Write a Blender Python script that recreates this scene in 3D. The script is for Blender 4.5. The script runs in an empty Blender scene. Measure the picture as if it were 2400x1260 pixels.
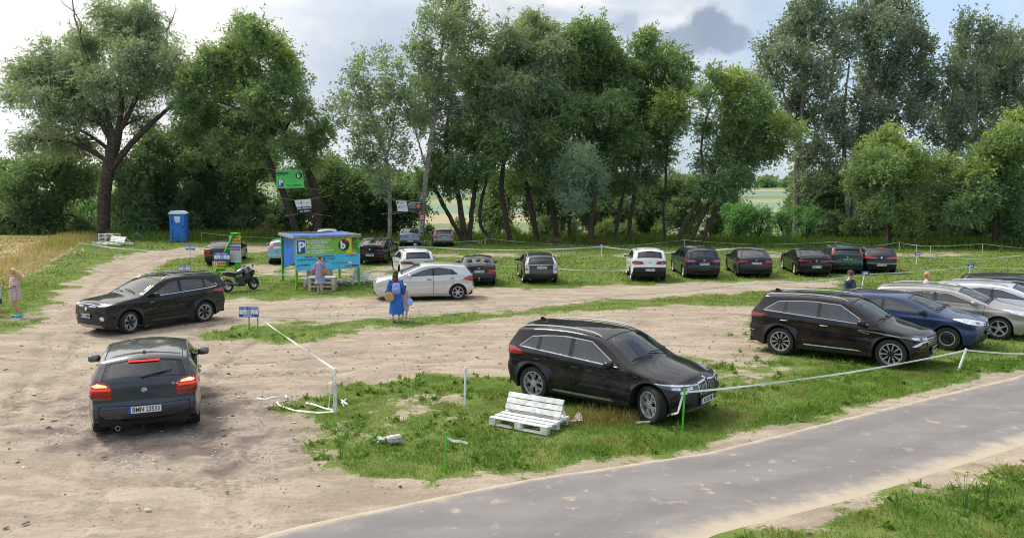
import bpy, bmesh, math, random
import numpy as np
from mathutils import Vector, Matrix
from mathutils.bvhtree import BVHTree
from math import sin, cos, pi, radians as R, hypot, atan2, sqrt

SC = bpy.context.scene
COL = SC.collection
rnd = random.Random(7)
F, YH, HC = 1779.0, 475.0, 4.0
PIT = math.atan((630 - YH) / F)

def sst(a, b, x):
 t = min(1, max(0, (x - a) / (b - a))); return t * t * (3 - 2 * t)
def terr(x, y):
 h = 0.5 * sst(38, 62, y) + 0.55 * sst(-8, -27, x) * sst(36, 58, y) - 0.15 * sst(6, 30, x) * sst(40, 60, y)
 if y > 82:
  h += (0.033 + 0.00002 * min(max(-x, -200), 300)) * (y - 82)
 return h
def ray(px, py):
 u = (px - 1200) / F; v = (630 - py) / F
 return Vector((u, cos(PIT) + v * sin(PIT), -sin(PIT) + v * cos(PIT)))
def gp(px, py):
 d = ray(px, py); z = 0.0
 for _ in range(12):
  t = (z - HC) / d.z
  x, y = d.x * t, d.y * t
  z = 0.5 * z + 0.5 * terr(x, y)
 return Vector((x, y, terr(x, y)))
def at(px, py, dist):
 d = ray(px, py); return Vector((d.x, d.y, d.z)) * (dist / d.y) + Vector((0, 0, HC))
def onground(x, y): return Vector((x, y, terr(x, y)))

# ---------------------------------------------------------------- materials
MATS = {}
def mat(name, col=(.5, .5, .5), rough=.6, metal=0.0, spec=None, coat=0.0, var=0.0, scale=8.0, bump=0.0, emit=None, es=0.0, dust=0.0):
 if name in MATS: return MATS[name]
 m = bpy.data.materials.new(name); m.use_nodes = True
 nt = m.node_tree; b = nt.nodes['Principled BSDF']
 b.inputs['Base Color'].default_value = (*col, 1); b.inputs['Roughness'].default_value = rough
 b.inputs['Metallic'].default_value = metal
 if spec is not None: b.inputs['Specular IOR Level'].default_value = spec
 if coat: b.inputs['Coat Weight'].default_value = coat; b.inputs['Coat Roughness'].default_value = .03
 if coat and max(col) < .02: b.inputs['Coat IOR'].default_value = 1.45; b.inputs['Specular IOR Level'].default_value = .05
 if emit: b.inputs['Emission Color'].default_value = (*emit, 1); b.inputs['Emission Strength'].default_value = es
 if var or bump or dust:
  tc = nt.nodes.new('ShaderNodeTexCoord'); nz = nt.nodes.new('ShaderNodeTexNoise')
  nz.inputs['Scale'].default_value = scale; nz.inputs['Detail'].default_value = 5
  nt.links.new(tc.outputs['Object'], nz.inputs['Vector'])
  if var:
   mx = nt.nodes.new('ShaderNodeMixRGB'); mx.blend_type = 'MIX'
   mx.inputs[1].default_value = (*[c * (1 - var) for c in col], 1); mx.inputs[2].default_value = (*[min(1, c * (1 + var)) for c in col], 1)
   cr = nt.nodes.new('ShaderNodeValToRGB'); cr.color_ramp.elements[0].position = .35; cr.color_ramp.elements[1].position = .65
   nt.links.new(nz.outputs['Fac'], cr.inputs[0]); nt.links.new(cr.outputs[0], mx.inputs[0]); nt.links.new(mx.outputs[0], b.inputs['Base Color'])
  if dust:
   # dried road dust: splashed patches of pale film over the paint
   mx = nt.nodes.new('ShaderNodeMixRGB'); mx.inputs[1].default_value = (*col, 1); mx.inputs[2].default_value = (.30, .25, .19, 1)
   mr = nt.nodes.new('ShaderNodeMapRange'); mr.inputs[1].default_value = .45; mr.inputs[2].default_value = .8; mr.inputs[4].default_value = dust
   nt.links.new(nz.outputs['Fac'], mr.inputs[0]); nt.links.new(mr.outputs[0], mx.inputs[0]); nt.links.new(mx.outputs[0], b.inputs['Base Color'])
   mr2 = nt.nodes.new('ShaderNodeMapRange'); mr2.inputs[1].default_value = .4; mr2.inputs[2].default_value = .8; mr2.inputs[3].default_value = .02; mr2.inputs[4].default_value = .12
   if coat: nt.links.new(nz.outputs['Fac'], mr2.inputs[0]); nt.links.new(mr2.outputs[0], b.inputs['Coat Roughness'])
  if bump:
   bp = nt.nodes.new('ShaderNodeBump'); bp.inputs['Strength'].default_value = bump; bp.inputs['Distance'].default_value = .02
   nt.links.new(nz.outputs['Fac'], bp.inputs['Height']); nt.links.new(bp.outputs[0], b.inputs['Normal'])
 MATS[name] = m; return m
def glassmat(name, tint=(.25, .3, .3), refl=1.0):
 if name in MATS: return MATS[name]
 m = bpy.data.materials.new(name); m.use_nodes = True; nt = m.node_tree; nt.nodes.clear()
 o = nt.nodes.new('ShaderNodeOutputMaterial'); mx = nt.nodes.new('ShaderNodeMixShader')
 t = nt.nodes.new('ShaderNodeBsdfTransparent'); g = nt.nodes.new('ShaderNodeBsdfGlossy'); fr = nt.nodes.new('ShaderNodeFresnel')
 fr.inputs['IOR'].default_value = 1.9
 t.inputs[0].default_value = (*tint, 1); g.inputs['Roughness'].default_value = .015; g.inputs[0].default_value = (.95, .97, 1, 1)
 nt.links.new(fr.outputs[0], mx.inputs[0]); nt.links.new(t.outputs[0], mx.inputs[1]); nt.links.new(g.outputs[0], mx.inputs[2]); nt.links.new(mx.outputs[0], o.inputs[0])
 MATS[name] = m; return m

# ---------------------------------------------------------------- objects
def link(o, parent=None):
 COL.objects.link(o)
 if parent is not None: o.parent = parent
 return o
def tag(o, label=None, cat=None, group=None, kind=None):
 if label: o['label'] = label
 if cat: o['category'] = cat
 if group: o['group'] = group
 if kind: o['kind'] = kind
 return o
def thing(name, label, cat, loc=(0, 0, 0), rz=0.0, group=None):
 o = bpy.data.objects.new(name, None); o.empty_display_size = .2
 o.location = loc; o.rotation_euler = (0, 0, rz); link(o)
 return tag(o, label, cat, group)
def mesh(name, v, f, mats, parent=None, mi=None, smooth=True, sharp=0.7, loc=None, nrm=None):
 me = bpy.data.meshes.new(name)
 me.from_pydata([tuple(p) for p in v], [], f)
 if not isinstance(mats, (list, tuple)): mats = [mats]
 for m in mats: me.materials.append(m)
 if mi is not None: me.polygons.foreach_set('material_index', mi)
 if smooth:
  me.polygons.foreach_set('use_smooth', [True] * len(me.polygons))
  if nrm is not None: me.normals_split_custom_set_from_vertices(nrm)
  elif sharp: me.set_sharp_from_angle(angle=sharp)
 me.update()
 o = bpy.data.objects.new(name, me); link(o, parent)
 if loc is not None: o.location = loc
 return o

class MB:
 def __init__(s): s.v = []; s.f = []; s.mi = []
 def add(s, v, f, m=0, M=None):
  n = len(s.v)
  for p in v:
   p = Vector(p); s.v.append(M @ p if M is not None else p)
  s.f += [tuple(i + n for i in q) for q in f]; s.mi += [m] * len(f); return s
 def box(s, c, d, m=0, rot=None, ch=0.0, M=None):
  hx, hy, hz = d[0] / 2, d[1] / 2, d[2] / 2
  T = Matrix.Translation(c)
  if rot is not None: T = T @ rot.to_4x4()
  if M is not None: T = M @ T
  ch = min(ch, hx * .9, hy * .9, hz * .9)
  if ch <= 0:
   v = [(x, y, z) for x in (-hx, hx) for y in (-hy, hy) for z in (-hz, hz)]
   f = [(0, 1, 3, 2), (4, 6, 7, 5), (0, 4, 5, 1), (2, 3, 7, 6), (0, 2, 6, 4), (1, 5, 7, 3)]
   return s.add(v, f, m, T)
  v = [];
  for x in (-1, 1):
   for y in (-1, 1):
    for z in (-1, 1):
     v += [(x * hx, y * (hy - ch), z * (hz - ch)), (x * (hx - ch), y * hy, z * (hz - ch)), (x * (hx - ch), y * (hy - ch), z * hz)]
  def I(x, y, z, a): return ((x > 0) * 4 + (y > 0) * 2 + (z > 0)) * 3 + a
  f = []
  for sx in (-1, 1): f.append([I(sx, -1, -1, 0), I(sx, 1, -1, 0), I(sx, 1, 1, 0), I(sx, -1, 1, 0)][::sx])
  for sy in (-1, 1): f.append([I(-1, sy, -1, 1), I(-1, sy, 1, 1), I(1, sy, 1, 1), I(1, sy, -1, 1)][::sy])
  for sz in (-1, 1): f.append([I(-1, -1, sz, 2), I(1, -1, sz, 2), I(1, 1, sz, 2), I(-1, 1, sz, 2)][::sz])
  for a in (-1, 1):
   for b in (-1, 1):
    f.append([I(a, b, -1, 0), I(a, b, -1, 1), I(a, b, 1, 1), I(a, b, 1, 0)][::a * b])
    f.append([I(a, -1, b, 2), I(a, -1, b, 0), I(a, 1, b, 0), I(a, 1, b, 2)][::a * b])
    f.append([I(-1, a, b, 1), I(-1, a, b, 2), I(1, a, b, 2), I(1, a, b, 1)][::a * b])
    for c2 in (-1, 1): f.append([I(a, b, c2, 0), I(a, b, c2, 1), I(a, b, c2, 2)][::a * b * c2])
  return s.add(v, [tuple(q) for q in f], m, T)
 def tube(s, pts, r, n=8, m=0, cap=True, flat=1.0):
  pts = [Vector(p) for p in pts]
  rs = r if isinstance(r, (list, tuple)) else [r] * len(pts)
  b = len(s.v); up = None
  for i, p in enumerate(pts):
   t = (pts[min(i + 1, len(pts) - 1)] - pts[max(i - 1, 0)]).normalized()
   if up is None: up = t.orthogonal().normalized() if abs(t.z) > .9 else Vector((0, 0, 1)).cross(t).normalized()
   a = (up - t * up.dot(t)).normalized(); c = t.cross(a); up = a
   for k in range(n):
    q = 2 * pi * k / n; s.v.append(p + a * cos(q) * rs[i] + c * sin(q) * rs[i] * flat)
  for i in range(len(pts) - 1):
   for k in range(n):
    s.f.append((b + i * n + k, b + i * n + (k + 1) % n, b + (i + 1) * n + (k + 1) % n, b + (i + 1) * n + k)); s.mi.append(m)
  if cap:
   s.f.append(tuple(b + k for k in range(n))[::-1]); s.mi.append(m)
   e = b + (len(pts) - 1) * n; s.f.append(tuple(e + k for k in range(n))); s.mi.append(m)
  return s
 def lathe(s, prof, n=24, m=0, axis='z', M=None, closed=False):
  v = []; f = []
  for r, h in prof:
   for k in range(n):
    a = 2 * pi * k / n
    if axis == 'z': v.append((r * cos(a), r * sin(a), h))
    elif axis == 'y': v.append((r * cos(a), h, r * sin(a)))
    else: v.append((h, r * cos(a), r * sin(a)))
  N = len(prof)
  for i in range(N - (0 if closed else 1)):
   j = (i + 1) % N
   for k in range(n): f.append((i * n + k, i * n + (k + 1) % n, j * n + (k + 1) % n, j * n + k))
  return s.add(v, f, m, M)
 def sell(s, c, r, e=.5, nu=16, nv=10, m=0, M=None, e2=None):
  e2 = e if e2 is None else e2
  def p(w, q): return math.copysign(abs(w) ** q, w)
  v = []; f = []
  for j in range(nv + 1):
   a = -pi / 2 + pi * j / nv
   for i in range(nu):
    b = 2 * pi * i / nu
    v.append((c[0] + r[0] * p(cos(a), e2) * p(cos(b), e), c[1] + r[1] * p(cos(a), e2) * p(sin(b), e), c[2] + r[2] * p(sin(a), e2)))
  for j in range(nv):
   for i in range(nu): f.append((j * nu + i, j * nu + (i + 1) % nu, (j + 1) * nu + (i + 1) % nu, (j + 1) * nu + i))
  return s.add(v, f, m, M)
 def poly(s, pts, m=0, M=None): return s.add(pts, [tuple(range(len(pts)))], m, M)
 def prism(s, pts, d, m=0, M=None):
  # pts: outline in local xz plane, extruded along +-d/2 in y
  n = len(pts); v = [(p[0], -d / 2, p[1]) for p in pts] + [(p[0], d / 2, p[1]) for p in pts]
  f = [tuple(range(n)), tuple(range(2 * n - 1, n - 1, -1))] + [(i, i + n, (i + 1) % n + n, (i + 1) % n)[::1] for i in range(n)]
  f[0] = f[0];
  return s.add(v, f, m, M)
 def build(s, name, mats, parent=None, smooth=True, sharp=.6, loc=None):
  o = mesh(name, s.v, s.f, mats, parent, s.mi, smooth, sharp, loc)
  return o
def fixn(o):
 bm = bmesh.new(); bm.from_mesh(o.data); bmesh.ops.recalc_face_normals(bm, faces=bm.faces); bm.to_mesh(o.data); bm.free(); return o

_txtcache = {}
def text_mesh(body, size=1.0, align='CENTER', bold=0.0, ext=0.002, xs=1.0):
 k = (body, size, align, bold, xs)
 if k in _txtcache: return _txtcache[k]
 c = bpy.data.curves.new('lettering', 'FONT'); c.body = body; c.size = size; c.align_x = align; c.align_y = 'CENTER'; c.offset = bold; c.extrude = ext; c.resolution_u = 3
 o = bpy.data.objects.new('lettering', c); COL.objects.link(o)
 dg = bpy.context.evaluated_depsgraph_get(); me = bpy.data.meshes.new_from_object(o.evaluated_get(dg))
 bpy.data.objects.remove(o); bpy.data.curves.remove(c)
 if xs != 1.0:
  for v in me.vertices: v.co.x *= xs
 _txtcache[k] = me; return me
def text(body, size, m, parent, loc, rot=None, bold=0.0, xs=1.0, align='CENTER', name='lettering'):
 """flat lettering; rot: Matrix 3x3 whose columns are right, up, out"""
 me = text_mesh(body, size, align, bold, .002, xs).copy(); me.materials.clear(); me.materials.append(m)
 o = bpy.data.objects.new(name, me); link(o, parent)
 M = Matrix.Translation(loc)
 if rot is not None: M = M @ rot.to_4x4()
 o.matrix_local = M; return o
def frame(right, up):
 r = Vector(right).normalized(); u = Vector(up); u = (u - r * u.dot(r)).normalized(); n = r.cross(u)
 return Matrix((r, u, n)).transposed()
def inpoly(p, P):
 x, y = p; c = False; n = len(P); j = n - 1
 for i in range(n):
  xi, yi = P[i]; xj, yj = P[j]
  if (yi > y) != (yj > y) and x < (xj - xi) * (y - yi) / (yj - yi) + xi: c = not c
  j = i
 return c
# ================================================================= CARS
BLK = mat('black_plastic', (.018, .018, .019), .55, var=.25, scale=6)
RUB = mat('tyre_rubber', (.020, .019, .018), .85, var=.3, scale=12)
DRK = mat('dark_cavity', (.008, .008, .008), .9)
CHR = mat('chrome', (.75, .76, .78), .12, 1.0)
ALU = mat('alloy', (.52, .53, .55), .30, .6)
ALUD = mat('dark_alloy', (.045, .045, .05), .35, .8)
STEEL = mat('steel_wheel', (.012, .012, .013), .6)
REDL = mat('red_lens', (.30, .008, .012), .12, coat=1.0, var=.35, scale=25)
REDLIT = mat('red_lens_lit', (.5, .01, .01), .2, emit=(1, .05, .03), es=.45)
REDBR = mat('lit_brake_bulb', (.9, .2, .1), .3, emit=(1, .28, .12), es=2.2)
CLRL = mat('clear_lens', (.62, .66, .70), .08, .4, coat=1.0, var=.3, scale=22)
DRKL = mat('dark_lens', (.05, .055, .06), .08, .3, coat=1.0)
ORGL = mat('amber_lens', (.6, .18, .02), .2, coat=1)
PLW = mat('plate_white', (.72, .73, .74), .4)
PLB = mat('plate_blue', (.02, .06, .30), .4)
PLG = mat('plate_green', (.18, .55, .25), .4)
PLK = mat('plate_ink', (.012, .012, .012), .5)
SEAT = mat('seat_cloth', (.21, .21, .215), .9, var=.3)
SEATL = mat('seat_beige', (.30, .27, .23), .9, var=.2)
DASH = mat('dashboard', (.065, .065, .068), .7)
SILV = mat('silver_trim', (.42, .43, .45), .35, .8)
GLS = glassmat('window_glass', (.66, .73, .74))
GLSD = glassmat('tinted_glass', (.12, .135, .145))
GLSW = glassmat('windscreen_glass', (.80, .86, .83))
MIRG = mat('mirror_glass', (.16, .17, .18), .04, 1.0)

def fillet(P, ds):
 pts = [Vector((p[0], p[1])) for p in P]; out = [pts[0]]
 for i in range(1, len(pts) - 1):
  a, b, c = pts[i - 1], pts[i], pts[i + 1]; f = P[i][2] if len(P[i]) > 2 else .06
  la, lc = (a - b).length, (c - b).length
  fa, fc = min(f, la * .48), min(f, lc * .48)
  p0 = b + (a - b) * (fa / la); p2 = b + (c - b) * (fc / lc)
  for k in range(7):
   t = k / 6; out.append(p0 * (1 - t) ** 2 + b * 2 * t * (1 - t) + p2 * t * t)
 out.append(pts[-1])
 L = [0]
 for i in range(1, len(out)): L.append(L[-1] + (out[i] - out[i - 1]).length)
 n = max(8, int(L[-1] / ds)); xs = np.interp(np.linspace(0, L[-1], n + 1), L, [p.x for p in out]); zs = np.interp(np.linspace(0, L[-1], n + 1), L, [p.y for p in out])
 return np.stack([xs, zs], 1)

_wheel = {}
def wheel_meshes(r, style, w):
 k = (round(r, 3), style, w)
 if k in _wheel: return _wheel[k]
 rr = r * .70 if style != 'steel' else r * .60
 t = MB(); hw = w / 2; N = 40
 t.lathe([(rr, -hw * .8), (rr + .015, -hw * .95), (r * .88, -hw), (r * .965, -hw * .93), (r * .993, -hw * .78), (r, -hw * .4), (r, hw * .4), (r * .993, hw * .78), (r * .965, hw * .93), (r * .88, hw), (rr + .015, hw * .95), (rr, hw * .8)], N, 0, 'y')
 for gy in (-.45, -.15, .15, .45):  # tread grooves
  t.lathe([(r + .0015, hw * gy - .004), (r + .0015, hw * gy + .004)], N, 1, 'y')
 tm = t
 q = MB()
 q.lathe([(rr + .004, -hw * .8), (rr + .006, hw * .86), (rr - .012, hw * .88), (rr - .022, hw * .70), (rr - .03, -hw * .6)], 36, 0, 'y')
 q.lathe([(rr - .02, -hw * .1), (.001, -hw * .1)], 36, 1, 'y')           # dark behind
 q.lathe([(rr * .62, 0.0), (rr * .62, .012), (.05, .014)], 30, 2, 'y')     # brake disc
 def spoke(a0, w0, w1, r0, r1, m, y0=.80, y1=.72, skew=0.0):
  n = 4; vs = []
  for i in range(n + 1):
   tt = i / n; rad = r0 + (r1 - r0) * tt; ww = w0 + (w1 - w0) * tt; a = a0 + skew * tt
   yy = hw * (y1 + (y0 - y1) * tt) ; d = Vector((cos(a), 0, sin(a))); p = Vector((-sin(a), 0, cos(a)))
   for s_, dy in ((-1, -.035), (-.55, 0), (.55, 0), (1, -.035)): vs.append(d * rad + p * (ww * s_ / 2) + Vector((0, yy + dy, 0)))
  fs = [(i * 4 + k, i * 4 + k + 1, i * 4 + k + 5, i * 4 + k + 4) for i in range(n) for k in range(3)]
  q.add(vs, fs, m)
 hubm = 0
 if style == 'y5':        # five Y-shaped twin spokes, bright
  for i in range(5):
   a = 2 * pi * i / 5 + .3
   spoke(a, .040, .030, .05, rr * .55, 0)
   for s_ in (-1, 1): spoke(a, .021, .021, rr * .45, rr - .01, 0, .84, .76, s_ * .30); spoke(a + s_ * .22, .017, .017, rr * .30, rr - .01, 0, .82, .74, s_ * .2)
 elif style == 'ten':     # ten bright blades on black
  hubm = 3
  for i in range(10):
   a = 2 * pi * i / 10; spoke(a + .1, .026, .052, .07, rr - .012, 0)
 elif style == 'snow':    # thin branching bright spokes on black
  hubm = 3
  for i in range(6):
   a = 2 * pi * i / 6; spoke(a, .026, .020, .05, rr - .01, 0)
   for s_ in (-1, 1): spoke(a, .018, .018, rr * .5, rr - .01, 0, .84, .8, s_ * .32)
 elif style == 'six':
  for i in range(6): spoke(2 * pi * i / 6, .060, .042, .05, rr - .01, 0)
 elif style == 'five':
  for i in range(5):
   a = 2 * pi * i / 5 + .2; spoke(a, .070, .055, .05, rr - .01, 0)
 elif style == 'twin7':
  for i in range(7):
   a = 2 * pi * i / 7
   for s_ in (-1, 1): spoke(a + s_ * .10, .03, .03, .06, rr - .01, 0)
 elif style == 'dark5':
  hubm = 3
  for i in range(5): spoke(2 * pi * i / 5 + .2, .08, .06, .05, rr - .01, 3)
 elif style == 'steel':
  hubm = 3
  q.lathe([(rr - .02, hw * .55), (rr * .75, hw * .62), (rr * .55, hw * .75), (rr * .35, hw * .62), (.01, hw * .60)], 36, 3, 'y')
  for i in range(10):
   a = 2 * pi * i / 10; q.lathe([(.022, 0), (.001, .004)], 8, 1, 'y', Matrix.Translation((cos(a) * rr * .68, hw * .68, sin(a) * rr * .68)))
 q.lathe([(.078, hw * .60), (.072, hw * .79), (.03, hw * .82), (.001, hw * .82)], 20, hubm, 'y')
 for i in range(5):
  a = 2 * pi * i / 5; q.lathe([(.010, hw * .80), (.001, hw * .83)], 6, 1, 'y', Matrix.Translation((cos(a) * .055, 0, sin(a) * .055)))
 _wheel[k] = (tm, q); return _wheel[k]
def wheel(parent, r, style, w, loc, side, steer=0.0, roll=0.0):
 tm, q = wheel_meshes(r, style, w)
 root = bpy.data.objects.new('wheel', None); link(root, parent); root.location = loc; root.rotation_euler = (0, 0, steer + (0 if side > 0 else pi))
 key = ('wo', round(r, 3), style, w)
 if key not in _wheel:
  a = tm.build('tyre', [RUB, DRK], root); b = fixn(q.build('rim', [ALU if style not in ('dark5',) else ALUD, DRK, STEEL, ALUD], root, sharp=.5)); fixn(a)
  _wheel[key] = (a.data, b.data)
 else:
  for nm, d in zip(('tyre', 'rim'), _wheel[key]):
   o = bpy.data.objects.new(nm, d); link(o, root)
 for o in root.children: o.rotation_euler = (0, roll, 0)
 return root

def make_P(s):
 g = s['gc']; L = s['L']; nz = s.get('nose', .78); bz = s.get('bump', .48); tz = s.get('tail', .90); rb = s.get('rbump', .62)
 a = s.get('cf', .12) * .85; q = s.get('cr', .11) * .85; L = L - q
 hz = nz + (s['cowl'][1] - nz) * .42
 P = [(.20 + a, g, .02), (.05 + a, g + .09, .07), (a, bz, .16), (.02 + a, nz - .12, .08), (.07 + a, nz - .01, .10), (.50, hz, .35)]
 P += [(s['cowl'][0], s['cowl'][1], .10)]
 P += [(s['rf'][0], s['rf'][1], .30)]
 P += [(p[0], p[1], .45) for p in s['roof']]
 P += [(s['rr'][0], s['rr'][1], s.get('rrf', .07))]
 P += [(s['gb'][0], s['gb'][1], s.get('gbf', .10))]
 P += [(p[0], p[1], p[2] if len(p) > 2 else .08) for p in s.get('deck', [])]
 P += [(L - .05, tz, .10), (L - .035, rb + .03, .05), (L, rb - .02, .05), (L - .01, rb - .17, .10), (L - .12, g + s.get('rlift', .13), .03)]
 return P

def build_car(s, root):
 ds = s.get('ds', .045); L, W, g, r = s['L'], s['W'], s['gc'], s['r']
 hw = W / 2; xF = s['wb'] / 2 + s['fo']; xR = xF - L; wbx = s['wb'] / 2
 X = lambda u: xF - u
 P = [(X(p[0]),) + tuple(p[1:]) for p in make_P(s)]
 C = fillet(P, ds); n = len(C)
 T = np.gradient(C, axis=0); T /= np.linalg.norm(T, axis=1)[:, None]
 Nn = np.stack([-T[:, 1], T[:, 0]], 1)            # profile runs front->rear: outward = up
 if Nn[n // 2, 1] < 0: Nn = -Nn
 Ns = Nn.copy(); kk = max(1, int(.10 / ds))
 for _ in range(3):
  Q = Ns.copy()
  for d in range(1, kk + 1):
   Q[d:] += Ns[:-d]; Q[:-d] += Ns[d:]
  Ns = Q / np.linalg.norm(Q, axis=1)[:, None]
 re = s.get('re', .075); rad = np.full(n, re)
 fade = np.minimum(1, np.minimum(np.arange(n), np.arange(n)[::-1]) * ds / .15); rad = rad * (.25 + .75 * fade)
 crown = .05 * np.maximum(0, Ns[:, 1]) + s.get('cf', .12) * np.maximum(0, Ns[:, 0]) + s.get('cr', .11) * np.maximum(0, -Ns[:, 0])
 crown *= .4 + .6 * fade
 D = C - Ns * rad[:, None]; D[:, 1] = np.maximum(D[:, 1], g)
 def key(p): q = np.array((X(p[0]), p[1])); return int(np.argmin(((C - q) ** 2).sum(1)))
 ic, irf, irr, igb = key(s['cowl']), key(s['rf']), key(s['rr']), key(s['gb'])
 ihood = key((.17, s.get('nose', .78))); ibr = key((L - .13, s.get('rbump', .62) + .03))
 # ---- side envelope
 bf, brr = s['belt']; tumb = math.tan(R(s.get('tumble', 20)))
 uA = s['cowl'][0]
 def belt(x):
  u = xF - x; return bf + (brr - bf) * min(1, max(0, (u - uA) / (L - uA - .4)))
 xf0, xr0 = wbx - .15, -wbx + .1
 pf, pr = s.get('pf', .12), s.get('pr', .13); chz = s.get('char', None); ra = r + s.get('archgap', .05)
 def Y(x, z):
  k = 1.0
  if x > xf0: k -= pf * ((x - xf0) / (xF - xf0)) ** 2.4
  if x < xr0: k -= pr * ((xr0 - x) / (xr0 - xR)) ** 2.6
  b = belt(x); y = hw * k; zm = .52
  if z < zm: y -= .055 * ((zm - z) / (zm - g)) ** 2
  elif z <= b: y -= .022 * ((z - zm) / (b - zm)) ** 2
  else:
   d = z - b; y -= .022 + tumb * d * min(1, .55 + d / .25) * 1.0 if d < .1125 else .022 + tumb * (d)
  if chz:
   zc = chz + (b - bf) * .8; dz = z - zc
   y += .016 * math.exp(-(dz / (.035 if dz > 0 else .11)) ** 2) - .012 * math.exp(-((dz + .2) / .09) ** 2)
  for xa in (wbx, -wbx):
   dd = hypot(x - xa, z - r) - ra
   if dd < .16: y += s.get('flare', .022) * (1 - max(0, dd) / .16) ** 2
  return y
 # ---- bottom outline (rear -> front) with wheel arches
 zb = g + .015; B = []
 xs_ = D[-1][0]; xe_ = D[0][0]
 def arch(xa):
  dz = zb - r; h = sqrt(max(1e-4, ra * ra - dz * dz)); a0 = atan2(dz, -h);
  m = max(10, int(pi * ra / ds)); lg = [.0, .33, .66]
  return [(xa - ra - .12 * (r - zb) * (1 - k), zb + (r - zb) * k) for k in lg] + [(xa - ra * cos(pi * k / m), r + ra * sin(pi * k / m)) for k in range(m + 1)] + [(xa + ra + .12 * (r - zb) * (1 - k), zb + (r - zb) * k) for k in lg[::-1]]
 def seg(xa, xb):
  m = max(2, int(abs(xb - xa) / ds)); return [(xa + (xb - xa) * k / m, zb) for k in range(m + 1)]
 A1, A2 = arch(-wbx), arch(wbx)
 s1 = seg(xs_, A1[0][0])[1:-1]; z0 = D[-1][1]; s1 = [(p[0], z0 + (zb - z0) * (k + 1) / (len(s1) + 1)) for k, p in enumerate(s1)]
 s3 = seg(A2[-1][0], xe_)[1:-1]; z1 = D[0][1]; s3 = [(p[0], zb + (z1 - zb) * (k + 1) / (len(s3) + 1)) for k, p in enumerate(s3)]
 B = s1 + A1 + seg(A1[-1][0], A2[0][0])[1:-1] + A2 + s3
 archset = set(range(len(s1), len(s1) + len(A1))) | set(range(len(B) - len(s3) - len(A2), len(B) - len(s3)))
 O = [tuple(p) for p in D] + B; no = len(O)
 e = .26
 kf, kr = int(np.argmax(D[:, 0])), int(np.argmin(D[:, 0])); Dm = D[kf:kr + 1][::-1]; Bm = np.array([tuple(p) for p in D[kr + 1:]] + B + [tuple(p) for p in D[:kf]])
 def topz(x): return float(np.interp(x, Dm[:, 0], Dm[:, 1]))
 Bs = Bm[np.argsort(Bm[:, 0])]
 def botz(x): return float(np.interp(x, Bs[:, 0], Bs[:, 1]))
 nr = s.get('rings', 12)
 bm = bmesh.new(); lk = bm.faces.layers.int.new('k'); li = bm.faces.layers.int.new('i'); lt = bm.faces.layers.int.new('t')
 sidev = {}
 for sd in (1, -1):
  rings = []
  for i, (x, z) in enumerate(O):
   xt = min(max(x, xR + e), xF - e); S = (xt, (topz(xt) + botz(xt)) * .5 + (0.03 if True else 0))
   dl = hypot(S[0] - x, S[1] - z); t1 = min(.05 / max(dl, .01), .25)
   ts = [0, t1] + [t1 + (1 - t1) * (k / (nr - 1)) for k in range(1, nr)]
   col = []
   for t in ts:
    px, pz = x + (S[0] - x) * t, z + (S[1] - z) * t
    col.append(bm.verts.new((px, sd * Y(px, pz), pz)))
   rings.append(col)
  for i in range(no):
   j = (i + 1) % no
   for k in range(len(rings[0]) - 1):
    q = (rings[i][k], rings[j][k], rings[j][k + 1], rings[i][k + 1])
    if (q[2].co - q[3].co).length < 1e-6: q = q[:3]
    try: f = bm.faces.new(q if sd < 0 else q[::-1])
    except ValueError: continue
    f[lk] = 1; f[li] = i; f[lt] = k
  sidev[sd] = rings
  # flange + wheel-well liner
  prev = None
  for b in range(len(B) + 2):
   i = (n - 1 + b) % no; v = rings[i][0]; isA = (b - 1) in archset
   w1 = bm.verts.new((v.co.x, v.co.y - sd * .035, v.co.z)); w2 = bm.verts.new((v.co.x, v.co.y - sd * (.30 if isA else .06), v.co.z + (0 if isA else .02)))
   if prev:
    for q in ((prev[0], v, w1, prev[1]), (prev[1], w1, w2, prev[2])):
     f = bm.faces.new(q if sd > 0 else q[::-1]); f[lk] = 2
   prev = (v, w1, w2)
 # ---- blanket
 nc = s.get('cols', 9); hl = [None] * n
 phis = [R(22), R(45), R(68), R(90)]
 tcol = {}
 for i in range(n):
  x, z = D[i]; y0 = Y(x, z); rr_ = rad[i]; nn = Ns[i]
  left = [sidev[1][i][0]]; right = [sidev[-1][i][0]]
  for ph in phis:
   a = rr_ * sin(ph); yy = y0 - rr_ * (1 - cos(ph))
   px, pz = x + nn[0] * a, z + nn[1] * a
   left.append(bm.verts.new((px, yy, pz))); right.append(bm.verts.new((px, -yy, pz)))
  ye = y0 - rr_; row = left[:]
  for c in range(1, 2 * nc):
   t = 1 - c / nc; h = crown[i] * (1 - t * t); px, pz = C[i][0] + nn[0] * h, C[i][1] + nn[1] * h
   row.append(bm.verts.new((px, ye * t, pz)))
  row += right[::-1]; hl[i] = row
 m = len(hl[0])
 for i in range(n - 1):
  for c in range(m - 1):
   f = bm.faces.new((hl[i][c], hl[i][c + 1], hl[i + 1][c + 1], hl[i + 1][c])[::-1]); f[lk] = 0; f[li] = i; f[lt] = c
 bm.normal_update()
 bmesh.ops.recalc_face_normals(bm, faces=[f for f in bm.faces if f[lk] < 2])
 # ---- cut side openings
 def U(pl): return [(X(p[0]), p[1]) for p in pl]
 dlo = U(s['dlo']); wins = [(nm, U(p)) for nm, p in s['wins']]; doors = [U(p) for p in s['doors']]
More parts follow.
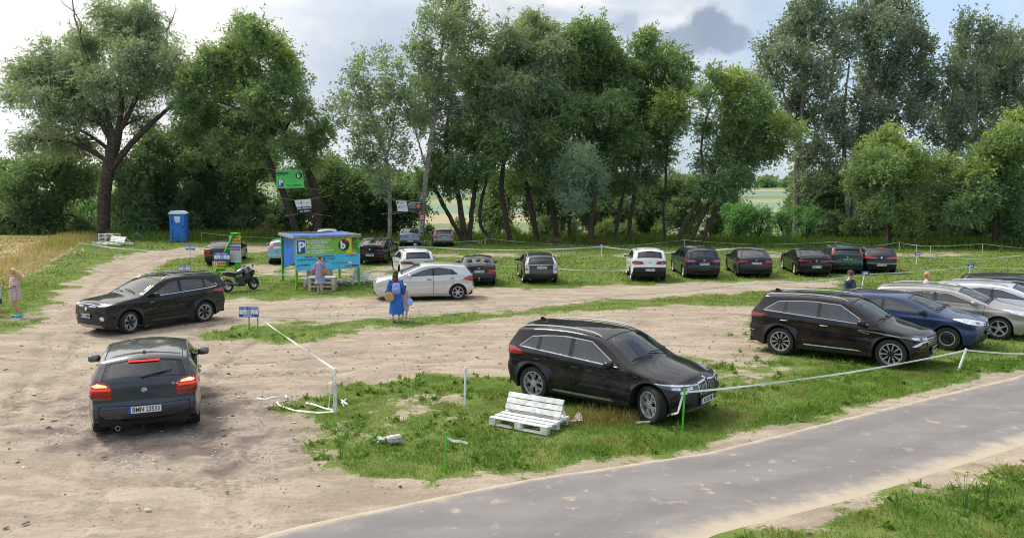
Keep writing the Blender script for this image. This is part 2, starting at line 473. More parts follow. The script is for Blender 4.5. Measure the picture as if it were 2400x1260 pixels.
 def cut(poly):
  xs = [p[0] for p in poly]; zs = [p[1] for p in poly]
  x0, x1, z0, z1 = min(xs) - .12, max(xs) + .12, min(zs) - .12, max(zs) + .12
  for a in range(len(poly)):
   p, q = poly[a], poly[(a + 1) % len(poly)]
   fs = []
   for f in bm.faces:
    if f[lk] != 1: continue
    c = f.calc_center_median()
    if x0 < c.x < x1 and z0 < c.z < z1: fs.append(f)
   ee = set(); vv = set()
   for f in fs: ee.update(f.edges); vv.update(f.verts)
   bmesh.ops.bisect_plane(bm, geom=list(vv) + list(ee) + fs, dist=1e-5, plane_co=(p[0], 0, p[1]), plane_no=(q[1] - p[1], 0, -(q[0] - p[0])))
 for _, w in wins: cut(w)
 cut(dlo)
 for d in doors: cut(d)
 bm.normal_update(); bm.verts.ensure_lookup_table()
 bvh = BVHTree.FromBMesh(bm)
 # ---- classify
 tw = 4 + 1; cw = s.get('tg_in', 1)
 groups = {}
 paint = s['paint']; clad = s.get('clad', None)
 def addf(nm, f, mi): groups.setdefault(nm, []).append((f, mi))
 gi0, gi1 = ic + 2, irf - 1; ri0, ri1 = irr + s.get('rgi', 2), igb - 1
 spoil = s.get('black_roof', False)
 for f in bm.faces:
  k = f[lk]; i = f[li]; t = f[lt]; c = f.calc_center_median()
  if k == 2: addf('body', f, 2); continue
  if k == 0:
   inn = 4 <= t < m - 5
   if gi0 <= i < gi1 and inn:
    fr = i < gi0 + 1 or i >= gi1 - 1 or t < 5 or t >= m - 6
    addf('windscreen', f, 1 if (fr and ds < .06) else 0); continue
   if ri0 <= i < ri1 and 5 <= t < m - 6:
    fr = i < ri0 + 1 or i >= ri1 - 1 or t < 6 or t >= m - 7
    addf('rear_window', f, 1 if (fr and ds < .06) else 0); continue
   if gi1 <= i < ri0: addf('roof', f, 0); continue
   if ihood + 1 <= i < gi0 and 4 <= t < m - 5: addf('bonnet', f, 0); continue
   if ri0 <= i < ibr - 1 and 4 <= t < m - 5: addf(s.get('tgname', 'tailgate'), f, 0); continue
   if i <= ihood: addf('front_bumper', f, 1 if (clad and i < clad.get('fb', 5) * .045 / ds) else 0); continue
   if i >= ibr: addf('rear_bumper', f, 1 if (clad and i > n - clad.get('rb', 6) * .045 / ds) else 0); continue
   addf('body', f, 0); continue
  p = (c.x, c.z); sd = 'L' if c.y > 0 else 'R'; done = False
  for a, (nm, w) in enumerate(wins):
   if inpoly(p, w): addf('side_window|%s|%d' % (sd, a), f, 0); done = True; break
  if done: continue
  black = inpoly(p, dlo)
  mi = 1 if black else 0
  if clad and i >= n - 1 and (t == 0 or (t == 1 and ((i - n) not in archset or clad.get('wide')) and nr)): mi = 1
  if clad and p[1] < g + clad.get('sill', .12) : mi = 1
  dn = None
  for a, d in enumerate(doors):
   if inpoly(p, d): dn = 'door|%s|%d' % (sd, a); break
  addf(dn or 'body', f, mi)
 vn = [v.normal.copy() for v in bm.verts]
 parts = {}
 gl_side = s.get('glass', [GLS, GLSD, GLSD])
 for nm, L_ in groups.items():
  base = nm.split('|')[0]; idx = {}; vs = []; ns = []; fs = []; mi = []
  off = -.006 if base in ('side_window', 'windscreen', 'rear_window') else 0
  for f, mm in L_:
   q = []
   for v in f.verts:
    if v.index not in idx: idx[v.index] = len(vs); vs.append(v.co + vn[v.index] * off); ns.append(vn[v.index])
    q.append(idx[v.index])
   fs.append(q); mi.append(mm)
  if base == 'side_window':
   a = int(nm.split('|')[2]); ms = [s['glass'][a] if 'glass' in s and a < len(s['glass']) else GLSD]
  elif base == 'windscreen': ms = [s.get('wsglass', GLSW), BLK]
  elif base == 'rear_window': ms = [s.get('rwglass', GLSD), BLK]
  elif base == 'roof': ms = [s.get('roofpaint', paint)]
  else: ms = [paint, BLK, DRK]
  parts[nm] = (base, vs, fs, ms, mi, ns)
 obs = {}
 for nm in sorted(parts, key=lambda q: q.startswith('side_window')):
  base, vs, fs, ms, mi, ns = parts[nm]; par = root
  if base == 'side_window':
   sp = nm.split('|'); p = 'door|%s|%d' % (sp[1], s['winparent'][int(sp[2])]) if s['winparent'][int(sp[2])] is not None else None
   par = obs.get(p, root)
  obs[nm] = mesh(base, vs, fs, ms, par, mi, True, None, nrm=ns)
 bm.free()
 ctx = dict(X=X, Y=Y, bvh=bvh, hw=hw, xF=xF, xR=xR, C=C, Ns=Ns, crown=crown, obs=obs, root=root, s=s, belt=belt, wbx=wbx, D=D, irf=irf, irr=irr, ic=ic, igb=igb)
 # ---- underbody, interior, wheels
 u = MB(); u.box((0, 0, g + .17), (L - .5, W - .62, .30), 0); u.box((xF - .5, 0, g + .24), (.72, W - .35, .34), 0) ; u.box((xR + .36, 0, g + .25), (.50, W - .35, .34), 0); u.box((0, 0, g + .10), (s['wb'] - 2 * r - .2, W - .14, .12), 0)
 u.build('underbody', DRK, root)
 if s.get('interior', True):
  sm = s.get('seat', SEAT)
  xs = X(s['cowl'][0] + .95)
  for xx, ys in ((xs, (-.36, .36)), (xs - .85, (-.42, 0, .42))):
   for yy in ys:
    q = MB(); tl = Matrix.Translation((xx - .28, yy, .80)) @ Matrix.Rotation(R(-14), 4, 'Y')
    q.sell((0, 0, 0), (.07, .23, .34), .5, 14, 8, 0, tl); q.sell((0, 0, .43), (.05, .13, .10), .6, 12, 6, 0, tl); q.sell((xx, yy, .50), (.27, .24, .08), .5, 12, 6, 0)
    q.build('seat', sm, root)
  q = MB(); xd = X(s['cowl'][0] + .28); q.sell((xd, 0, s['cowl'][1] - .10), (.30, hw - .14, .13), .4, 20, 8, 0)
  q.build('dashboard', s.get('dash', DASH), root)
  q = MB(); t = Matrix.Translation((xd - .38, .36 * s.get('lhd', 1), s['cowl'][1] - .02)) @ Matrix.Rotation(R(-65), 4, 'Y')
  ring = [(.185 + .015 * cos(a), .015 * sin(a)) for a in [2 * pi * k / 6 for k in range(6)]]
  q.lathe(ring, 20, 0, 'z', t, True); q.box((0, 0, 0), (.30, .05, .02), 0, M=t); q.build('steering_wheel', DASH, root)
  q = MB(); pm = Vector((C[irf][0], 0, C[irf][1])) + Vector((.10, 0, -.09)); q.sell(pm, (.02, .12, .035), .5, 12, 6); q.build('interior_mirror', DASH, root)
 tw_ = s.get('tw', .215); yw = hw - tw_ / 2 - .018
 for xa, st in ((wbx, s.get('steer', 0)), (-wbx, 0)):
  for sd in (1, -1): wheel(root, r, s.get('rim', 'five'), tw_, (xa, sd * yw, r), sd, st, rnd.uniform(0, 1))
 return ctx

def decal(ctx, name, poly, m, parent=None, view='side', sd=1, off=.004, step=.05, alpha=0, org=None, thick=.012, sub=None):
 """a panel laid on the body: poly in (u,z) for view side, (y,z) for view rear/front, (a,z) for corner"""
 root = parent or ctx['root']; xF, xR = ctx['xF'], ctx['xR']
 if view == 'side': d = Vector((0, -sd, 0)); Rt = Vector((-1, 0, 0)); O = Vector((xF, sd * 3, 0))
 elif view == 'rear': d = Vector((1, 0, 0)); Rt = Vector((0, 1, 0)); O = Vector((xR - 2, 0, 0))
 elif view == 'front': d = Vector((-1, 0, 0)); Rt = Vector((0, 1, 0)); O = Vector((xF + 2, 0, 0))
 elif view == 'top': d = Vector((0, 0, -1)); Rt = Vector((-1, 0, 0)); O = Vector((xF, 0, 3))
 elif view == 'rc':   # rear corner: a=0 at corner, negative inward, positive round to the side
  a = R(alpha or 35); d = Vector((cos(a), -sd * sin(a), 0)); Rt = Vector((sin(a), sd * cos(a), 0)); O = Vector((xR, sd * ctx['hw'], 0)) - d * 3
 elif view == 'fc':
  a = R(alpha or 35); d = Vector((-cos(a), -sd * sin(a), 0)); Rt = Vector((-sin(a), sd * cos(a), 0)); O = Vector((xF, sd * ctx['hw'], 0)) - d * 3
 up = Vector((0, 0, 1)) if view != 'top' else Vector((0, 1, 0))
 bm = bmesh.new(); vs = [bm.verts.new((p[0], 0, p[1])) for p in poly]; bm.faces.new(vs)
 a0, a1 = min(p[0] for p in poly), max(p[0] for p in poly); b0, b1 = min(p[1] for p in poly), max(p[1] for p in poly)
 for ax, lo, hi in ((0, a0, a1), (2, b0, b1)):
  x = lo + step
  while x < hi - step * .3:
   co = [0, 0, 0]; co[ax] = x; no = [0, 0, 0]; no[ax] = 1
   bmesh.ops.bisect_plane(bm, geom=bm.verts[:] + bm.edges[:] + bm.faces[:], dist=1e-6, plane_co=co, plane_no=no); x += step
 bad = []; nm = {}
 for v in bm.verts:
  h = ctx['bvh'].ray_cast(O + Rt * v.co.x + up * v.co.z, d, 8)
  if h[0] is None: bad.append(v); continue
  nn = h[1] if h[1].dot(d) < 0 else -h[1]
  v.co = h[0] + nn * off; nm[v] = nn
 if bad: bmesh.ops.delete(bm, geom=bad, context='VERTS')
 if not bm.faces: bm.free(); return None
 be = [e for e in bm.edges if e.is_boundary]
 if thick:
  ret = bmesh.ops.extrude_edge_only(bm, edges=be)
  nv = [g_ for g_ in ret['geom'] if isinstance(g_, bmesh.types.BMVert)]
  for v in nv: v.co += d * thick
 bmesh.ops.recalc_face_normals(bm, faces=bm.faces)
 # make sure faces look outwards
 s_ = sum(f.normal.dot(d) * f.calc_area() for f in bm.faces)
 if s_ > 0: bmesh.ops.reverse_faces(bm, faces=bm.faces)
 me = bpy.data.meshes.new(name); bm.to_mesh(me); bm.free(); me.materials.append(m)
 me.polygons.foreach_set('use_smooth', [True] * len(me.polygons)); me.set_sharp_from_angle(angle=.6)
 o = bpy.data.objects.new(name, me); link(o, root); return o
def ribbon(ctx, name, line, width, m, parent=None, sd=1, off=.003, closed=False, step=.06, view='side'):
 """strip laid along a polyline given in (u,z) on the flank"""
 pts = [Vector(p) for p in line];
 if closed: pts.append(pts[0])
 q = [pts[0]]
 for a, b in zip(pts, pts[1:]):
  k = max(1, int((b - a).length / step)); q += [a + (b - a) * (i / k) for i in range(1, k + 1)]
 vs = []; X, Y = ctx['X'], ctx['Y']; n = len(q)
 for i, p in enumerate(q):
  if closed: t = q[(i + 1) % (n - 1)] - q[(i - 1) % (n - 1)]
  else: t = q[min(i + 1, n - 1)] - q[max(i - 1, 0)]
  t.normalize(); nr = Vector((-t.y, t.x))
  for s_, o in ((-1, -.004), (-.8, off), (.8, off), (1, -.004)):
   w = p + nr * (width / 2 * s_); x = X(w.x); vs.append((x, sd * (Y(x, w.y) + o), w.y))
 fs = [(i * 4 + k, i * 4 + k + 1, i * 4 + k + 5, i * 4 + k + 4)[::sd] for i in range(n - 1) for k in range(3)]
 return fixside(mesh(name, vs, fs, m, parent or ctx['root'], sharp=.9), sd)
def fixside(o, sd):
 me = o.data
 if len(me.polygons) and sum(p.normal.y * p.area for p in me.polygons) * sd < 0: me.flip_normals()
 return o
def top_line(ctx, t, i0, i1, h=0.0):
 """points on the upper skin at lateral fraction t between profile indices"""
 out = []
 for i in range(i0, i1 + 1):
  x, z = ctx['D'][i]; rad = np.linalg.norm(ctx['C'][i] - ctx['D'][i]); ye = ctx['Y'](x, z) - rad
  hh = ctx['crown'][i] * (1 - t * t) + h
  out.append(Vector((ctx['C'][i][0] + ctx['Ns'][i][0] * hh, ye * t, ctx['C'][i][1] + ctx['Ns'][i][1] * hh)))
 return out
def plate(ctx, txt, end='rear', z=.55, y=0.0, w=.52, green=False, tilt=0):
 s_ = -1 if end == 'rear' else 1; d = Vector((-s_, 0, 0)); O = Vector(((ctx['xR'] if s_ < 0 else ctx['xF']) + s_ * 2, y, z))
 h = ctx['bvh'].ray_cast(O, d, 6); x = h[0].x if h[0] else (ctx['xR'] if s_ < 0 else ctx['xF'])
 b = MB(); b.box((0, 0, 0), (.02, w, .125), 2, ch=.004); b.box((s_ * .0105, 0, 0), (.004, w - .012, .113), 0)
 b.box((s_ * .0115, -s_ * -(w / 2 - .028) * -1 * 1, 0), (.005, .042, .113), 1)
 o = b.build('number_plate', [PLG if green else PLW, PLB, PLK], ctx['root'], loc=(x + s_ * .018, y, z))
 rot = frame((0, -1, 0) if s_ < 0 else (0, 1, 0), (0, 0, 1))
 text(txt, .118, PLK, o, (s_ * .0155, s_ * -.0 + (-.022 if s_ < 0 else .022) , -.002), rot, bold=.0008, xs=.92 * min(1, .80 * 9 / max(7, len(txt))))
 return o
def mirrors(ctx, u, z, m, cover=None, size=1.0, y0=.0, glass_back=True):
 for sd in (1, -1):
  x = ctx['X'](u); y = ctx['Y'](x, z) ; b = MB()
  c = Vector((x - .01, sd * (y + .13 * size), z + .05)); b.sell(c, (.075 * size, .115 * size, .075 * size), .55, 16, 10, 0)
  b.tube([(x + .01, sd * (y - .03), z - .02), (x, sd * (y + .06), z + .01)], .022, 8, 1)
  b.sell(c + Vector((-.058 * size, 0, 0)), (.022, .098 * size, .058 * size), .6, 14, 6, 2)
  b.build('wing_mirror', [cover or m, BLK, MIRG], ctx['root'])
def handles(ctx, pts, m):
 for a, (u, z) in enumerate(pts):
  for sd in (1, -1):
   X, Y = ctx['X'], ctx['Y']; x = X(u); b = MB(); line = []
   for k in range(7):
    xx = x + .10 - k * .20 / 6; line.append((xx, sd * (Y(xx, z) + (.008 + .026 * sin(pi * k / 6) ** .6)), z))
   b.tube(line, [.010, .013, .014, .014, .014, .013, .010], 8, 0, flat=1.0)
   decal(ctx, 'handle_recess', [(u - .10, z - .03), (u + .08, z - .03), (u + .08, z + .025), (u - .10, z + .025)], DRK, ctx['obs'].get('door|%s|%d' % ('L' if sd > 0 else 'R', a)), 'side', sd, .0015, .06, thick=0) if ctx['s'].get('ds', .045) < .05 else None
   b.build('door_handle', m, ctx['obs'].get('door|%s|%d' % ('L' if sd > 0 else 'R', a)))
def seams(ctx):
 for a, d in enumerate(ctx['s']['doors']):
  for sd in (1, -1):
   P = [Vector(p) for p in d]
   ribbon(ctx, 'door_seam', P, .012, DRK, ctx['obs'].get('door|%s|%d' % ('L' if sd > 0 else 'R', a)), sd, .0022, True, .05)
def rails(ctx, m, t=.93, h=.055, i0=None, i1=None):
 i0 = i0 or ctx['irf'] + 2; i1 = i1 or ctx['irr'] - 2
 for sd in (1, -1):
  pts = top_line(ctx, t * sd, i0, i1, 0.0); n = len(pts); b = MB()
  q = [p + Vector((0, 0, h * min(1, min(k, n - 1 - k) / max(1, n * .10)) ** .5)) for k, p in enumerate(pts)]
  b.tube(q, .020, 8, 0, flat=.8); b.build('roof_rail', m, ctx['root'])
def wipers(ctx, front=True, rear=None):
 if front:
  for y0, y1 in ((.50, -.08), (-.10, -.62)):
   b = MB(); i = ctx['ic'] + 1
   def pt(y, di, h):
    q = top_line(ctx, y / (ctx['hw'] * .85), i + di, i + di, h)[0]; return q
   b.tube([pt(y0, 1, .02), pt((y0 + y1) / 2, 3, .03), pt(y1, 4, .03)], .012, 6); b.build('wiper', BLK, ctx['root'])
 if rear:
  b = MB(); i = ctx['igb'] - 1; y0, y1, k = rear
  p0 = top_line(ctx, y0 / .7, i, i, .03)[0]; p1 = top_line(ctx, y1 / .7, i - k, i - k, .035)[0]
  b.tube([p0, (p0 + p1) / 2 + Vector((-.01, 0, 0.0)), p1], [.022, .016, .010], 6); b.build('rear_wiper', BLK, ctx['root'])
def antenna(ctx, fin=True, t=0.0):
 i = ctx['irr'] - max(2, int(.16 / ctx['s'].get('ds', .045))); p = top_line(ctx, t, i, i)[0]; b = MB()
 if fin:
  prof = [(.09, -.005), (.06, .025), (-.03, .062), (-.075, .055), (-.085, -.005)]
  b.prism(prof, .04, 0, Matrix.Translation(p)); fixn(b.build('shark_fin_antenna', ctx['s']['paint'], ctx['root'], sharp=.5))
 else:
  b.tube([p, p + Vector((-.10, 0, .20))], [.008, .004], 6); b.build('roof_antenna', BLK, ctx['root'])
def badge(ctx, end, z, rad=.04, m=None, ring=None):
 s_ = -1 if end == 'rear' else 1
 h = ctx['bvh'].ray_cast(Vector(((ctx['xR'] if s_ < 0 else ctx['xF']) + s_ * 2, 0, z)), Vector((-s_, 0, 0)), 6)
 if not h[0]: return
 b = MB(); rot = Vector((1, 0, 0)).rotation_difference(h[1] if h[1].x * s_ > 0 else -h[1]).to_matrix().to_4x4(); M = Matrix.Translation(h[0]) @ rot
 b.lathe([(rad, -.01), (rad, .006), (rad * .82, .010), (rad * .80, .007)], 24, 0, 'x', M)
 if m == 'quad':
  for k in range(24):
   a0, a1 = 2 * pi * k / 24, 2 * pi * (k + 1) / 24
   mm = 1 if (k // 6) % 2 == 0 else 2
   b.add([(.0075, 0, 0), (.0075, cos(a0) * rad * .58, sin(a0) * rad * .58), (.0075, cos(a1) * rad * .58, sin(a1) * rad * .58)], [(0, 1, 2)], mm, M)
  b.lathe([(rad * .8, .007), (rad * .58, .007)], 24, 3, 'x', M)
 else: b.lathe([(rad * .80, .007), (.001, .008)], 24, 3 if m != 'chrome' else 0, 'x', M)
 b.build('badge', [CHR, mat('badge_blue', (.03, .15, .5), .3), mat('badge_white', (.8, .8, .8), .3), PLK], ctx['root'])
def emblem_text(ctx, txt, y, z, size, end='rear', m=None):
 s_ = -1 if end == 'rear' else 1
 h = ctx['bvh'].ray_cast(Vector(((ctx['xR'] if s_ < 0 else ctx['xF']) + s_ * 2, y, z)), Vector((-s_, 0, 0)), 6)
 if h[0]: text(txt, size, m or CHR, ctx['root'], h[0] + Vector((s_ * .008, 0, 0)), frame((0, s_, 0), (0, 0, 1)), bold=.001)
def exhaust(ctx, y, z, rad=.035, m=None):
 b = MB(); x = ctx['xR'] + .02
 b.lathe([(rad, .12), (rad, -.02), (rad * .86, -.02), (rad * .84, .10)], 16, 0, 'x', Matrix.Translation((x, y, z))); b.lathe([(rad * .84, .06), (.001, .06)], 16, 1, 'x', Matrix.Translation((x, y, z)))
 b.build('exhaust_pipe', [m or CHR, DRK], ctx['root'])
def auto_side(s):
 """window and door outlines from the key points"""
 L = s['L']; g = s['gc']; uc, zc = s['cowl']; ur, zr = s['rf']; bf, br = s['belt']; wbf = s['fo'] ; wbr = s['fo'] + s['wb']; r = s['r']
 uB = s.get('uB', (uc + ur) / 2 + 1.02); zt = s.get('wtop', s['H'] - .175); ztr = s.get('wtopr', s['rr'][1] - .13)
 urt, urb = s.get('wrt', s['rr'][0] - .30), s.get('wrb', s['gb'][0] - .30)
 uC = s.get('uC', wbr - r + .02)
 def bz(u): return bf + (br - bf) * min(1, max(0, (u - uc) / (L - uc - .4))) + .015
 a0 = uc + .30; a1 = ur + .22
 um = s.get('wmid', uB + .2)
 def tz(u): return zt - .035 if u <= a1 else (zt - .035 + .035 * (u - a1) / (um - a1) if u < um else zt + (ztr - zt) * ((u - um) / max(.01, urt - um)) ** 1.4)
 top = [a1] + [a1 + (urt - a1) * k / 5 for k in range(1, 6)]
 dlo = [(a0, bz(a0))] + [(u, tz(u)) for u in top] + s.get('dlo_x', []) + [(urb, bz(urb) + s.get('kick', .03))]
 s['dlo'] = dlo
 def clip(u0, u1):
  # convex slice of the opening between two pillar lines
  P = dlo
  def cl(P, u, keep):
   out = []
   for i in range(len(P)):
    p, q = P[i], P[(i + 1) % len(P)]
    a = (p[0] - u) * keep >= 0; b = (q[0] - u) * keep >= 0
    if a: out.append(p)
    if a != b:
     t = (u - p[0]) / (q[0] - p[0]); out.append((u, p[1] + (q[1] - p[1]) * t))
   return out
  P = cl(P, u0, 1); P = cl(P, u1, -1)
  if len(P) < 3: return None
  cx = sum(p[0] for p in P) / len(P); cz = sum(p[1] for p in P) / len(P)
  # inset by 14 mm
  out = []
  for p in P:
   d = hypot(p[0] - cx, p[1] - cz); k = max(.5, 1 - .018 / max(.05, d)); out.append((cx + (p[0] - cx) * k, cz + (p[1] - cz) * k))
  return out
 s['wins'] = [('f', clip(-9, uB - .035)), ('r', clip(uB + .035, uC - .015))]; s['winparent'] = [0, 1]
 if urb - uC > .12 or urt - uC > .15: s['wins'].append(('q', clip(uC + .02, 9))); s['winparent'].append(None)
 if s.get('doors2'): s['winparent'] = [0, None, None]
 kk = [i for i, w in enumerate(s['wins']) if w[1]]; s['winparent'] = [s['winparent'][i] for i in kk]; s['wins'] = [s['wins'][i] for i in kk]
 zs = g + .10; ud0 = wbf + r + .10
 f = [(ud0, zs), (ud0 - .04, bz(ud0)), (a0 - .02, bz(a0) + .01), (a1 - .04, tz(a1) + .035), (um if um < uB else uB, max(tz(uB), tz(a1)) + .035), (uB, tz(uB) + .035), (uB, zs)]
 ra = r + .09
 rdoor = [(uB + .006, zs), (uB + .006, tz(uB) + .035), (min(uC, urt), tz(min(uC, urt)) + .035), (uC + .06, bz(uC)), (uC + .05, r + ra * .62 + .15), (wbr - ra * .86, r + ra * .5), (wbr - ra - .02, zs)]
 s['doors'] = [f] if s.get('doors2') else [f, rdoor]
 return s
def chrome_dlo(ctx, m, w=.022, full=True):
 for sd in (1, -1):
  P = ctx['s']['dlo']; ribbon(ctx, 'window_trim', P, w, m, None, sd, .004, True, .05)
def side_lip(ctx, m, u0, u1, z, h=.05):
 for sd in (1, -1): decal(ctx, 'sill_trim', [(u0, z), (u1, z), (u1 - .08, z + h), (u0 + .08, z + h)], m, None, 'side', sd, .012, .2)
def paint(name, col, metal=.35, rough=.32, dust=.10):
 return mat(name, col, .45 if metal < .5 else rough, 0 if max(col) < .03 else metal, spec=.15 if max(col) < .03 else None, coat=1.0, dust=dust * .6, scale=2.2)
PK = paint('black_paint', (.004, .0045, .007), .2, .3)
PKB = paint('blue_black_paint', (.008, .010, .020), .4)
PANT = paint('anthracite_paint', (.021, .027, .045), .5, .35, .06)
PMAR = paint('aubergine_paint', (.009, .005, .008), .4)
PNAV = paint('navy_paint', (.006, .028, .10), .35)
PSIL = paint('silver_paint', (.60, .595, .58), .6, .34)
PSILB = paint('pale_silver_paint', (.58, .61, .65), .6, .36)
PBEI = paint('beige_grey_paint', (.36, .335, .31), .6, .38)
PWHT = paint('white_paint', (.74, .75, .76), 0, .35, .12)
PLBL = paint('light_blue_paint', (.22, .42, .50), .4)
PGBL = paint('grey_blue_paint', (.16, .20, .25), .5)
PGRY = paint('mid_grey_paint', (.20, .205, .21), .4)
PTEA = paint('teal_paint', (.018, .055, .065), .4)
PSAA = paint('graphite_paint', (.035, .037, .038), .5, .38, .2)
REDBL = mat('bright_red_lens', (.6, .02, .02), .15, coat=1)
PRED = paint('red_paint', (.42, .012, .018), .1)
PDGR = paint('dark_green_grey_paint', (.020, .024, .024), .5)

def rear_set(c, lamps=None, lampm=REDL, alpha=35, step=.05):
 for pl in (lamps or []):
  m = lampm
  if isinstance(pl, tuple): pl, m = pl
  for sd in (1, -1): decal(c, 'taillight', pl, m, None, 'rc', sd, .014, step, alpha)
def fz(c, poly):
 d = c['s'].get('fdz', 0); return [(p[0], p[1] + d * min(1, max(0, (p[1] - .30) / .45))) for p in poly]
def head_set(c, poly, m=CLRL, alpha=40, inner=None):
 for sd in (1, -1):
  o = decal(c, 'headlight', fz(c, poly), m, None, 'fc', sd, .010, .05, alpha)
  for q, mm in (inner or []): decal(c, 'lamp_unit', fz(c, q), mm, o, 'fc', sd, .016, .05, alpha)
def rr(c, name, poly, m, off=.006, sym=False, step=.08, thick=.012):
 decal(c, name, poly, m, None, 'rear', 1, off, step, thick=thick)
 if sym: decal(c, name, [(-p[0], p[1]) for p in poly][::-1], m, None, 'rear', 1, off, step, thick=thick)
def ff(c, name, poly, m, off=.006, sym=False, step=.08):
 poly = fz(c, poly); decal(c, name, poly, m, None, 'front', 1, off, step)
 if sym: decal(c, name, [(-p[0], p[1]) for p in poly][::-1], m, None, 'front', 1, off, step)
def rect(y0, y1, z0, z1, k=0.0): return [(y0, z0), (y1, z0), (y1 - k, z1), (y0 + k, z1)]
def finish(c, mu=None, mz=None, mc=None, hm=None, seam=True, ms=1.0):
 s = c['s']; u = s['cowl'][0] + (.42 if mu is None else mu); z = s['belt'][0] + (.03 if mz is None else mz)
 mirrors(c, u, z, s['paint'], mc, ms)
 if seam: seams(c)
 uB = s.get('uB', (s['cowl'][0] + s['rf'][0]) / 2 + 1.02); hz = s['belt'][0] - .10
 if hm is not False: handles(c, [(uB - .16, hz + .01), (s.get('uC', s['fo'] + s['wb'] - s['r']) + .0, hz + .05)][:len(s['doors'])], hm or s['paint'])

def S(kind, **k):
 b = dict(ds=.05, re=.075)
 if kind == 'hatch':
  b.update(L=4.25, W=1.765, H=1.45, wb=2.6, fo=.82, gc=.17, r=.315, nose=.80, fdz=.07, bump=.48, cowl=(1.12, .96), rf=(1.98, 1.36), roof=[(2.7, 1.41)], rr=(3.75, 1.34), gb=(4.10, .98), tail=.90, rbump=.62, belt=(.93, 1.0), tumble=21, char=.80)
 elif kind == 'suv':
  b.update(L=4.5, W=1.84, H=1.66, wb=2.67, fo=.88, gc=.22, r=.35, nose=.98, fdz=.10, bump=.58, cowl=(1.20, 1.10), rf=(2.02, 1.54), roof=[(2.7, 1.61)], rr=(4.02, 1.55), gb=(4.36, 1.14), tail=1.04, rbump=.74, belt=(1.06, 1.14), tumble=18, char=.90, clad=dict(sill=.14), archgap=.06, flare=.03)
 elif kind == 'sedan':
  b.update(L=4.6, W=1.80, H=1.44, wb=2.75, fo=.85, gc=.16, r=.32, nose=.78, fdz=.06, bump=.46, cowl=(1.25, .95), rf=(2.08, 1.34), roof=[(2.6, 1.385)], rr=(3.25, 1.33), rrf=.3, gb=(3.95, 1.04), gbf=.06, deck=[(4.45, 1.02, .08)], tail=.94, rbump=.62, belt=(.93, .99), tumble=22, char=.80, wrt=2.95, wrb=3.55, tgname='boot_lid')
 b.update(k); return b

CARS = {}
def car(key, spec, label, cat='car', group=None, name='parked_car', auto=True):
 root = thing(name, label, cat, group=group)
 s = auto_side(spec) if auto else spec
 c = build_car(s, root); CARS[key] = c; return c
def place_side(c, sd, rear=None, front=None, rz=None):
 s = c['s']; h = s['wb'] / 2; lat = sd * (s['W'] / 2 - .12)
 if rear and front:
  a, b = gp(*rear), gp(*front); rz = atan2(b.y - a.y, b.x - a.x); m = (a + b) / 2; m = Vector((m.x, m.y, 0)); lo = Vector((0, lat, 0))
 elif rear: m = gp(*rear); lo = Vector((-h, lat, 0))
 else: m = gp(*front); lo = Vector((h, lat, 0))
 p = m - Matrix.Rotation(rz, 3, 'Z') @ lo; put(c, p.x, p.y, rz)
def place_rear(c, px, py, rzdeg):
 a = gp(px, py); rz = R(rzdeg); h = c['s']['wb'] / 2; put(c, a.x + cos(rz) * h, a.y + sin(rz) * h, rz)
def put(c, x, y, rz):
 s = c['s']; h = s['wb'] / 2; d = Vector((cos(rz), sin(rz), 0))
 zf, zr = terr(x + d.x * h, y + d.y * h), terr(x - d.x * h, y - d.y * h)
 c['root'].location = (x, y, (zf + zr) / 2 - .012); c['root'].rotation_euler = (0, -atan2(zf - zr, 2 * h), rz)

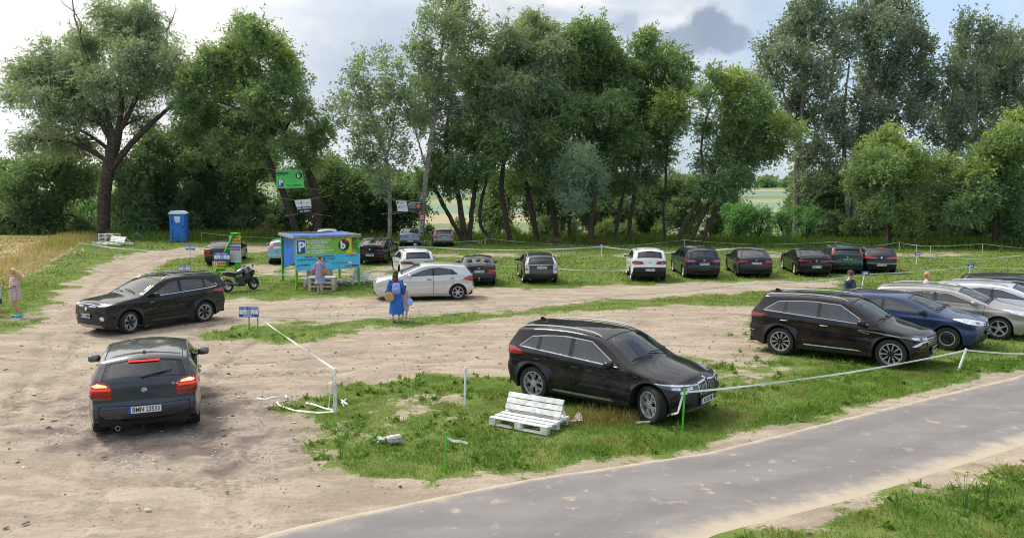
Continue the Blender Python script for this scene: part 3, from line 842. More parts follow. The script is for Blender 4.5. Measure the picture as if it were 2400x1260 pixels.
def cars_near():
 # ---- anthracite hatchback seen from behind, bottom left
 c = car('hatch', S('hatch', ds=.035, L=4.32, W=1.765, H=1.43, wb=2.69, fo=.76, r=.322, gc=.19, paint=PANT, cowl=(1.30, .96), rf=(2.05, 1.345), roof=[(2.7, 1.395), (3.3, 1.375)], rr=(3.86, 1.315), gb=(4.14, .985), tail=.92, rbump=.60, belt=(.93, .985), rim='five', rwglass=glassmat('rear_glass', (.5, .56, .58)), tw=.235, tumble=26, wrb=3.72, wrt=3.35, cr=.14, pr=.15),
   'dark grey five-door hatchback driving off at front left, brake lights lit, plate BMN 23533', name='hatchback_car')
 finish(c, ms=.95, mu=.50)
 rear_set(c, [[(-.25, .735), (-.02, .725), (.12, .75), (.20, .90), (.10, 1.0), (-.06, 1.01), (-.22, .975), (-.26, .88)]], REDL, 38, .04)
 for sd in (1, -1):
  decal(c, 'brake_bulb', [(-.19, .935), (.0, .93), (.05, .955), (-.02, .985), (-.16, .965)], REDBR, None, 'rc', sd, .022, .05, 38)
  decal(c, 'lamp_band', [(-.23, .875), (.12, .875), (.12, .91), (-.23, .91)], REDLIT, None, 'rc', sd, .019, .05, 38)
  decal(c, 'lamp_band', [(-.23, .755), (.06, .755), (.08, .80), (-.23, .80)], mat('dark_red_lens', (.12, .01, .012), .15, coat=1), None, 'rc', sd, .019, .05, 38)
 rr(c, 'third_brake_light', rect(-.24, .24, 1.293, 1.318), REDLIT, .02)
 rr(c, 'bumper_lower', [(-.60, .24), (.60, .24), (.66, .30), (.56, .355), (-.56, .355), (-.66, .30)], BLK, .006)
 rr(c, 'bumper_crease', [(-.80, .372), (.80, .372), (.78, .384), (-.78, .384)], BLK, .003)
 rr(c, 'tailgate_seam', [(-.66, .612), (.66, .612), (.66, .622), (-.66, .622)], DRK, .003, step=.06, thick=0)
 plate(c, 'BMN 23533', z=.55, w=.52); badge(c, 'rear', .865, .042, 'quad'); emblem_text(c, '116 d', -.46, .93, .055)
 exhaust(c, .42, .255, .036); wipers(c, True, (.05, -.42, 3)); antenna(c)
 for sd in (1, -1):
  b = MB(); b.tube([p + Vector((0, 0, .001)) for p in top_line(c, .955 * sd, c['irf'], c['irr'] - 1)], .007, 6); b.build('roof_seam', DRK, c['root'])
 a, b_ = gp(230, 1009), gp(461, 985); f = Vector((-(b_ - a).y, (b_ - a).x, 0)).normalized(); rz = atan2(f.y, f.x); m = (a + b_) / 2 + f * 1.345; put(c, m.x, m.y, rz)

 # ---- black SUV with driver, left
 c = car('rav', S('suv', ds=.035, L=4.48, W=1.845, H=1.68, wb=2.66, fo=.84, r=.35, gc=.20, nose=.95, fdz=.09, bump=.55, paint=PK, cowl=(1.22, 1.10), rf=(2.05, 1.56), roof=[(2.75, 1.625), (3.5, 1.61)], rr=(4.22, 1.56), gb=(4.47, 1.16), tail=1.04, rbump=.76, belt=(1.05, 1.15), rim='snow', steer=R(16), wrt=3.75, wrb=4.02, uB=2.62, uC=3.52, kick=.06, clad=dict(sill=.16, wide=1), glass=[glassmat('open_side_glass', (.75, .8, .8)), GLSD, GLSD], char=.93),
   'black SUV with a driver at its open window, turning on the sandy track at left', name='suv_car', cat='SUV')
 finish(c, hm=PK, mc=PK)
 chrome = SILV
 for sd in (1, -1): ribbon(c, 'window_trim', [(1.60, 1.075), (2.6, 1.112), (3.6, 1.158), (3.98, 1.19), (4.02, 1.24), (3.98, 1.30)], .022, CHR, None, sd, .005)
 rails(c, SILV, .94, .05)
 head_set(c, [(-.62, .775), (-.30, .765), (.0, .795), (.30, .86), (.36, .905), (.10, .895), (-.25, .865), (-.60, .825)], DRKL, 40, [([(-.25, .79), (.02, .812), (.22, .868), (-.05, .862), (-.2, .84)], CLRL), ([(-.58, .785), (-.34, .778), (-.32, .81), (-.56, .818)], CLRL)])
 ff(c, 'grille', [(-.62, .755), (.62, .755), (.60, .80), (.22, .845), (-.22, .845), (-.60, .80)], BLK, .012)
 ff(c, 'grille_chrome', [(-.64, .805), (-.2, .852), (.2, .852), (.64, .805), (.64, .818), (.2, .866), (-.2, .866), (-.64, .818)], CHR, .016)
 ff(c, 'lower_grille', [(-.60, .34), (.60, .34), (.66, .42), (.58, .60), (-.58, .60), (-.66, .42)], BLK, .008)
 ff(c, 'bumper_lip', [(-.70, .235), (.70, .235), (.62, .33), (-.62, .33)], SILV, .02)
 for sd in (1, -1): decal(c, 'foglight', [(-.16, .48), (-.04, .48), (-.02, .54), (-.08, .60), (-.18, .57)], CLRL, None, 'fc', sd, .02, .05, 45); decal(c, 'bumper_corner', [(-.36, .40), (-.02, .44), (.10, .60), (-.06, .66), (-.30, .60)], BLK, None, 'fc', sd, .008, .05, 45)
 badge(c, 'front', .82, .06, 'chrome'); plate(c, 'WE 2W88A', 'front', .60)
 rear_set(c, [[(-.45, .96), (.05, .97), (.34, 1.02), (.42, 1.07), (.1, 1.12), (-.4, 1.09)]], REDL, 40)
 plate(c, 'WE 2W88A', 'rear', .90); wipers(c, True)
 decal(c, 'fender_badge', [(1.50, .885), (1.66, .885), (1.64, .905), (1.49, .905)], CHR, None, 'side', 1, .008, .1)
 side_lip(c, mat('sill_grey', (.05, .05, .053), .5), 1.50, 3.18, .30, .05)
 place_side(c, 1, (478, 753), (302, 780))

 # ---- black SUV with chrome window line, centre right
 c = car('x1', S('suv', ds=.033, L=4.20, W=1.82, H=1.555, wb=2.67, fo=.70, r=.345, gc=.20, nose=.77, fdz=-.10, bump=.50, paint=PK, cowl=(1.06, .955), rf=(1.80, 1.43), roof=[(2.5, 1.50), (3.2, 1.485)], rr=(3.84, 1.43), gb=(4.10, 1.07), tail=1.0, rbump=.70, belt=(.92, 1.02), rim='y5', steer=R(-24), wrt=3.44, wrb=3.74, uB=2.46, uC=3.24, kick=.05, clad=dict(sill=.13), glass=[glassmat('side_glass_clear', (.66, .73, .74)), GLSD, GLSD], char=.90, dash=DASH, wsglass=GLSW),
   'black SUV with chrome window line and twin-spoke wheels behind the white pallet bench', name='suv_car', cat='SUV')
 finish(c, hm=PK)
 chrome_dlo(c, SILV, .020); rails(c, SILV, .94, .035)
 side_lip(c, SILV, 1.46, 3.0, .285, .035)
 head_set(c, [(-.56, .74), (-.20, .735), (.12, .765), (.30, .80), (.42, .875), (.1, .875), (-.4, .845), (-.58, .82)], DRKL, 40, [([(-.5, .825), (.1, .862), (.38, .868), (.36, .852), (.1, .84), (-.48, .805)], CLRL), ([(-.30, .76), (-.16, .76), (-.14, .80), (-.28, .81)], CLRL), ([(-.02, .775), (.12, .79), (.14, .82), (.0, .82)], CLRL)])
 for sd in (1, -1):
  ff(c, 'grille_frame', [(sd * .02, .60), (sd * .26, .585), (sd * .33, .70), (sd * .31, .85), (sd * .05, .875)][::sd], CHR, .022)
  o = decal(c, 'grille', fz(c, [(sd * .05, .625), (sd * .245, .61), (sd * .305, .70), (sd * .285, .825), (sd * .07, .845)][::sd]), BLK, None, 'front', 1, .027)
  for k in range(5): decal(c, 'grille_bar', rect(sd * (.09 + k * .045) - .006, sd * (.09 + k * .045) + .006, .55, .71), SILV, o, 'front', 1, .032, .1)
  decal(c, 'air_intake', [(-.40, .40), (-.06, .44), (.06, .56), (-.10, .64), (-.38, .58)], BLK, None, 'fc', sd, .006, .05, 42)
  decal(c, 'foglight', [(-.14, .60), (.02, .615), (.0, .66), (-.12, .655)], CLRL, None, 'fc', sd, .014, .05, 42)
 ff(c, 'lower_grille', [(-.50, .33), (.50, .33), (.46, .45), (-.46, .45)], BLK, .006)
 ff(c, 'bumper_lip', [(-.60, .235), (.60, .235), (.50, .315), (-.50, .315)], SILV, .02)
 badge(c, 'front', .80, .040, 'quad'); plate(c, 'AI 1315 HP', 'front', .40)
 rear_set(c, [[(-.45, .88), (.10, .90), (.36, .93), (.34, .985), (.14, 1.06), (-.4, 1.03)]], REDL, 40)
 ribbon(c, 'fuel_flap_seam', [(3.50, .83), (3.67, .84), (3.68, .97), (3.51, .96)], .010, DRK, None, -1, .001, True)
 antenna(c); wipers(c, True); plate(c, 'AI 1315 HP', 'rear', .86)
 place_side(c, -1, (1255, 933), (1527, 988))

 # ---- aubergine SUV, right
 c = car('kol', S('suv', ds=.035, L=4.42, W=1.84, H=1.65, wb=2.705, fo=.74, r=.362, gc=.21, nose=.82, fdz=-.06, bump=.53, paint=PMAR, cowl=(.96, 1.0), rf=(1.76, 1.525), roof=[(2.45, 1.595), (3.2, 1.58)], rr=(3.97, 1.535), gb=(4.25, 1.13), tail=1.06, rbump=.74, belt=(.99, 1.09), rim='ten', wrt=3.56, wrb=3.92, uB=2.48, uC=3.34, kick=.06, clad=dict(sill=.13), glass=[glassmat('side_glass_clear', (.66, .73, .74)), GLSD, GLSD], char=.92),
   'dark aubergine SUV with chrome trim and ten-blade wheels, nearest of the parked row at right', name='suv_car', cat='SUV', group='cars parked in the row at right')
 finish(c, hm=CHR, ms=1.1); chrome_dlo(c, SILV, .021); rails(c, SILV, .94, .04); side_lip(c, mat('sill_silver', (.6, .61, .62), .3, .3), 1.42, 3.05, .355, .025)
 for sd in (1, -1): ribbon(c, 'fender_trim', [(.30, .78), (.7, .82), (1.22, .865), (1.46, .885), (1.50, .855), (1.30, .81), (1.24, .81)], .026, SILV, None, sd, .014)
 head_set(c, [(-.55, .76), (-.15, .76), (.15, .80), (.36, .885), (.1, .905), (-.3, .875), (-.56, .85)], DRKL, 40, [([(-.34, .79), (-.14, .795), (-.10, .84), (-.3, .845)], CLRL), ([(-.03, .80), (.12, .825), (.16, .865), (.0, .86)], CLRL), ([(-.5, .755), (-.1, .735), (.10, .63), (.14, .64), (.0, .76), (-.45, .775)], CLRL)])
 ff(c, 'grille', [(-.46, .62), (.46, .62), (.52, .78), (.44, .86), (-.44, .86), (-.52, .78)], BLK, .012)
 for k in range(4): ff(c, 'grille_bar', rect(-.46, .46, .655 + k * .05, .672 + k * .05), CHR, .018)
 ff(c, 'lower_grille', [(-.62, .33), (.62, .33), (.56, .48), (-.56, .48)], BLK, .006); ff(c, 'bumper_lip', [(-.58, .26), (.58, .26), (.52, .30), (-.52, .30)], CHR, .02)
 badge(c, 'front', .70, .07, 'chrome'); plate(c, 'WI 0467N', 'front', .48)
 rear_set(c, [[(-.6, .95), (.0, .955), (.28, .985), (.36, 1.06), (.05, 1.09), (-.55, 1.05)]], mat('smoked_red_lens', (.16, .01, .015), .1, coat=1), 40)
 ribbon(c, 'bumper_trim', [(4.16, .60), (4.32, .62), (4.36, .70)], .02, CHR, None, -1, .006)
 antenna(c); wipers(c, True); plate(c, 'WI 0467N', 'rear', .9)
 place_side(c, -1, (1834, 829), (2083, 861))
 rk = c['root'].rotation_euler.z

 # ---- navy hatchback
 c = car('navy', S('hatch', ds=.038, L=4.22, W=1.76, H=1.43, wb=2.60, fo=.80, r=.318, gc=.16, nose=.79, fdz=.05, cowl=(.98, .96), rf=(1.88, 1.34), roof=[(2.5, 1.39), (3.1, 1.37)], rr=(3.80, 1.295), gb=(4.10, .98), tail=.90, belt=(.92, .99), paint=PNAV, rim='steel', wrt=3.28, wrb=3.52, uB=2.48, uC=3.26, kick=.02, glass=[GLS, GLS, GLS], rwglass=GLS),
   'dark blue five-door hatchback with black steel wheels, second in the row at right', name='hatchback_car', group='cars parked in the row at right')
 finish(c, hm=PNAV, mc=BLK)
 head_set(c, [(-.50, .66), (-.15, .665), (.18, .72), (.42, .80), (.40, .83), (.05, .815), (-.35, .755), (-.52, .71)], CLRL, 40, [([(-.2, .70), (-.06, .71), (-.04, .755), (-.18, .745)], DRKL)])
 ff(c, 'grille', [(-.30, .62), (.30, .62), (.36, .69), (.2, .715), (-.2, .715), (-.36, .69)], BLK, .01); ff(c, 'lower_grille', [(-.60, .27), (.60, .27), (.54, .42), (-.54, .42)], BLK, .006)
 badge(c, 'front', .70, .055, 'chrome'); plate(c, 'WPI 51AC', 'front', .50)
 rear_set(c, [[(-.35, .74), (.05, .74), (.2, .82), (.16, .95), (-.30, .97)]]); antenna(c, False); wipers(c)
 place_side(c, -1, None, (2220, 818), rk - R(1))

 # ---- beige grey estate
 c = car('beige', S('hatch', ds=.042, L=4.56, W=1.80, H=1.45, wb=2.70, fo=.84, r=.322, gc=.16, nose=.79, fdz=.05, cowl=(1.05, .97), rf=(1.98, 1.35), roof=[(2.6, 1.40), (3.4, 1.38)], rr=(4.18, 1.31), gb=(4.44, 1.0), tail=.93, belt=(.95, 1.03), paint=PBEI, rim='five', wrt=3.75, wrb=4.05, uB=2.55, uC=3.36, glass=[GLS, GLS, GLSD], rwglass=GLS),
   'beige grey estate car with silver roof rails, third in the row at right', name='estate_car', group='cars parked in the row at right')
 finish(c, hm=PBEI); rails(c, SILV, .94, .05)
 head_set(c, [(-.42, .66), (-.05, .67), (.30, .74), (.50, .83), (.45, .85), (.05, .80), (-.40, .74)], CLRL, 40, [([(-.15, .70), (.0, .71), (.02, .75), (-.14, .745)], DRKL)])
 for sd in (1, -1): decal(c, 'foglight', [(-.14, .42), (0, .42), (.0, .50), (-.14, .50)], CLRL, None, 'fc', sd, .01, .05, 42)
 ff(c, 'grille', [(-.5, .34), (.5, .34), (.44, .56), (-.44, .56)], BLK, .006); badge(c, 'front', .70, .055, 'chrome')
 rear_set(c, [[(-.35, .76), (.05, .76), (.2, .84), (.1, 1.0), (-.30, .98)]]); antenna(c, False); wipers(c); plate(c, 'WW 402NA', 'front', .50)
 place_side(c, -1, None, (2340, 793), rk)
 # ---- pale silver hatchback
 c = car('psilver', S('hatch', ds=.042, L=4.40, W=1.78, H=1.47, wb=2.66, fo=.88, r=.32, gc=.16, nose=.82, fdz=.07, cowl=(1.10, .99), rf=(2.02, 1.37), roof=[(2.7, 1.42), (3.3, 1.40)], rr=(4.0, 1.33), gb=(4.28, 1.0), tail=.93, belt=(.96, 1.04), paint=PSILB, rim='six', wrt=3.6, wrb=3.85, uB=2.50, uC=3.30, glass=[GLS, GLS, GLSD]),
   'pale silver hatchback cut by the right picture edge, between beige estate and black estate', name='hatchback_car', group='cars parked in the row at right')
 finish(c, hm=PSILB); rails(c, SILV, .94, .035)
 head_set(c, [(-.42, .68), (-.05, .69), (.30, .76), (.50, .85), (.45, .87), (.05, .82), (-.40, .76)], CLRL, 40); wipers(c)
 rear_set(c, [[(-.35, .76), (.05, .76), (.2, .84), (.1, 1.0), (-.30, .98)]]); ff(c, 'grille', [(-.5, .34), (.5, .34), (.44, .56), (-.44, .56)], BLK, .006)
 place_side(c, -1, None, (2466, 782), rk + R(1))
 # ---- black estate, right edge
 c = car('bestate', S('hatch', ds=.042, L=4.75, W=1.83, H=1.52, wb=2.80, fo=.88, r=.335, gc=.16, nose=.85, fdz=.09, cowl=(1.28, 1.0), rf=(2.20, 1.41), roof=[(2.8, 1.46), (3.6, 1.44)], rr=(4.42, 1.37), gb=(4.66, 1.0), tail=.93, belt=(.96, 1.04), paint=PKB, rim='five', wrt=3.95, wrb=4.25, uB=2.70, uC=3.55, glass=[GLS, GLSD, GLSD]),
   'black estate car with chrome window line at the right picture edge, last of the row', name='estate_car', group='cars parked in the row at right')
 finish(c, hm=PKB); chrome_dlo(c, SILV, .026); rails(c, BLK, .94, .03); wipers(c); ff(c, 'grille', [(-.5, .34), (.5, .34), (.44, .72), (-.44, .72)], BLK, .006)
 head_set(c, [(-.42, .68), (-.05, .69), (.30, .76), (.50, .85), (.45, .87), (.05, .82), (-.40, .76)], DRKL, 40)
 rear_set(c, [[(-.35, .76), (.05, .76), (.2, .84), (.1, 1.0), (-.30, .98)]])
 place_side(c, -1, None, (2545, 762), rk + R(2))
 # ---- silver hatchback, centre
 c = car('silver', S('hatch', ds=.04, L=4.22, W=1.76, H=1.515, wb=2.60, fo=.89, r=.318, gc=.16, nose=.83, fdz=.09, cowl=(1.08, 1.02), rf=(2.02, 1.43), roof=[(2.6, 1.475), (3.2, 1.45)], rr=(3.80, 1.375), gb=(4.10, 1.02), tail=.93, belt=(.96, 1.04), paint=PSIL, rim='six', wrt=3.28, wrb=3.52, uB=2.48, uC=3.26, kick=.02, glass=[GLS, GLSD, GLSD], rwglass=GLS),
   'silver five-door hatchback crossing the middle of the lot behind the blue-dressed woman', name='hatchback_car')
 finish(c, hm=PSIL)
 head_set(c, [(-.50, .66), (-.15, .665), (.18, .72), (.42, .80), (.40, .83), (.05, .815), (-.35, .755), (-.52, .71)], CLRL, 40, [([(-.2, .70), (-.06, .71), (-.04, .755), (-.18, .745)], DRKL)])
 ff(c, 'grille', [(-.30, .62), (.30, .62), (.36, .69), (.2, .715), (-.2, .715), (-.36, .69)], BLK, .01); ff(c, 'lower_grille', [(-.45, .25), (.45, .25), (.40, .40), (-.40, .40)], BLK, .006)
 for sd in (1, -1): decal(c, 'foglight_recess', [(-.42, .27), (-.05, .28), (-.03, .34), (-.2, .37), (-.38, .35)], BLK, None, 'fc', sd, .006, .05, 42)
 badge(c, 'front', .70, .055, 'chrome'); plate(c, 'WND 6T20', 'front', .50)
 rear_set(c, [[(-.35, .78), (.05, .78), (.30, .86), (.22, .93), (.10, 1.0), (-.30, .99)]]); antenna(c, False); wipers(c)
 ribbon(c, 'fuel_flap_seam', [(3.60, .83), (3.75, .83), (3.77, .90), (3.75, .97), (3.60, .97), (3.58, .90)], .010, mat('seam_grey', (.12, .12, .12), .6), None, 1, .001, True)
 place_side(c, 1, (1073, 701), None, R(189))

def cars_far():
 G = 'cars parked at the far side of the lot'
 def fc(key, spec, label, px, py, rz, name='parked_car', cat='car', **k):
  spec.setdefault('ds', .065); spec.setdefault('cols', 7); spec.setdefault('rings', 9)
  c = car(key, spec, label, cat, G, name); place_rear(c, px, py, rz); return c
 LH = [(-.36, .78), (.02, .78), (.18, .84), (.14, .96), (-.30, .97)]
 # white car behind the silver one
 c = fc('whiteback', S('suv', H=1.56, W=1.80, L=4.35, gc=.19, paint=PWHT, cowl=(1.2, 1.05), rf=(2.05, 1.46), roof=[(2.7, 1.51)], rr=(3.98, 1.45), gb=(4.24, 1.07), belt=(1.0, 1.07), tail=.98, rbump=.70, nose=.94, rim='dark5'), 'white crossover half hidden behind the silver hatchback, left flank showing', 976, 652, 106)
 finish(c, hm=PWHT, mc=BLK); rails(c, BLK, .93, .03); rear_set(c, [[(-.5, .84), (.05, .85), (.22, .90), (.12, .98), (-.45, .97)]]); rr(c, 'bumper_lower', rect(-.80, .80, .22, .52), BLK, .01); plate(c, 'WN 6602L', z=.84)
 rr(c, 'spoiler_gloss', rect(-.60, .60, 1.40, 1.44, .03), BLK, .02)
 # old black compact saloon
 c = fc('compact', S('sedan', L=4.21, W=1.70, H=1.39, wb=2.70, fo=.75, r=.305, paint=PKB, deck=[(4.10, .96, .06)], gb=(3.78, 1.0), rr=(3.02, 1.30), tail=.88, rbump=.58, wrt=2.8, wrb=3.35, rwglass=glassmat('pale_rear_glass', (.5, .55, .55)), rim='five', uC=3.10), 'old black three-box saloon with orange-red lamps, behind the silver hatchback tail', 1121, 667, 95, 'saloon_car')
 finish(c, hm=PKB); rear_set(c, [([(-.42, .64), (-.03, .64), (-.0, .80), (-.42, .80)], REDL), ([(-.30, .72), (-.05, .72), (-.05, .79), (-.30, .79)], ORGL)], alpha=20); plate(c, 'WOT 04801', z=.73); badge(c, 'rear', .88, .035, 'quad')
 rr(c, 'bumper_strip', rect(-.80, .80, .50, .56), BLK, .012); b = MB(); b.tube([(c['xR'] + .05, 0, .32), (c['xR'] - .10, 0, .32), (c['xR'] - .12, 0, .40)], .02, 8); b.sell((c['xR'] - .12, 0, .42), (.028, .028, .028), 1, 10, 8); b.build('tow_hook', CHR, c['root'])
 # black coupe SUV
 c = fc('coupesuv', S('suv', L=4.73, W=1.90, H=1.60, wb=2.87, fo=.84, r=.37, gc=.19, paint=PK, cowl=(1.25, 1.06), rf=(2.15, 1.48), roof=[(2.7, 1.545)], rr=(3.25, 1.50), rrf=.4, gb=(4.42, 1.13), gbf=.05, deck=[(4.60, 1.12, .04)], tail=1.0, rbump=.72, belt=(1.02, 1.10), wrt=3.2, wrb=3.9, rim='dark5', clad=None), 'black coupe-style SUV with a thin tail spoiler, right of the parking stall', 876, 616, 87, 'suv_car', 'SUV')
 finish(c, hm=PK); rear_set(c, [[(-.50, .86), (.05, .87), (.20, .90), (.16, .95), (-.5, .95)]], mat('smoked_red_lens', (.16, .01, .015), .1, coat=1)); plate(c, 'WPI 8000S', z=.62); rr(c, 'exhaust_trim', rect(.45, .75, .30, .36, .02), CHR, .01, True); badge(c, 'rear', .96, .05, 'chrome'); antenna(c)
 b = MB(); b.tube([(c['xR'] + .16, -.62, 1.14), (c['xR'] + .02, -.60, 1.19), (c['xR'] - .02, 0, 1.205), (c['xR'] + .02, .60, 1.19), (c['xR'] + .16, .62, 1.14)], .022, 8); b.build('tail_spoiler', BLK, c['root'])
 rr(c, 'lamp_reflector', rect(.50, .85, .50, .53), REDL, .01, True)
 # dark saloon behind the signs
 c = fc('saloon', S('sedan', L=4.58, W=1.80, H=1.43, wb=2.72, paint=PDGR, rim='twin7'), 'dark grey saloon parked behind the green sign stand and its signs', 521, 618, 98, 'saloon_car')
 finish(c, hm=PDGR); rear_set(c, [[(-.30, .66), (.02, .66), (.20, .72), (.16, .90), (-.02, 1.0), (-.26, .98)]], alpha=40); plate(c, 'WX 59201', z=.78); rr(c, 'bumper_strip', rect(-.8, .8, .50, .54), BLK, .01)
 # light blue hatch
 c = fc('lightblue', S('hatch', L=4.17, W=1.70, H=1.48, paint=PLBL, rr=(3.62, 1.37), gb=(4.02, 1.0), rim='steel', rwglass=GLS), 'light blue older hatchback beside the blue tarp of the stall', 663, 616, 104)
 finish(c, hm=BLK, mc=PLBL); rear_set(c, [[(-.20, 1.0), (.02, .98), (.10, 1.05), (.06, 1.30), (-.04, 1.33), (-.14, 1.28)]], alpha=35); plate(c, 'WN 1208K', z=.83); rr(c, 'bumper_strip', rect(-.75, .75, .50, .55), mat('pale_strip', (.3, .5, .56), .5), .012); rr(c, 'bumper_lower', rect(-.7, .7, .22, .40), BLK, .01)
 # silver car behind the stall roof
 c = fc('hidden', S('hatch', L=4.2, W=1.72, H=1.47, paint=PSILB, rwglass=glassmat('pale_rear_glass', (.5, .55, .55)), rim='steel'), 'silver car mostly hidden behind the blue tarp roof of the stall', 768, 580, 104)
 finish(c, hm=PSILB); rear_set(c, [LH]); plate(c, 'WL 30556', z=.78)
 # grey blue hatch far
 c = fc('greyblue', S('hatch', L=4.58, W=1.77, H=1.43, wb=2.75, paint=PGBL, rr=(3.55, 1.36), gb=(4.28, 1.0), deck=[(4.46, .98, .06)], rim='five', belt=(.93, .98)), 'grey-blue liftback parked under the two birches', 961, 576, 97)
 finish(c, hm=PGBL); rear_set(c, [([(-.62, .80), (.02, .80), (.12, .84), (.08, .92), (-.62, .92)], REDL), ([(-.6, .83), (-.2, .83), (-.2, .88), (-.6, .88)], mat('pink_lens', (.6, .3, .3), .2, coat=1))], alpha=20); plate(c, 'WR 4410C', z=.46); badge(c, 'rear', .83, .05, 'chrome')
 # small grey car with red roof
 c = fc('redroof', S('hatch', L=3.85, W=1.73, H=1.41, wb=2.50, fo=.75, r=.315, paint=PGRY, roofpaint=PRED, cowl=(1.0, .98), rf=(1.62, 1.34), roof=[(2.3, 1.385)], rr=(3.48, 1.33), gb=(3.70, .97), tail=.90, rbump=.60, belt=(.94, .97), wrt=3.15, wrb=3.35, rim='dark5', rwglass=GLSD, doors2=True, uB=2.3, uC=2.5), 'small grey hatchback with a red roof, right of the grey-blue liftback', 1039, 577, 99)
 finish(c, hm=PGRY, mc=PWHT); rear_set(c, [[(-.30, .70), (-.06, .70), (-.04, .93), (-.26, .95)]], alpha=25); plate(c, 'WI 5D81', z=.78, w=.44); rr(c, 'spoiler', rect(-.62, .62, 1.27, 1.33, .04), PRED, .05, step=.1, thick=.05)
 for y in (-.55, -.18, .18, .55): rr(c, 'bumper_grille', [(y - .12, .30), (y + .12, .30), (y + .14, .40), (y - .14, .40)], BLK, .01)
 exhaust(c, .08, .30, .04); exhaust(c, -.08, .30, .04); rr(c, 'tailgate_handle', rect(-.3, .3, .86, .90), BLK, .01)
 # graphite estate with rails
 c = fc('graphite', S('hatch', ds=.055, L=4.65, W=1.79, H=1.50, wb=2.68, fo=.98, r=.325, gc=.19, paint=PSAA, cowl=(1.35, .98), rf=(2.2, 1.37), roof=[(2.9, 1.43), (3.6, 1.40)], rr=(4.25, 1.34), gb=(4.52, .99), tail=.95, rbump=.62, belt=(.95, 1.0), wrt=3.8, wrb=4.1, rim='five', clad=dict(sill=.13)), 'graphite estate with silver roof rails and white lamp columns, alone left of the white SUV', 1264, 661, 94, 'estate_car')
 finish(c, hm=PSAA); rails(c, SILV, .92, .06); rear_set(c, [([(-.22, .56), (-.04, .56), (.0, .95), (-.04, 1.30), (-.12, 1.32), (-.16, .98), (-.22, .90)], mat('white_lens', (.55, .55, .56), .15, coat=1)), ([(-.2, .70), (-.06, .70), (-.04, .80), (-.2, .80)], REDL)], alpha=30)
 rr(c, 'tailgate_trim', rect(-.62, .62, .945, .985), CHR, .016); plate(c, 'WF 32031', z=.84); rr(c, 'bumper_plate', [(-.42, .27), (.42, .27), (.38, .39), (-.38, .39)], SILV, .014); rr(c, 'bumper_reflector', rect(.48, .66, .36, .40), REDL, .012, True); exhaust(c, .55, .27, .035); exhaust(c, -.55, .27, .035); badge(c, 'rear', .955, .04, 'chrome'); wipers(c, False, (.1, -.35, 1))
 rr(c, 'bumper_lower', rect(-.78, .78, .21, .26), BLK, .01)
 # white SUV
 c = fc('whitesuv', S('suv', ds=.055, L=4.43, W=1.81, H=1.68, wb=2.60, fo=.88, r=.345, paint=PWHT, rim='five', roof=[(2.7, 1.62)], rr=(4.05, 1.57), gb=(4.30, 1.15), rwglass=GLSD, clad=dict(sill=.14, rb=14)), 'white SUV with red oval lamps, left neighbour of the dark people carrier', 1518, 656, 86, 'suv_car', 'SUV')
 finish(c, hm=PWHT, mc=PWHT); rails(c, ALUD, .92, .03); rear_set(c, [([(-.50, .93), (-.30, .90), (-.02, .915), (.14, .96), (.12, 1.04), (-.05, 1.08), (-.40, 1.06)], REDL), ([(-.28, .95), (-.10, .95), (-.08, 1.02), (-.26, 1.02)], CLRL)], alpha=32); rr(c, 'bumper_lower', [(-.84, .24), (.84, .24), (.86, .50), (-.86, .50)], BLK, .012); plate(c, 'DZC 4W1AS', z=.63); badge(c, 'rear', 1.0, .055, 'chrome'); rr(c, 'third_brake_light', rect(-.16, .16, 1.545, 1.565), mat('dark_red_lens', (.12, .01, .012), .15, coat=1), .02)
 # dark MPV
 c = fc('mpv', S('hatch', ds=.055, L=4.77, W=1.88, H=1.65, wb=2.85, fo=.93, r=.34, gc=.17, paint=PKB, nose=.80, cowl=(1.08, 1.08), rf=(2.15, 1.54), roof=[(2.8, 1.60), (3.6, 1.58)], rr=(4.36, 1.50), gb=(4.62, 1.06), tail=.97, rbump=.66, belt=(1.0, 1.07), wrt=3.85, wrb=4.2, uB=2.55, uC=3.45, rim='twin7', tumble=20), 'dark blue-black people carrier between the white SUV and a dark saloon', 1640, 649, 89, 'mpv_car')
 finish(c, hm=PKB); rear_set(c, [([(-.45, .90), (.02, .91), (.24, .97), (.30, 1.08), (.0, 1.04), (-.4, 1.0)], REDL), ([(-.35, .93), (.05, .95), (.1, .98), (-.3, .97)], mat('pink_lens', (.6, .3, .3), .2, coat=1))], alpha=38); plate(c, 'WPI 329YC', z=.80); badge(c, 'rear', .98, .045, 'chrome'); rr(c, 'bumper_reflector', rect(.5, .78, .42, .45), REDL, .01, True); rr(c, 'tailgate_trim', rect(-.32, .32, .885, .905), CHR, .012); rr(c, 'third_brake_light', rect(-.18, .18, 1.50, 1.525), REDLIT, .02)
 # dark saloon
 c = fc('bsaloon', S('sedan', ds=.055, L=4.94, W=1.87, H=1.47, wb=2.97, fo=.88, r=.335, paint=PKB, cowl=(1.45, .97), rf=(2.35, 1.37), roof=[(2.9, 1.42)], rr=(3.55, 1.37), gb=(4.28, 1.06), deck=[(4.80, 1.05, .05)], tail=.96, rbump=.66, wrt=3.3, wrb=3.95, rim='dark5', rwglass=glassmat('pale_rear_glass', (.5, .55, .55))), 'dark blue-black saloon with wide L-shaped lamps, between people carrier and coupe', 1763, 646, 83, 'saloon_car')
 finish(c, hm=PKB); rear_set(c, [([(-.60, .82), (.0, .82), (.26, .86), (.20, .95), (-.1, .95), (-.60, .89)], REDL), ([(-.5, .835), (.1, .835), (.2, .86), (.1, .87), (-.5, .86)], REDBL)], alpha=36); plate(c, 'WJ 3194M', z=.80); badge(c, 'rear', .96, .04, 'quad'); rr(c, 'bumper_lower', rect(-.7, .7, .22, .36), BLK, .01); rr(c, 'exhaust_trim', rect(.45, .72, .33, .39, .02), ALUD, .014, True)
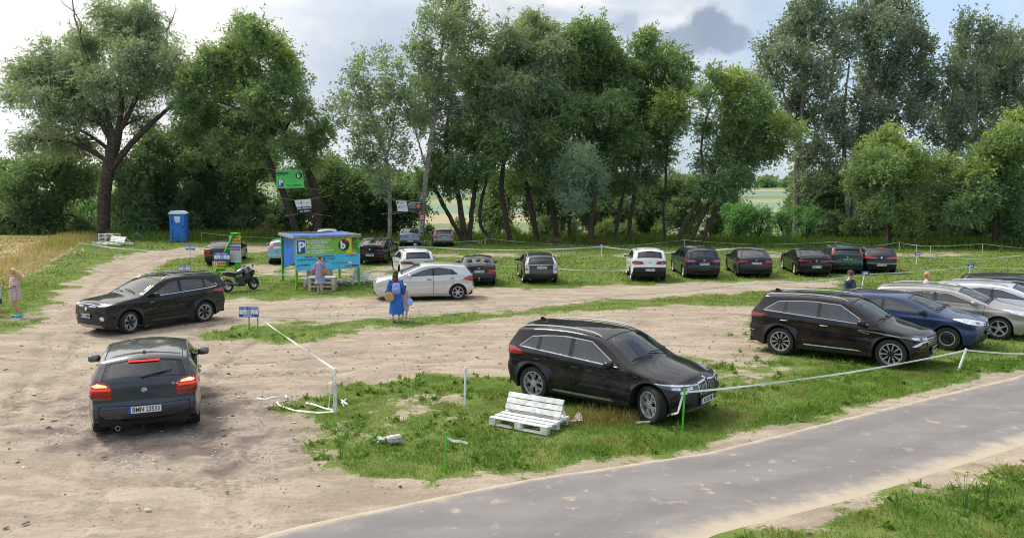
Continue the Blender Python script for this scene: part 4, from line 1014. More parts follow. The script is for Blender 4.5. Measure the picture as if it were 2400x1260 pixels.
 # black coupe
 c = fc('coupe', S('sedan', ds=.055, L=4.83, W=1.86, H=1.43, wb=2.87, fo=.85, r=.335, paint=PK, cowl=(1.45, .95), rf=(2.3, 1.33), roof=[(2.8, 1.38)], rr=(3.35, 1.34), rrf=.4, gb=(4.30, 1.04), deck=[(4.68, 1.01, .06)], tail=.93, rbump=.64, wrt=3.2, wrb=3.9, rim='twin7', doors2=True, uB=2.95, uC=3.12, rwglass=glassmat('pale_rear_glass', (.5, .55, .55))), 'black two-door coupe with slim red lamps, left neighbour of the teal crossover', 1900, 643, 83, 'coupe_car')
 finish(c, hm=PK); rear_set(c, [([(-.58, .80), (.0, .82), (.20, .86), (.14, .91), (-.1, .91), (-.58, .87)], REDL), ([(-.5, .82), (.05, .84), (.05, .86), (-.5, .845)], REDBL)], alpha=36); plate(c, 'WWT 17 10', z=.55); badge(c, 'rear', .86, .055, 'chrome'); rr(c, 'bumper_trim', [(-.7, .32), (-.45, .36), (.45, .36), (.7, .32), (.7, .34), (.45, .385), (-.45, .385), (-.7, .34)], CHR, .012); rr(c, 'exhaust_trim', rect(.45, .75, .27, .315, .02), CHR, .014, True)
 # teal crossover
 c = fc('teal', S('suv', ds=.055, L=4.42, W=1.825, H=1.57, wb=2.72, fo=.85, r=.335, gc=.19, paint=PTEA, cowl=(1.18, 1.05), rf=(2.08, 1.47), roof=[(2.7, 1.53)], rr=(4.05, 1.46), gb=(4.30, 1.10), tail=1.0, rbump=.70, belt=(1.0, 1.08), wrt=3.55, wrb=3.9, rim='dark5'), 'dark teal crossover with a green number plate, between coupe and dark hatchback', 1978, 639, 77, 'crossover_car')
 finish(c, hm=PTEA); rear_set(c, [[(-.10, 1.0), (.02, .98), (.08, 1.05), (-.02, 1.36), (-.10, 1.40), (-.12, 1.30)]], alpha=30); plate(c, 'WX 488AK', z=.84, green=True); badge(c, 'rear', .98, .05, 'chrome'); rr(c, 'bumper_lower', rect(-.85, .85, .24, .50), BLK, .012); rr(c, 'bumper_trim', rect(-.4, .4, .38, .42), CHR, .02); rr(c, 'spoiler', rect(-.64, .64, 1.36, 1.45, .04), BLK, .06, step=.1, thick=.06)
 # dark hatch
 c = fc('dhatch', S('hatch', ds=.055, L=4.33, W=1.76, H=1.475, paint=PKB, rim='five', belt=(.95, 1.03), gb=(4.14, 1.0)), 'dark blue-black hatchback with glowing red lamps, rightmost of the far row', 2058, 637, 74, 'hatchback_car')
 finish(c, hm=PKB); rear_set(c, [([(-.52, .84), (.0, .82), (.24, .90), (.20, 1.0), (-.05, .97), (-.52, .92)], REDL), ([(-.45, .86), (.05, .85), (.12, .93), (-.40, .90)], REDLIT)], alpha=36); rr(c, 'third_brake_light', rect(-.18, .18, 1.36, 1.385), REDLIT, .025); plate(c, 'WE 949UJ', z=.50); badge(c, 'rear', .90, .05, 'chrome'); rr(c, 'bumper_trim', rect(-.80, .80, .56, .60), SILV, .01); rr(c, 'bumper_lower', rect(-.7, .7, .22, .36), BLK, .01)
# ================================================================= CAMERA, SKY, SUN, GROUND
def make_camera():
 cd = bpy.data.cameras.new('camera'); o = bpy.data.objects.new('camera', cd); link(o); o.location = (0, 0, HC); o.rotation_euler = (pi / 2 - PIT, 0, 0)
 cd.sensor_width = 36; cd.lens = F / 2400 * 36; cd.clip_end = 6000; cd.clip_start = .1; SC.camera = o
SUN_EL, SUN_AZ = R(55), R(-62)      # azimuth from +Y towards +X
def make_sky():
 w = bpy.data.worlds.new('World'); SC.world = w; w.use_nodes = True; nt = w.node_tree; N = nt.nodes; L = nt.links
 bg = N['Background']; bg.inputs['Strength'].default_value = .10
 sky = N.new('ShaderNodeTexSky'); sky.sky_type = 'NISHITA'; sky.sun_disc = False; sky.sun_elevation = SUN_EL; sky.sun_rotation = SUN_AZ; sky.air_density = 1.0; sky.dust_density = 2.0
 tc = N.new('ShaderNodeTexCoord'); mp = N.new('ShaderNodeMapping'); mp.inputs['Scale'].default_value = (1, 1, 2.6); mp.inputs['Location'].default_value = (.3, .1, .4)
 L.new(tc.outputs['Generated'], mp.inputs[0])
 n1 = N.new('ShaderNodeTexNoise'); n1.inputs['Scale'].default_value = 2.1; n1.inputs['Detail'].default_value = 8; n1.inputs['Roughness'].default_value = .55; n1.inputs['Distortion'].default_value = .3
 L.new(mp.outputs[0], n1.inputs['Vector'])
 # cover: how much cloud hides the blue
 cov = N.new('ShaderNodeMapRange'); cov.inputs[1].default_value = .33; cov.inputs[2].default_value = .55; L.new(n1.outputs['Fac'], cov.inputs[0])
 def mth(op, a, b=None, c=None):
  m = N.new('ShaderNodeMath'); m.operation = op
  for k, v in enumerate((a, b, c)):
   if v is None: continue
   if isinstance(v, (int, float)): m.inputs[k].default_value = v
   else: L.new(v, m.inputs[k])
  return m.outputs[0]
 def dirblob(px, py, rad, soft, sx=1.0, sz=1.0):
  """soft patch of sky round one direction"""
  d = ray(px, py).normalized()
  s = N.new('ShaderNodeVectorMath'); s.operation = 'SUBTRACT'; L.new(tc.outputs['Generated'], s.inputs[0]); s.inputs[1].default_value = d
  k = N.new('ShaderNodeVectorMath'); k.operation = 'MULTIPLY'; L.new(s.outputs[0], k.inputs[0]); k.inputs[1].default_value = (sx, 1, sz)
  l = N.new('ShaderNodeVectorMath'); l.operation = 'LENGTH'; L.new(k.outputs[0], l.inputs[0])
  n = N.new('ShaderNodeTexNoise'); n.inputs['Scale'].default_value = 34; n.inputs['Detail'].default_value = 8; n.inputs['Roughness'].default_value = .6; L.new(tc.outputs['Generated'], n.inputs['Vector'])
  a = mth('ADD', l.outputs['Value'], mth('MULTIPLY', mth('SUBTRACT', n.outputs['Fac'], .5), rad * 1.3))
  m = N.new('ShaderNodeMapRange'); m.interpolation_type = 'SMOOTHSTEP'; m.inputs[1].default_value = rad - soft; m.inputs[2].default_value = rad + soft; m.inputs[3].default_value = 1; m.inputs[4].default_value = 0
  L.new(a, m.inputs[0]); return m.outputs[0]
 def mix(fac, a, b):
  m = N.new('ShaderNodeMixRGB')
  if isinstance(fac, (int, float)): m.inputs[0].default_value = fac
  else: L.new(fac, m.inputs[0])
  for k, v in ((1, a), (2, b)):
   if isinstance(v, tuple): m.inputs[k].default_value = (*v, 1)
   else: L.new(v, m.inputs[k])
  return m.outputs[0]
 n2 = N.new('ShaderNodeTexNoise'); n2.inputs['Scale'].default_value = 5.5; n2.inputs['Detail'].default_value = 7; n2.inputs['Roughness'].default_value = .55; L.new(mp.outputs[0], n2.inputs['Vector'])
 shade = N.new('ShaderNodeMapRange'); shade.inputs[1].default_value = .40; shade.inputs[2].default_value = .62; L.new(n2.outputs['Fac'], shade.inputs[0])
 cloud = mix(shade.outputs[0], (4.7, 5.1, 5.7), (8.0, 7.8, 7.5))      # thin grey underside to bright cloud (x 0.10)
 blue = mix(.45, sky.outputs[0], (4.3, 5.7, 7.3))
 c = mix(cov.outputs[0], blue, cloud)
 c = mix(mth('MULTIPLY', dirblob(880, 130, .10, .09, 1.0, 1.3), .9), c, (3.6, 4.3, 5.3))    # broad grey-blue bank left of the birches
 c = mix(mth('MULTIPLY', dirblob(2250, 60, .16, .12), .7), c, (4.3, 5.7, 7.4))               # open pale blue at right
 c = mix(mth('MULTIPLY', dirblob(1660, 70, .027, .007, 1, 1.0), .95), c, (2.4, 2.9, 3.8))       # small dark cumulus
 c = mix(mth('MULTIPLY', dirblob(1598, 92, .026, .007, 1, 1.6), .9), c, (2.7, 3.2, 4.1))
 c = mix(mth('MULTIPLY', dirblob(1716, 90, .026, .007, 1, 1.6), .9), c, (2.6, 3.1, 4.0))
 c = mix(mth('MULTIPLY', dirblob(1470, 58, .015, .007), .8), c, (3.2, 3.8, 4.8))
 c = mix(mth('MULTIPLY', dirblob(60, 280, .05, .05), .5), c, (6.6, 8.0, 9.4))
 sxyz = N.new('ShaderNodeSeparateXYZ'); L.new(tc.outputs['Generated'], sxyz.inputs[0]); bk = N.new('ShaderNodeMapRange'); bk.interpolation_type = 'SMOOTHSTEP'; bk.inputs[1].default_value = .25; bk.inputs[2].default_value = -.35; L.new(sxyz.outputs['Y'], bk.inputs[0])
 c = mix(mth('MULTIPLY', bk.outputs[0], .45), c, (3.6, 5.2, 7.6))     # clearer blue behind the viewer
 sd_ = Vector((sin(SUN_AZ) * cos(SUN_EL), cos(SUN_AZ) * cos(SUN_EL), sin(SUN_EL)))
 dt = N.new('ShaderNodeVectorMath'); dt.operation = 'DOT_PRODUCT'; L.new(tc.outputs['Generated'], dt.inputs[0]); dt.inputs[1].default_value = sd_
 gl = N.new('ShaderNodeMapRange'); gl.interpolation_type = 'SMOOTHSTEP'; gl.inputs[1].default_value = .45; gl.inputs[2].default_value = 1.0; L.new(dt.outputs['Value'], gl.inputs[0])
 c = mix(mth('MULTIPLY', gl.outputs[0], .85), c, (17, 16.2, 15))      # sun glowing through thin cloud
 L.new(c, bg.inputs['Color'])
 s = bpy.data.lights.new('sun', 'SUN'); s.energy = 2.3; s.angle = R(14); s.color = (1, .95, .87)
 o = bpy.data.objects.new('sun', s); link(o)
 d = Vector((sin(SUN_AZ) * cos(SUN_EL), cos(SUN_AZ) * cos(SUN_EL), sin(SUN_EL)))
 o.rotation_euler = (-d).to_track_quat('-Z', 'Y').to_euler(); o.location = (0, 30, 40)
 SC.cycles.filter_width = 1.05; vs = SC.view_settings; vs.view_transform = 'Standard'; vs.look = 'None'; vs.exposure = EXPO; vs.gamma = 1
EXPO = 0.50
# ---- numpy value noise
_rg = np.random.RandomState(3); _tab = _rg.rand(256, 256)
def vn(x, y, s, seed=0):
 x = x * s + seed * 17.3; y = y * s + seed * 9.7
 xi = np.floor(x).astype(int); yi = np.floor(y).astype(int); fx = x - xi; fy = y - yi
 fx = fx * fx * (3 - 2 * fx); fy = fy * fy * (3 - 2 * fy); g = lambda a, b: _tab[a & 255, b & 255]
 return (g(xi, yi) * (1 - fx) + g(xi + 1, yi) * fx) * (1 - fy) + (g(xi, yi + 1) * (1 - fx) + g(xi + 1, yi + 1) * fx) * fy
def fbm(x, y, s, o=3, seed=0):
 t = 0; a = .5; n = 0
 for k in range(o): t = t + a * vn(x, y, s * 2 ** k, seed + k); n += a; a *= .55
 return t / n - .5
def wpoly(P): return np.array([tuple(gp(*p))[:2] for p in P])
def sdist(x, y, P):
 """signed distance to polygon, positive inside"""
 d = np.full(x.shape, 1e9); c = np.zeros(x.shape, bool); n = len(P)
 for i in range(n):
  a, b = P[i], P[(i + 1) % n]; e = b - a; L2 = e @ e + 1e-12
  t = np.clip(((x - a[0]) * e[0] + (y - a[1]) * e[1]) / L2, 0, 1)
  d = np.minimum(d, np.hypot(x - a[0] - t * e[0], y - a[1] - t * e[1]))
  if abs(b[1] - a[1]) > 1e-9:
   k = ((a[1] > y) != (b[1] > y)) & (x < (b[0] - a[0]) * (y - a[1]) / (b[1] - a[1]) + a[0]); c ^= k
 return np.where(c, d, -d)
SAND = [(-400, 1330), (-400, 830), (0, 782), (60, 748), (110, 706), (160, 664), (200, 634), (255, 608), (330, 592), (430, 580), (640, 574), (800, 574), (800, 584), (640, 588), (520, 596), (430, 604), (385, 620), (350, 640), (420, 690), (520, 700), (640, 703), (760, 698), (860, 694), (1000, 694), (1110, 676), (1250, 676), (1450, 668), (1600, 662), (1750, 657), (1960, 657), (1965, 668), (1800, 680), (1600, 694), (1450, 702), (1330, 714), (1200, 726), (1000, 740), (800, 748), (620, 752), (545, 766), (490, 786), (570, 800), (660, 800), (780, 782), (900, 766), (1050, 756), (1200, 746), (1330, 734), (1500, 718), (1650, 713), (1760, 717), (1780, 745), (1760, 800), (1790, 835), (1700, 845), (1600, 840), (1400, 860), (1240, 905), (1090, 885), (1000, 880), (900, 890), (830, 905), (760, 925), (715, 950), (700, 1000), (790, 1050), (815, 1068), (795, 1088), (850, 1112), (1000, 1122), (1120, 1115), (1300, 1098), (1640, 1043), (2000, 953), (2400, 865), (2800, 775), (2800, 950), (2400, 1082), (2200, 1140), (2050, 1184), (1900, 1230), (1820, 1256), (1650, 1330)]
ROAD = [(2900, 770), (2400, 874), (2060, 956), (1650, 1057), (1240, 1117), (1150, 1133), (900, 1184), (700, 1224), (560, 1262), (330, 1330), (150, 1400), (1350, 1420), (1690, 1252), (2000, 1172), (2400, 1046), (2900, 900)]
SPARSE = [[(560, 620), (900, 618), (1120, 645), (1110, 660), (820, 660), (600, 646)], [(1780, 592), (2320, 590), (2320, 598), (1780, 602)], [(840, 592), (1500, 593), (1500, 600), (840, 600)], [(880, 930), (1060, 925), (1160, 985), (1060, 1030), (900, 1010)], [(1720, 850), (1900, 860), (1880, 900), (1700, 895)], [(830, 1010), (960, 1020), (950, 1060), (850, 1060)], [(1560, 770), (1760, 770), (1760, 850), (1600, 850)]]
DRYF = [(-600, 523), (130, 526), (222, 556), (190, 576), (128, 606), (70, 636), (0, 680), (-200, 790), (-600, 830)]
DAMP = [(60, 980), (140, 930), (210, 880), (300, 860), (480, 880), (560, 920), (700, 1000), (780, 1060), (600, 1100), (420, 1110), (260, 1060), (120, 1110)]
WP = {}
def masks(x, y):
 if not WP:
  WP['sand'] = wpoly(SAND); WP['dry'] = wpoly(DRYF); WP['damp'] = wpoly(DAMP); WP['sp'] = [wpoly(p) for p in SPARSE]; WP['road'] = wpoly(ROAD)
 d = np.clip(sdist(x, y, WP['sand']), -3, 3)
 for p in WP['sp']: d = np.maximum(d, np.clip(sdist(x, y, p), -3, .05) - .06)
 far = np.clip((y - 16) / 30, 0, 1); rd = -sdist(x, y, WP['road']); lush = np.exp(-((rd - 1.5) / 1.1) ** 2) * (d < .0)
 d = np.clip(d, -1.6, 1.2)
 d = d + fbm(x, y, .7, 4, 1) * (2.1 + .8 * far) + fbm(x, y, 3.1, 3, 5) * 1.3 - lush * 1.0
 dry = np.clip(sdist(x, y, WP['dry']) + fbm(x, y, .5, 3, 8) * 2.5, -2, 2)
 damp = np.clip(sdist(x, y, WP['damp']), -2, 2) + fbm(x, y, 1.1, 3, 12) * 2.2
 return d, dry, damp
TRACKS = [[(232, 1010), (245, 1090), (215, 1180), (150, 1290)], [(462, 990), (520, 1080), (560, 1180), (560, 1290)], [(480, 765), (700, 800), (1000, 778), (1250, 755), (1500, 735)], [(560, 850), (800, 830), (1100, 800), (1400, 770), (1700, 740)], [(520, 880), (760, 868), (1000, 845), (1200, 835)], [(90, 960), (200, 770), (320, 660), (420, 604)], [(10, 990), (110, 790), (240, 655), (400, 592)], [(330, 940), (420, 820), (520, 740), (700, 722), (1000, 715), (1400, 690)], [(420, 960), (520, 850), (640, 770)], [(40, 1180), (250, 1120), (520, 1140), (800, 1105)], [(600, 1010), (700, 940), (900, 850), (1250, 800)]]
def tracks(x, y):
 wx = x + fbm(x, y, 1.1, 3, 91) * .35; wy = y + fbm(x, y, 1.1, 3, 95) * .35; d = np.full(x.shape, 9.)
 for T in TRACKS:
  P = wpoly(T)
  for a, b in zip(P, P[1:]):
   e = b - a; t = np.clip(((wx - a[0]) * e[0] + (wy - a[1]) * e[1]) / (e @ e), 0, 1); d = np.minimum(d, np.hypot(wx - a[0] - t * e[0], wy - a[1] - t * e[1]))
 return np.exp(-(d / .21) ** 2) * np.clip(.55 + fbm(x, y, .6, 3, 99) * 2.4, 0, 1) - .35 * np.exp(-((d - .28) / .10) ** 2)
def make_ground():
 ys = [-14.0]
 while ys[-1] < 2600:
  y = ys[-1]; ys.append(y + (.5 if y < 5 else .085 + max(0, y - 8) * .0062 if y < 90 else (y - 60) * .12))
 us = np.concatenate([np.linspace(-2.4, -1.0, 24)[:-1], np.linspace(-1.0, 1.0, 420), np.linspace(1.0, 2.4, 24)[1:]])
 Yg, Ug = np.meshgrid(np.array(ys), us, indexing='ij'); X = Ug * np.maximum(np.abs(Yg) * .82 + 1.5, 9); Yv = Yg
 ny, nx = X.shape; fx, fy = X.ravel(), Yv.ravel()
 Z = np.array([terr(a, b) for a, b in zip(fx, fy)])
 d, dry, damp = masks(fx, fy); near = (fy < 95) & (fy > 3)
 sm = np.clip(d + .5, 0, 1)
 trk = tracks(fx, fy) * sm
 rut = np.sin((fy - fx * .18 + fbm(fx, fy, .3, 2, 3) * 3) * 4.2) * np.clip(fbm(fx, fy, .25, 2, 31) * 3, 0, 1)
 Z = Z + near * (fbm(fx, fy, .35, 3, 21) * .10 * np.clip((fy - 16) / 14, 0, 1) + sm * (fbm(fx, fy, 2.2, 3, 23) * .05 + rut * .018 + fbm(fx, fy, 5, 3, 25) * .045 - trk * .055)) - near * .02
 road = sdist(fx, fy, WP['road']); ss_ = lambda a, b, q: np.clip((q - a) / (b - a), 0, 1) ** 2 * (3 - 2 * np.clip((q - a) / (b - a), 0, 1)); Z = np.where(near, Z * (1 - ss_(-.5, -.05, road)) - .045 * ss_(-.04, .3, road), Z)
 v = np.stack([fx, fy, Z], 1)
 i = np.arange(ny * nx).reshape(ny, nx); f = np.stack([i[:-1, :-1], i[:-1, 1:], i[1:, 1:], i[1:, :-1]], -1).reshape(-1, 4)
 me = bpy.data.meshes.new('ground'); me.vertices.add(len(v)); me.vertices.foreach_set('co', v.ravel()); me.loops.add(len(f) * 4); me.loops.foreach_set('vertex_index', f.ravel())
 me.polygons.add(len(f)); me.polygons.foreach_set('loop_start', np.arange(0, len(f) * 4, 4)); me.polygons.foreach_set('use_smooth', np.ones(len(f), bool)); me.update(calc_edges=True)
 ta = me.attributes.new('trk', 'FLOAT', 'POINT'); ta.data.foreach_set('value', trk.astype(float))
 a = me.attributes.new('gm', 'FLOAT_COLOR', 'POINT')
 farf = np.clip((fy - 84) / 4, 0, 1)
 a.data.foreach_set('color', np.stack([np.clip(d / 4 + .5, 0, 1), np.clip(dry / 4 + .5, 0, 1), np.clip(damp / 4 + .5, 0, 1), farf], 1).ravel())
 o = bpy.data.objects.new('ground', me); link(o); tag(o, kind='structure'); me.materials.append(ground_mat()); return o
def nodes(name):
 m = bpy.data.materials.new(name); m.use_nodes = True; nt = m.node_tree; N, L = nt.nodes, nt.links; b = N['Principled BSDF']
 def noise(s, det=4, rough=.5, vec=None, dist=0):
  n = N.new('ShaderNodeTexNoise'); n.inputs['Scale'].default_value = s; n.inputs['Detail'].default_value = det; n.inputs['Roughness'].default_value = rough; n.inputs['Distortion'].default_value = dist
  if vec: L.new(vec, n.inputs['Vector'])
  return n.outputs['Fac']
 def mr(x, a, b_, c=0, d=1):
  n = N.new('ShaderNodeMapRange'); n.interpolation_type = 'SMOOTHSTEP'; L.new(x, n.inputs[0])
  for k, v in enumerate((a, b_, c, d)): n.inputs[k + 1].default_value = v
  return n.outputs[0]
 def mix(fac, a, c, mode='MIX'):
  n = N.new('ShaderNodeMixRGB'); n.blend_type = mode
  if isinstance(fac, (int, float)): n.inputs[0].default_value = fac
  else: L.new(fac, n.inputs[0])
  for k, v in ((1, a), (2, c)):
   if isinstance(v, tuple): n.inputs[k].default_value = (*v, 1)
   else: L.new(v, n.inputs[k])
  return n.outputs[0]
 def math_(op, a, c=0.0):
  n = N.new('ShaderNodeMath'); n.operation = op
  for k, v in enumerate((a, c)):
   if isinstance(v, (int, float)): n.inputs[k].default_value = v
   else: L.new(v, n.inputs[k])
  return n.outputs[0]
 return m, N, L, b, noise, mr, mix, math_
def ground_mat():
 m, N, L, b, noise, mr, mix, mt = nodes('ground_soil');
 at_ = N.new('ShaderNodeAttribute'); at_.attribute_name = 'gm'; sp = N.new('ShaderNodeSeparateColor'); L.new(at_.outputs['Color'], sp.inputs[0])
 tc = N.new('ShaderNodeTexCoord'); P = tc.outputs['Object']
 mp = N.new('ShaderNodeMapping'); mp.inputs['Rotation'].default_value = (0, 0, R(-10)); mp.inputs['Scale'].default_value = (.40, 1.15, 1); L.new(P, mp.inputs[0])
 nA, nB, nC, nD = noise(1.2, 5, .6, P), noise(9, 5, .6, P), noise(60, 3, .6, P), noise(1.3, 8, .72, mp.outputs[0], .8)
 d = mt('ADD', mt('MULTIPLY', mt('SUBTRACT', sp.outputs[0], .5), 4), mt('ADD', mt('MULTIPLY', mt('SUBTRACT', nB, .5), 1.7), mt('MULTIPLY', mt('SUBTRACT', noise(28, 4, .6, P), .5), 1.3)))
 sand = mix(mr(nD, .38, .62), (.265, .213, .160), (.385, .320, .250))
 sand = mix(mr(nB, .56, .70, 0, .6), sand, (.17, .135, .10))
 n22 = noise(24, 6, .68, P); sand = mix(mr(n22, .54, .68, 0, .6), sand, (.215, .168, .128)); sand = mix(mr(n22, .30, .44, .5, 0), sand, (.50, .42, .335)); sand = mix(mr(nC, .60, .75, 0, .4), sand, (.54, .46, .37))
 tk = N.new('ShaderNodeAttribute'); tk.attribute_name = 'trk'; sand = mix(mt('MULTIPLY', tk.outputs['Fac'], mr(nB, .38, .60)), sand, (.15, .118, .092))
 damp = mix(mr(nB, .35, .65), (.22, .180, .150), (.40, .335, .28))
 damp = mix(mr(nA, .42, .62), damp, (.135, .11, .10)); damp = mix(mr(nB, .56, .66, 0, .7), damp, (.14, .11, .09))
 sand = mix(mr(noise(.55, 5, .65, P), .50, .64, 0, .45), sand, (.225, .185, .15)); sand = mix(mr(sp.outputs[2], .42, .60, 0, .92), sand, damp)
 gr = mix(mr(nA, .35, .65), (.085, .140, .03), (.140, .185, .045)); gr = mix(mr(nB, .5, .7, 0, .6), gr, (.16, .14, .055)); gr = mix(mr(nC, .52, .7, 0, .5), gr, (.04, .07, .015))
 dryc = mix(mr(nB, .35, .65), (.33, .235, .14), (.48, .365, .24)); dryc = mix(mr(nA, .5, .65, 0, .6), dryc, (.20, .21, .07))
 gr = mix(mr(sp.outputs[1], .45, .58), gr, dryc)
 c = mix(mr(d, -.10, .16), gr, sand)
 # far fields beyond the trees: strips of cabbage, stubble and meadow
 sx = N.new('ShaderNodeSeparateXYZ'); L.new(P, sx.inputs[0])
 yy = mt('ADD', sx.outputs['Y'], mt('MULTIPLY', sx.outputs['X'], -.35)); wv = mt('ADD', mt('MULTIPLY', yy, .004), mt('MULTIPLY', nA, .06))
 rp = N.new('ShaderNodeValToRGB'); rp.color_ramp.interpolation = 'CONSTANT'; L.new(mt('FRACT', wv), rp.inputs[0])
 cols = [(0, (.17, .235, .175)), (.28, (.16, .205, .10)), (.45, (.33, .30, .18)), (.56, (.18, .245, .175)), (.72, (.25, .265, .14)), (.86, (.14, .19, .10))]
 e = rp.color_ramp.elements; e[0].position = 0; e[0].color = (*cols[0][1], 1); e[1].position = cols[1][0]; e[1].color = (*cols[1][1], 1)
 for p_, q in cols[2:]: k = e.new(p_); k.color = (*q, 1)
 c = mix(at_.outputs['Alpha'], c, rp.outputs[0])
 L.new(c, b.inputs['Base Color']); b.inputs['Roughness'].default_value = .95; b.inputs['Specular IOR Level'].default_value = .15
 bp = N.new('ShaderNodeBump'); bp.inputs['Strength'].default_value = .7; bp.inputs['Distance'].default_value = .05
 h = mt('ADD', mt('MULTIPLY', nB, 1.0), mt('ADD', mt('MULTIPLY', nC, .25), mt('MULTIPLY', nD, .7))); L.new(h, bp.inputs['Height']); L.new(bp.outputs[0], b.inputs['Normal'])
 return m
def make_road():
 P = wpoly(ROAD); hi = P[:11];
 up = [Vector((*p, 0)) for p in P[:11]]; lo = [Vector((*p, 0)) for p in P[:10:-1]]
 def res(pl, n):
  L_ = [0]
  for a, b in zip(pl, pl[1:]): L_.append(L_[-1] + (b - a).length)
  q = np.linspace(0, L_[-1], n); return np.stack([np.interp(q, L_, [p[k] for p in pl]) for k in range(2)], 1)
 n = 260; A, B = res(up, n), res(lo, n)
 rg = np.random.RandomState(5)
 A = A + (fbm(A[:, 0], A[:, 1], 2.2, 3, 2) * .13)[:, None]; B = B + (fbm(B[:, 0], B[:, 1], 2.2, 3, 4) * .15)[:, None]
 k = 24; v = []; f = []
 for i in range(n):
  for j in range(k + 1):
   t = j / k; p = A[i] * (1 - t) + B[i] * t; v.append((p[0], p[1], -.022 + .055 * (1 - abs(2 * t - 1) ** 7)))
 for i in range(n - 1):
  for j in range(k): q = i * (k + 1) + j; f.append((q, q + 1, q + k + 2, q + k + 1))
 m, N, L, b, noise, mr, mix, mt = nodes('asphalt')
 tc = N.new('ShaderNodeTexCoord'); P_ = tc.outputs['Object']; mp = N.new('ShaderNodeMapping'); mp.inputs['Rotation'].default_value = (0, 0, R(-30)); mp.inputs['Scale'].default_value = (.3, 1.5, 1); L.new(P_, mp.inputs[0])
 n1, n2, n3, n4 = noise(1.3, 5, .6, mp.outputs[0]), noise(110, 3, .7, P_), noise(3.2, 8, .66, P_), noise(240, 2, .5, P_)
 c = mix(mr(n1, .35, .65), (.182, .171, .164), (.230, .214, .205)); c = mix(mr(n2, .35, .72, 0, .55), c, (.12, .11, .112)); c = mix(mr(n4, .58, .74, 0, .7), c, (.34, .32, .30))
 c = mix(mr(noise(.9, 6, .65, P_), .48, .62, 0, .5), c, (.155, .147, .145)); c = mix(mr(noise(16, 6, .7, mp.outputs[0]), .60, .72, 0, .4), c, (.36, .31, .25)); c = mix(mr(n3, .58, .68, 0, .8), c, (.38, .31, .235))
 # one long transverse crack, as an irregular line across the lane
 a_, b_ = gp(1175, 1128), gp(1395, 1262); dx = (b_ - a_).normalized(); sx = N.new('ShaderNodeVectorMath'); sx.operation = 'DOT_PRODUCT'; L.new(P_, sx.inputs[0]); sx.inputs[1].default_value = (-dx.y, dx.x, 0)
 q = mt('ABSOLUTE', mt('ADD', mt('SUBTRACT', sx.outputs['Value'], -dx.y * a_.x + dx.x * a_.y), mt('MULTIPLY', mt('SUBTRACT', noise(2.2, 8, .7, P_), .5), .42)))
 c = mix(mr(q, .001, .010, .40, 0), c, (.10, .095, .09))
 ln = N.new('ShaderNodeAttribute'); ln.attribute_name = 'lane'; wm = mt('ABSOLUTE', mt('SUBTRACT', mt('ABSOLUTE', mt('SUBTRACT', ln.outputs['Fac'], .47)), .21)); c = mix(mt('MULTIPLY', mr(wm, .02, .11, .5, 0), mr(noise(.6, 5, .6, P_), .3, .6)), c, (.135, .128, .126))
 at_ = N.new('ShaderNodeAttribute'); at_.attribute_name = 'edge'; c = mix(mr(mt('ADD', at_.outputs['Fac'], mt('MULTIPLY', mt('SUBTRACT', noise(2.5, 5, .65, P_), .5), .75)), .45, 1.0, 0, .95), c, (.44, .37, .28))
 L.new(c, b.inputs['Base Color']); b.inputs['Roughness'].default_value = .82; b.inputs['Specular IOR Level'].default_value = .3
 bp = N.new('ShaderNodeBump'); bp.inputs['Strength'].default_value = .35; bp.inputs['Distance'].default_value = .01; L.new(n2, bp.inputs['Height']); L.new(bp.outputs[0], b.inputs['Normal'])
 o = mesh('road', v, f, m); la = o.data.attributes.new('lane', 'FLOAT', 'POINT'); la.data.foreach_set('value', [j / k for i in range(n) for j in range(k + 1)]); a = o.data.attributes.new('edge', 'FLOAT', 'POINT'); a.data.foreach_set('value', [max(1.1 - j / k * 6, (j / k - 1) * 3.6 + 1.1, 0) for i in range(n) for j in range(k + 1)])
 if o.data.polygons[0].normal.z < 0: o.data.flip_normals()
 return tag(o, kind='structure')
# ---- grass, weeds and clods as ground cover
def bladeset(name, pos, hgt, wid, col, lean, m, seed=1, up=1.0):
 n = len(pos); rg = np.random.RandomState(seed); a = rg.rand(n) * 2 * pi; ln = rg.rand(n) * lean
 w = np.stack([np.cos(a), np.sin(a), np.zeros(n)], 1) * wid[:, None] / 2
 b = rg.rand(n) * 2 * pi; dv = np.stack([np.cos(b) * ln, np.sin(b) * ln, np.full(n, up)], 1); dv /= np.linalg.norm(dv, axis=1)[:, None]
 tip = pos + dv * hgt[:, None]; tip[:, 2] -= hgt * ln * .15
 mid = pos + dv * hgt[:, None] * .55 + np.array([0, 0, 1]) * (hgt * ln * .12)[:, None]
 v = np.stack([pos - w, pos + w, mid + w * .75, tip, mid - w * .75], 1).reshape(-1, 3)
 me = bpy.data.meshes.new(name); me.vertices.add(n * 5); me.vertices.foreach_set('co', v.ravel()); me.loops.add(n * 5); me.loops.foreach_set('vertex_index', np.arange(n * 5)); me.polygons.add(n); me.polygons.foreach_set('loop_start', np.arange(0, n * 5, 5)); me.update(calc_edges=True)
 at_ = me.attributes.new('lc', 'FLOAT_COLOR', 'POINT'); c4 = np.concatenate([col, np.ones((n, 1))], 1); at_.data.foreach_set('color', np.repeat(c4, 5, 0).ravel())
 me.materials.append(m); o = bpy.data.objects.new(name, me); link(o); return o
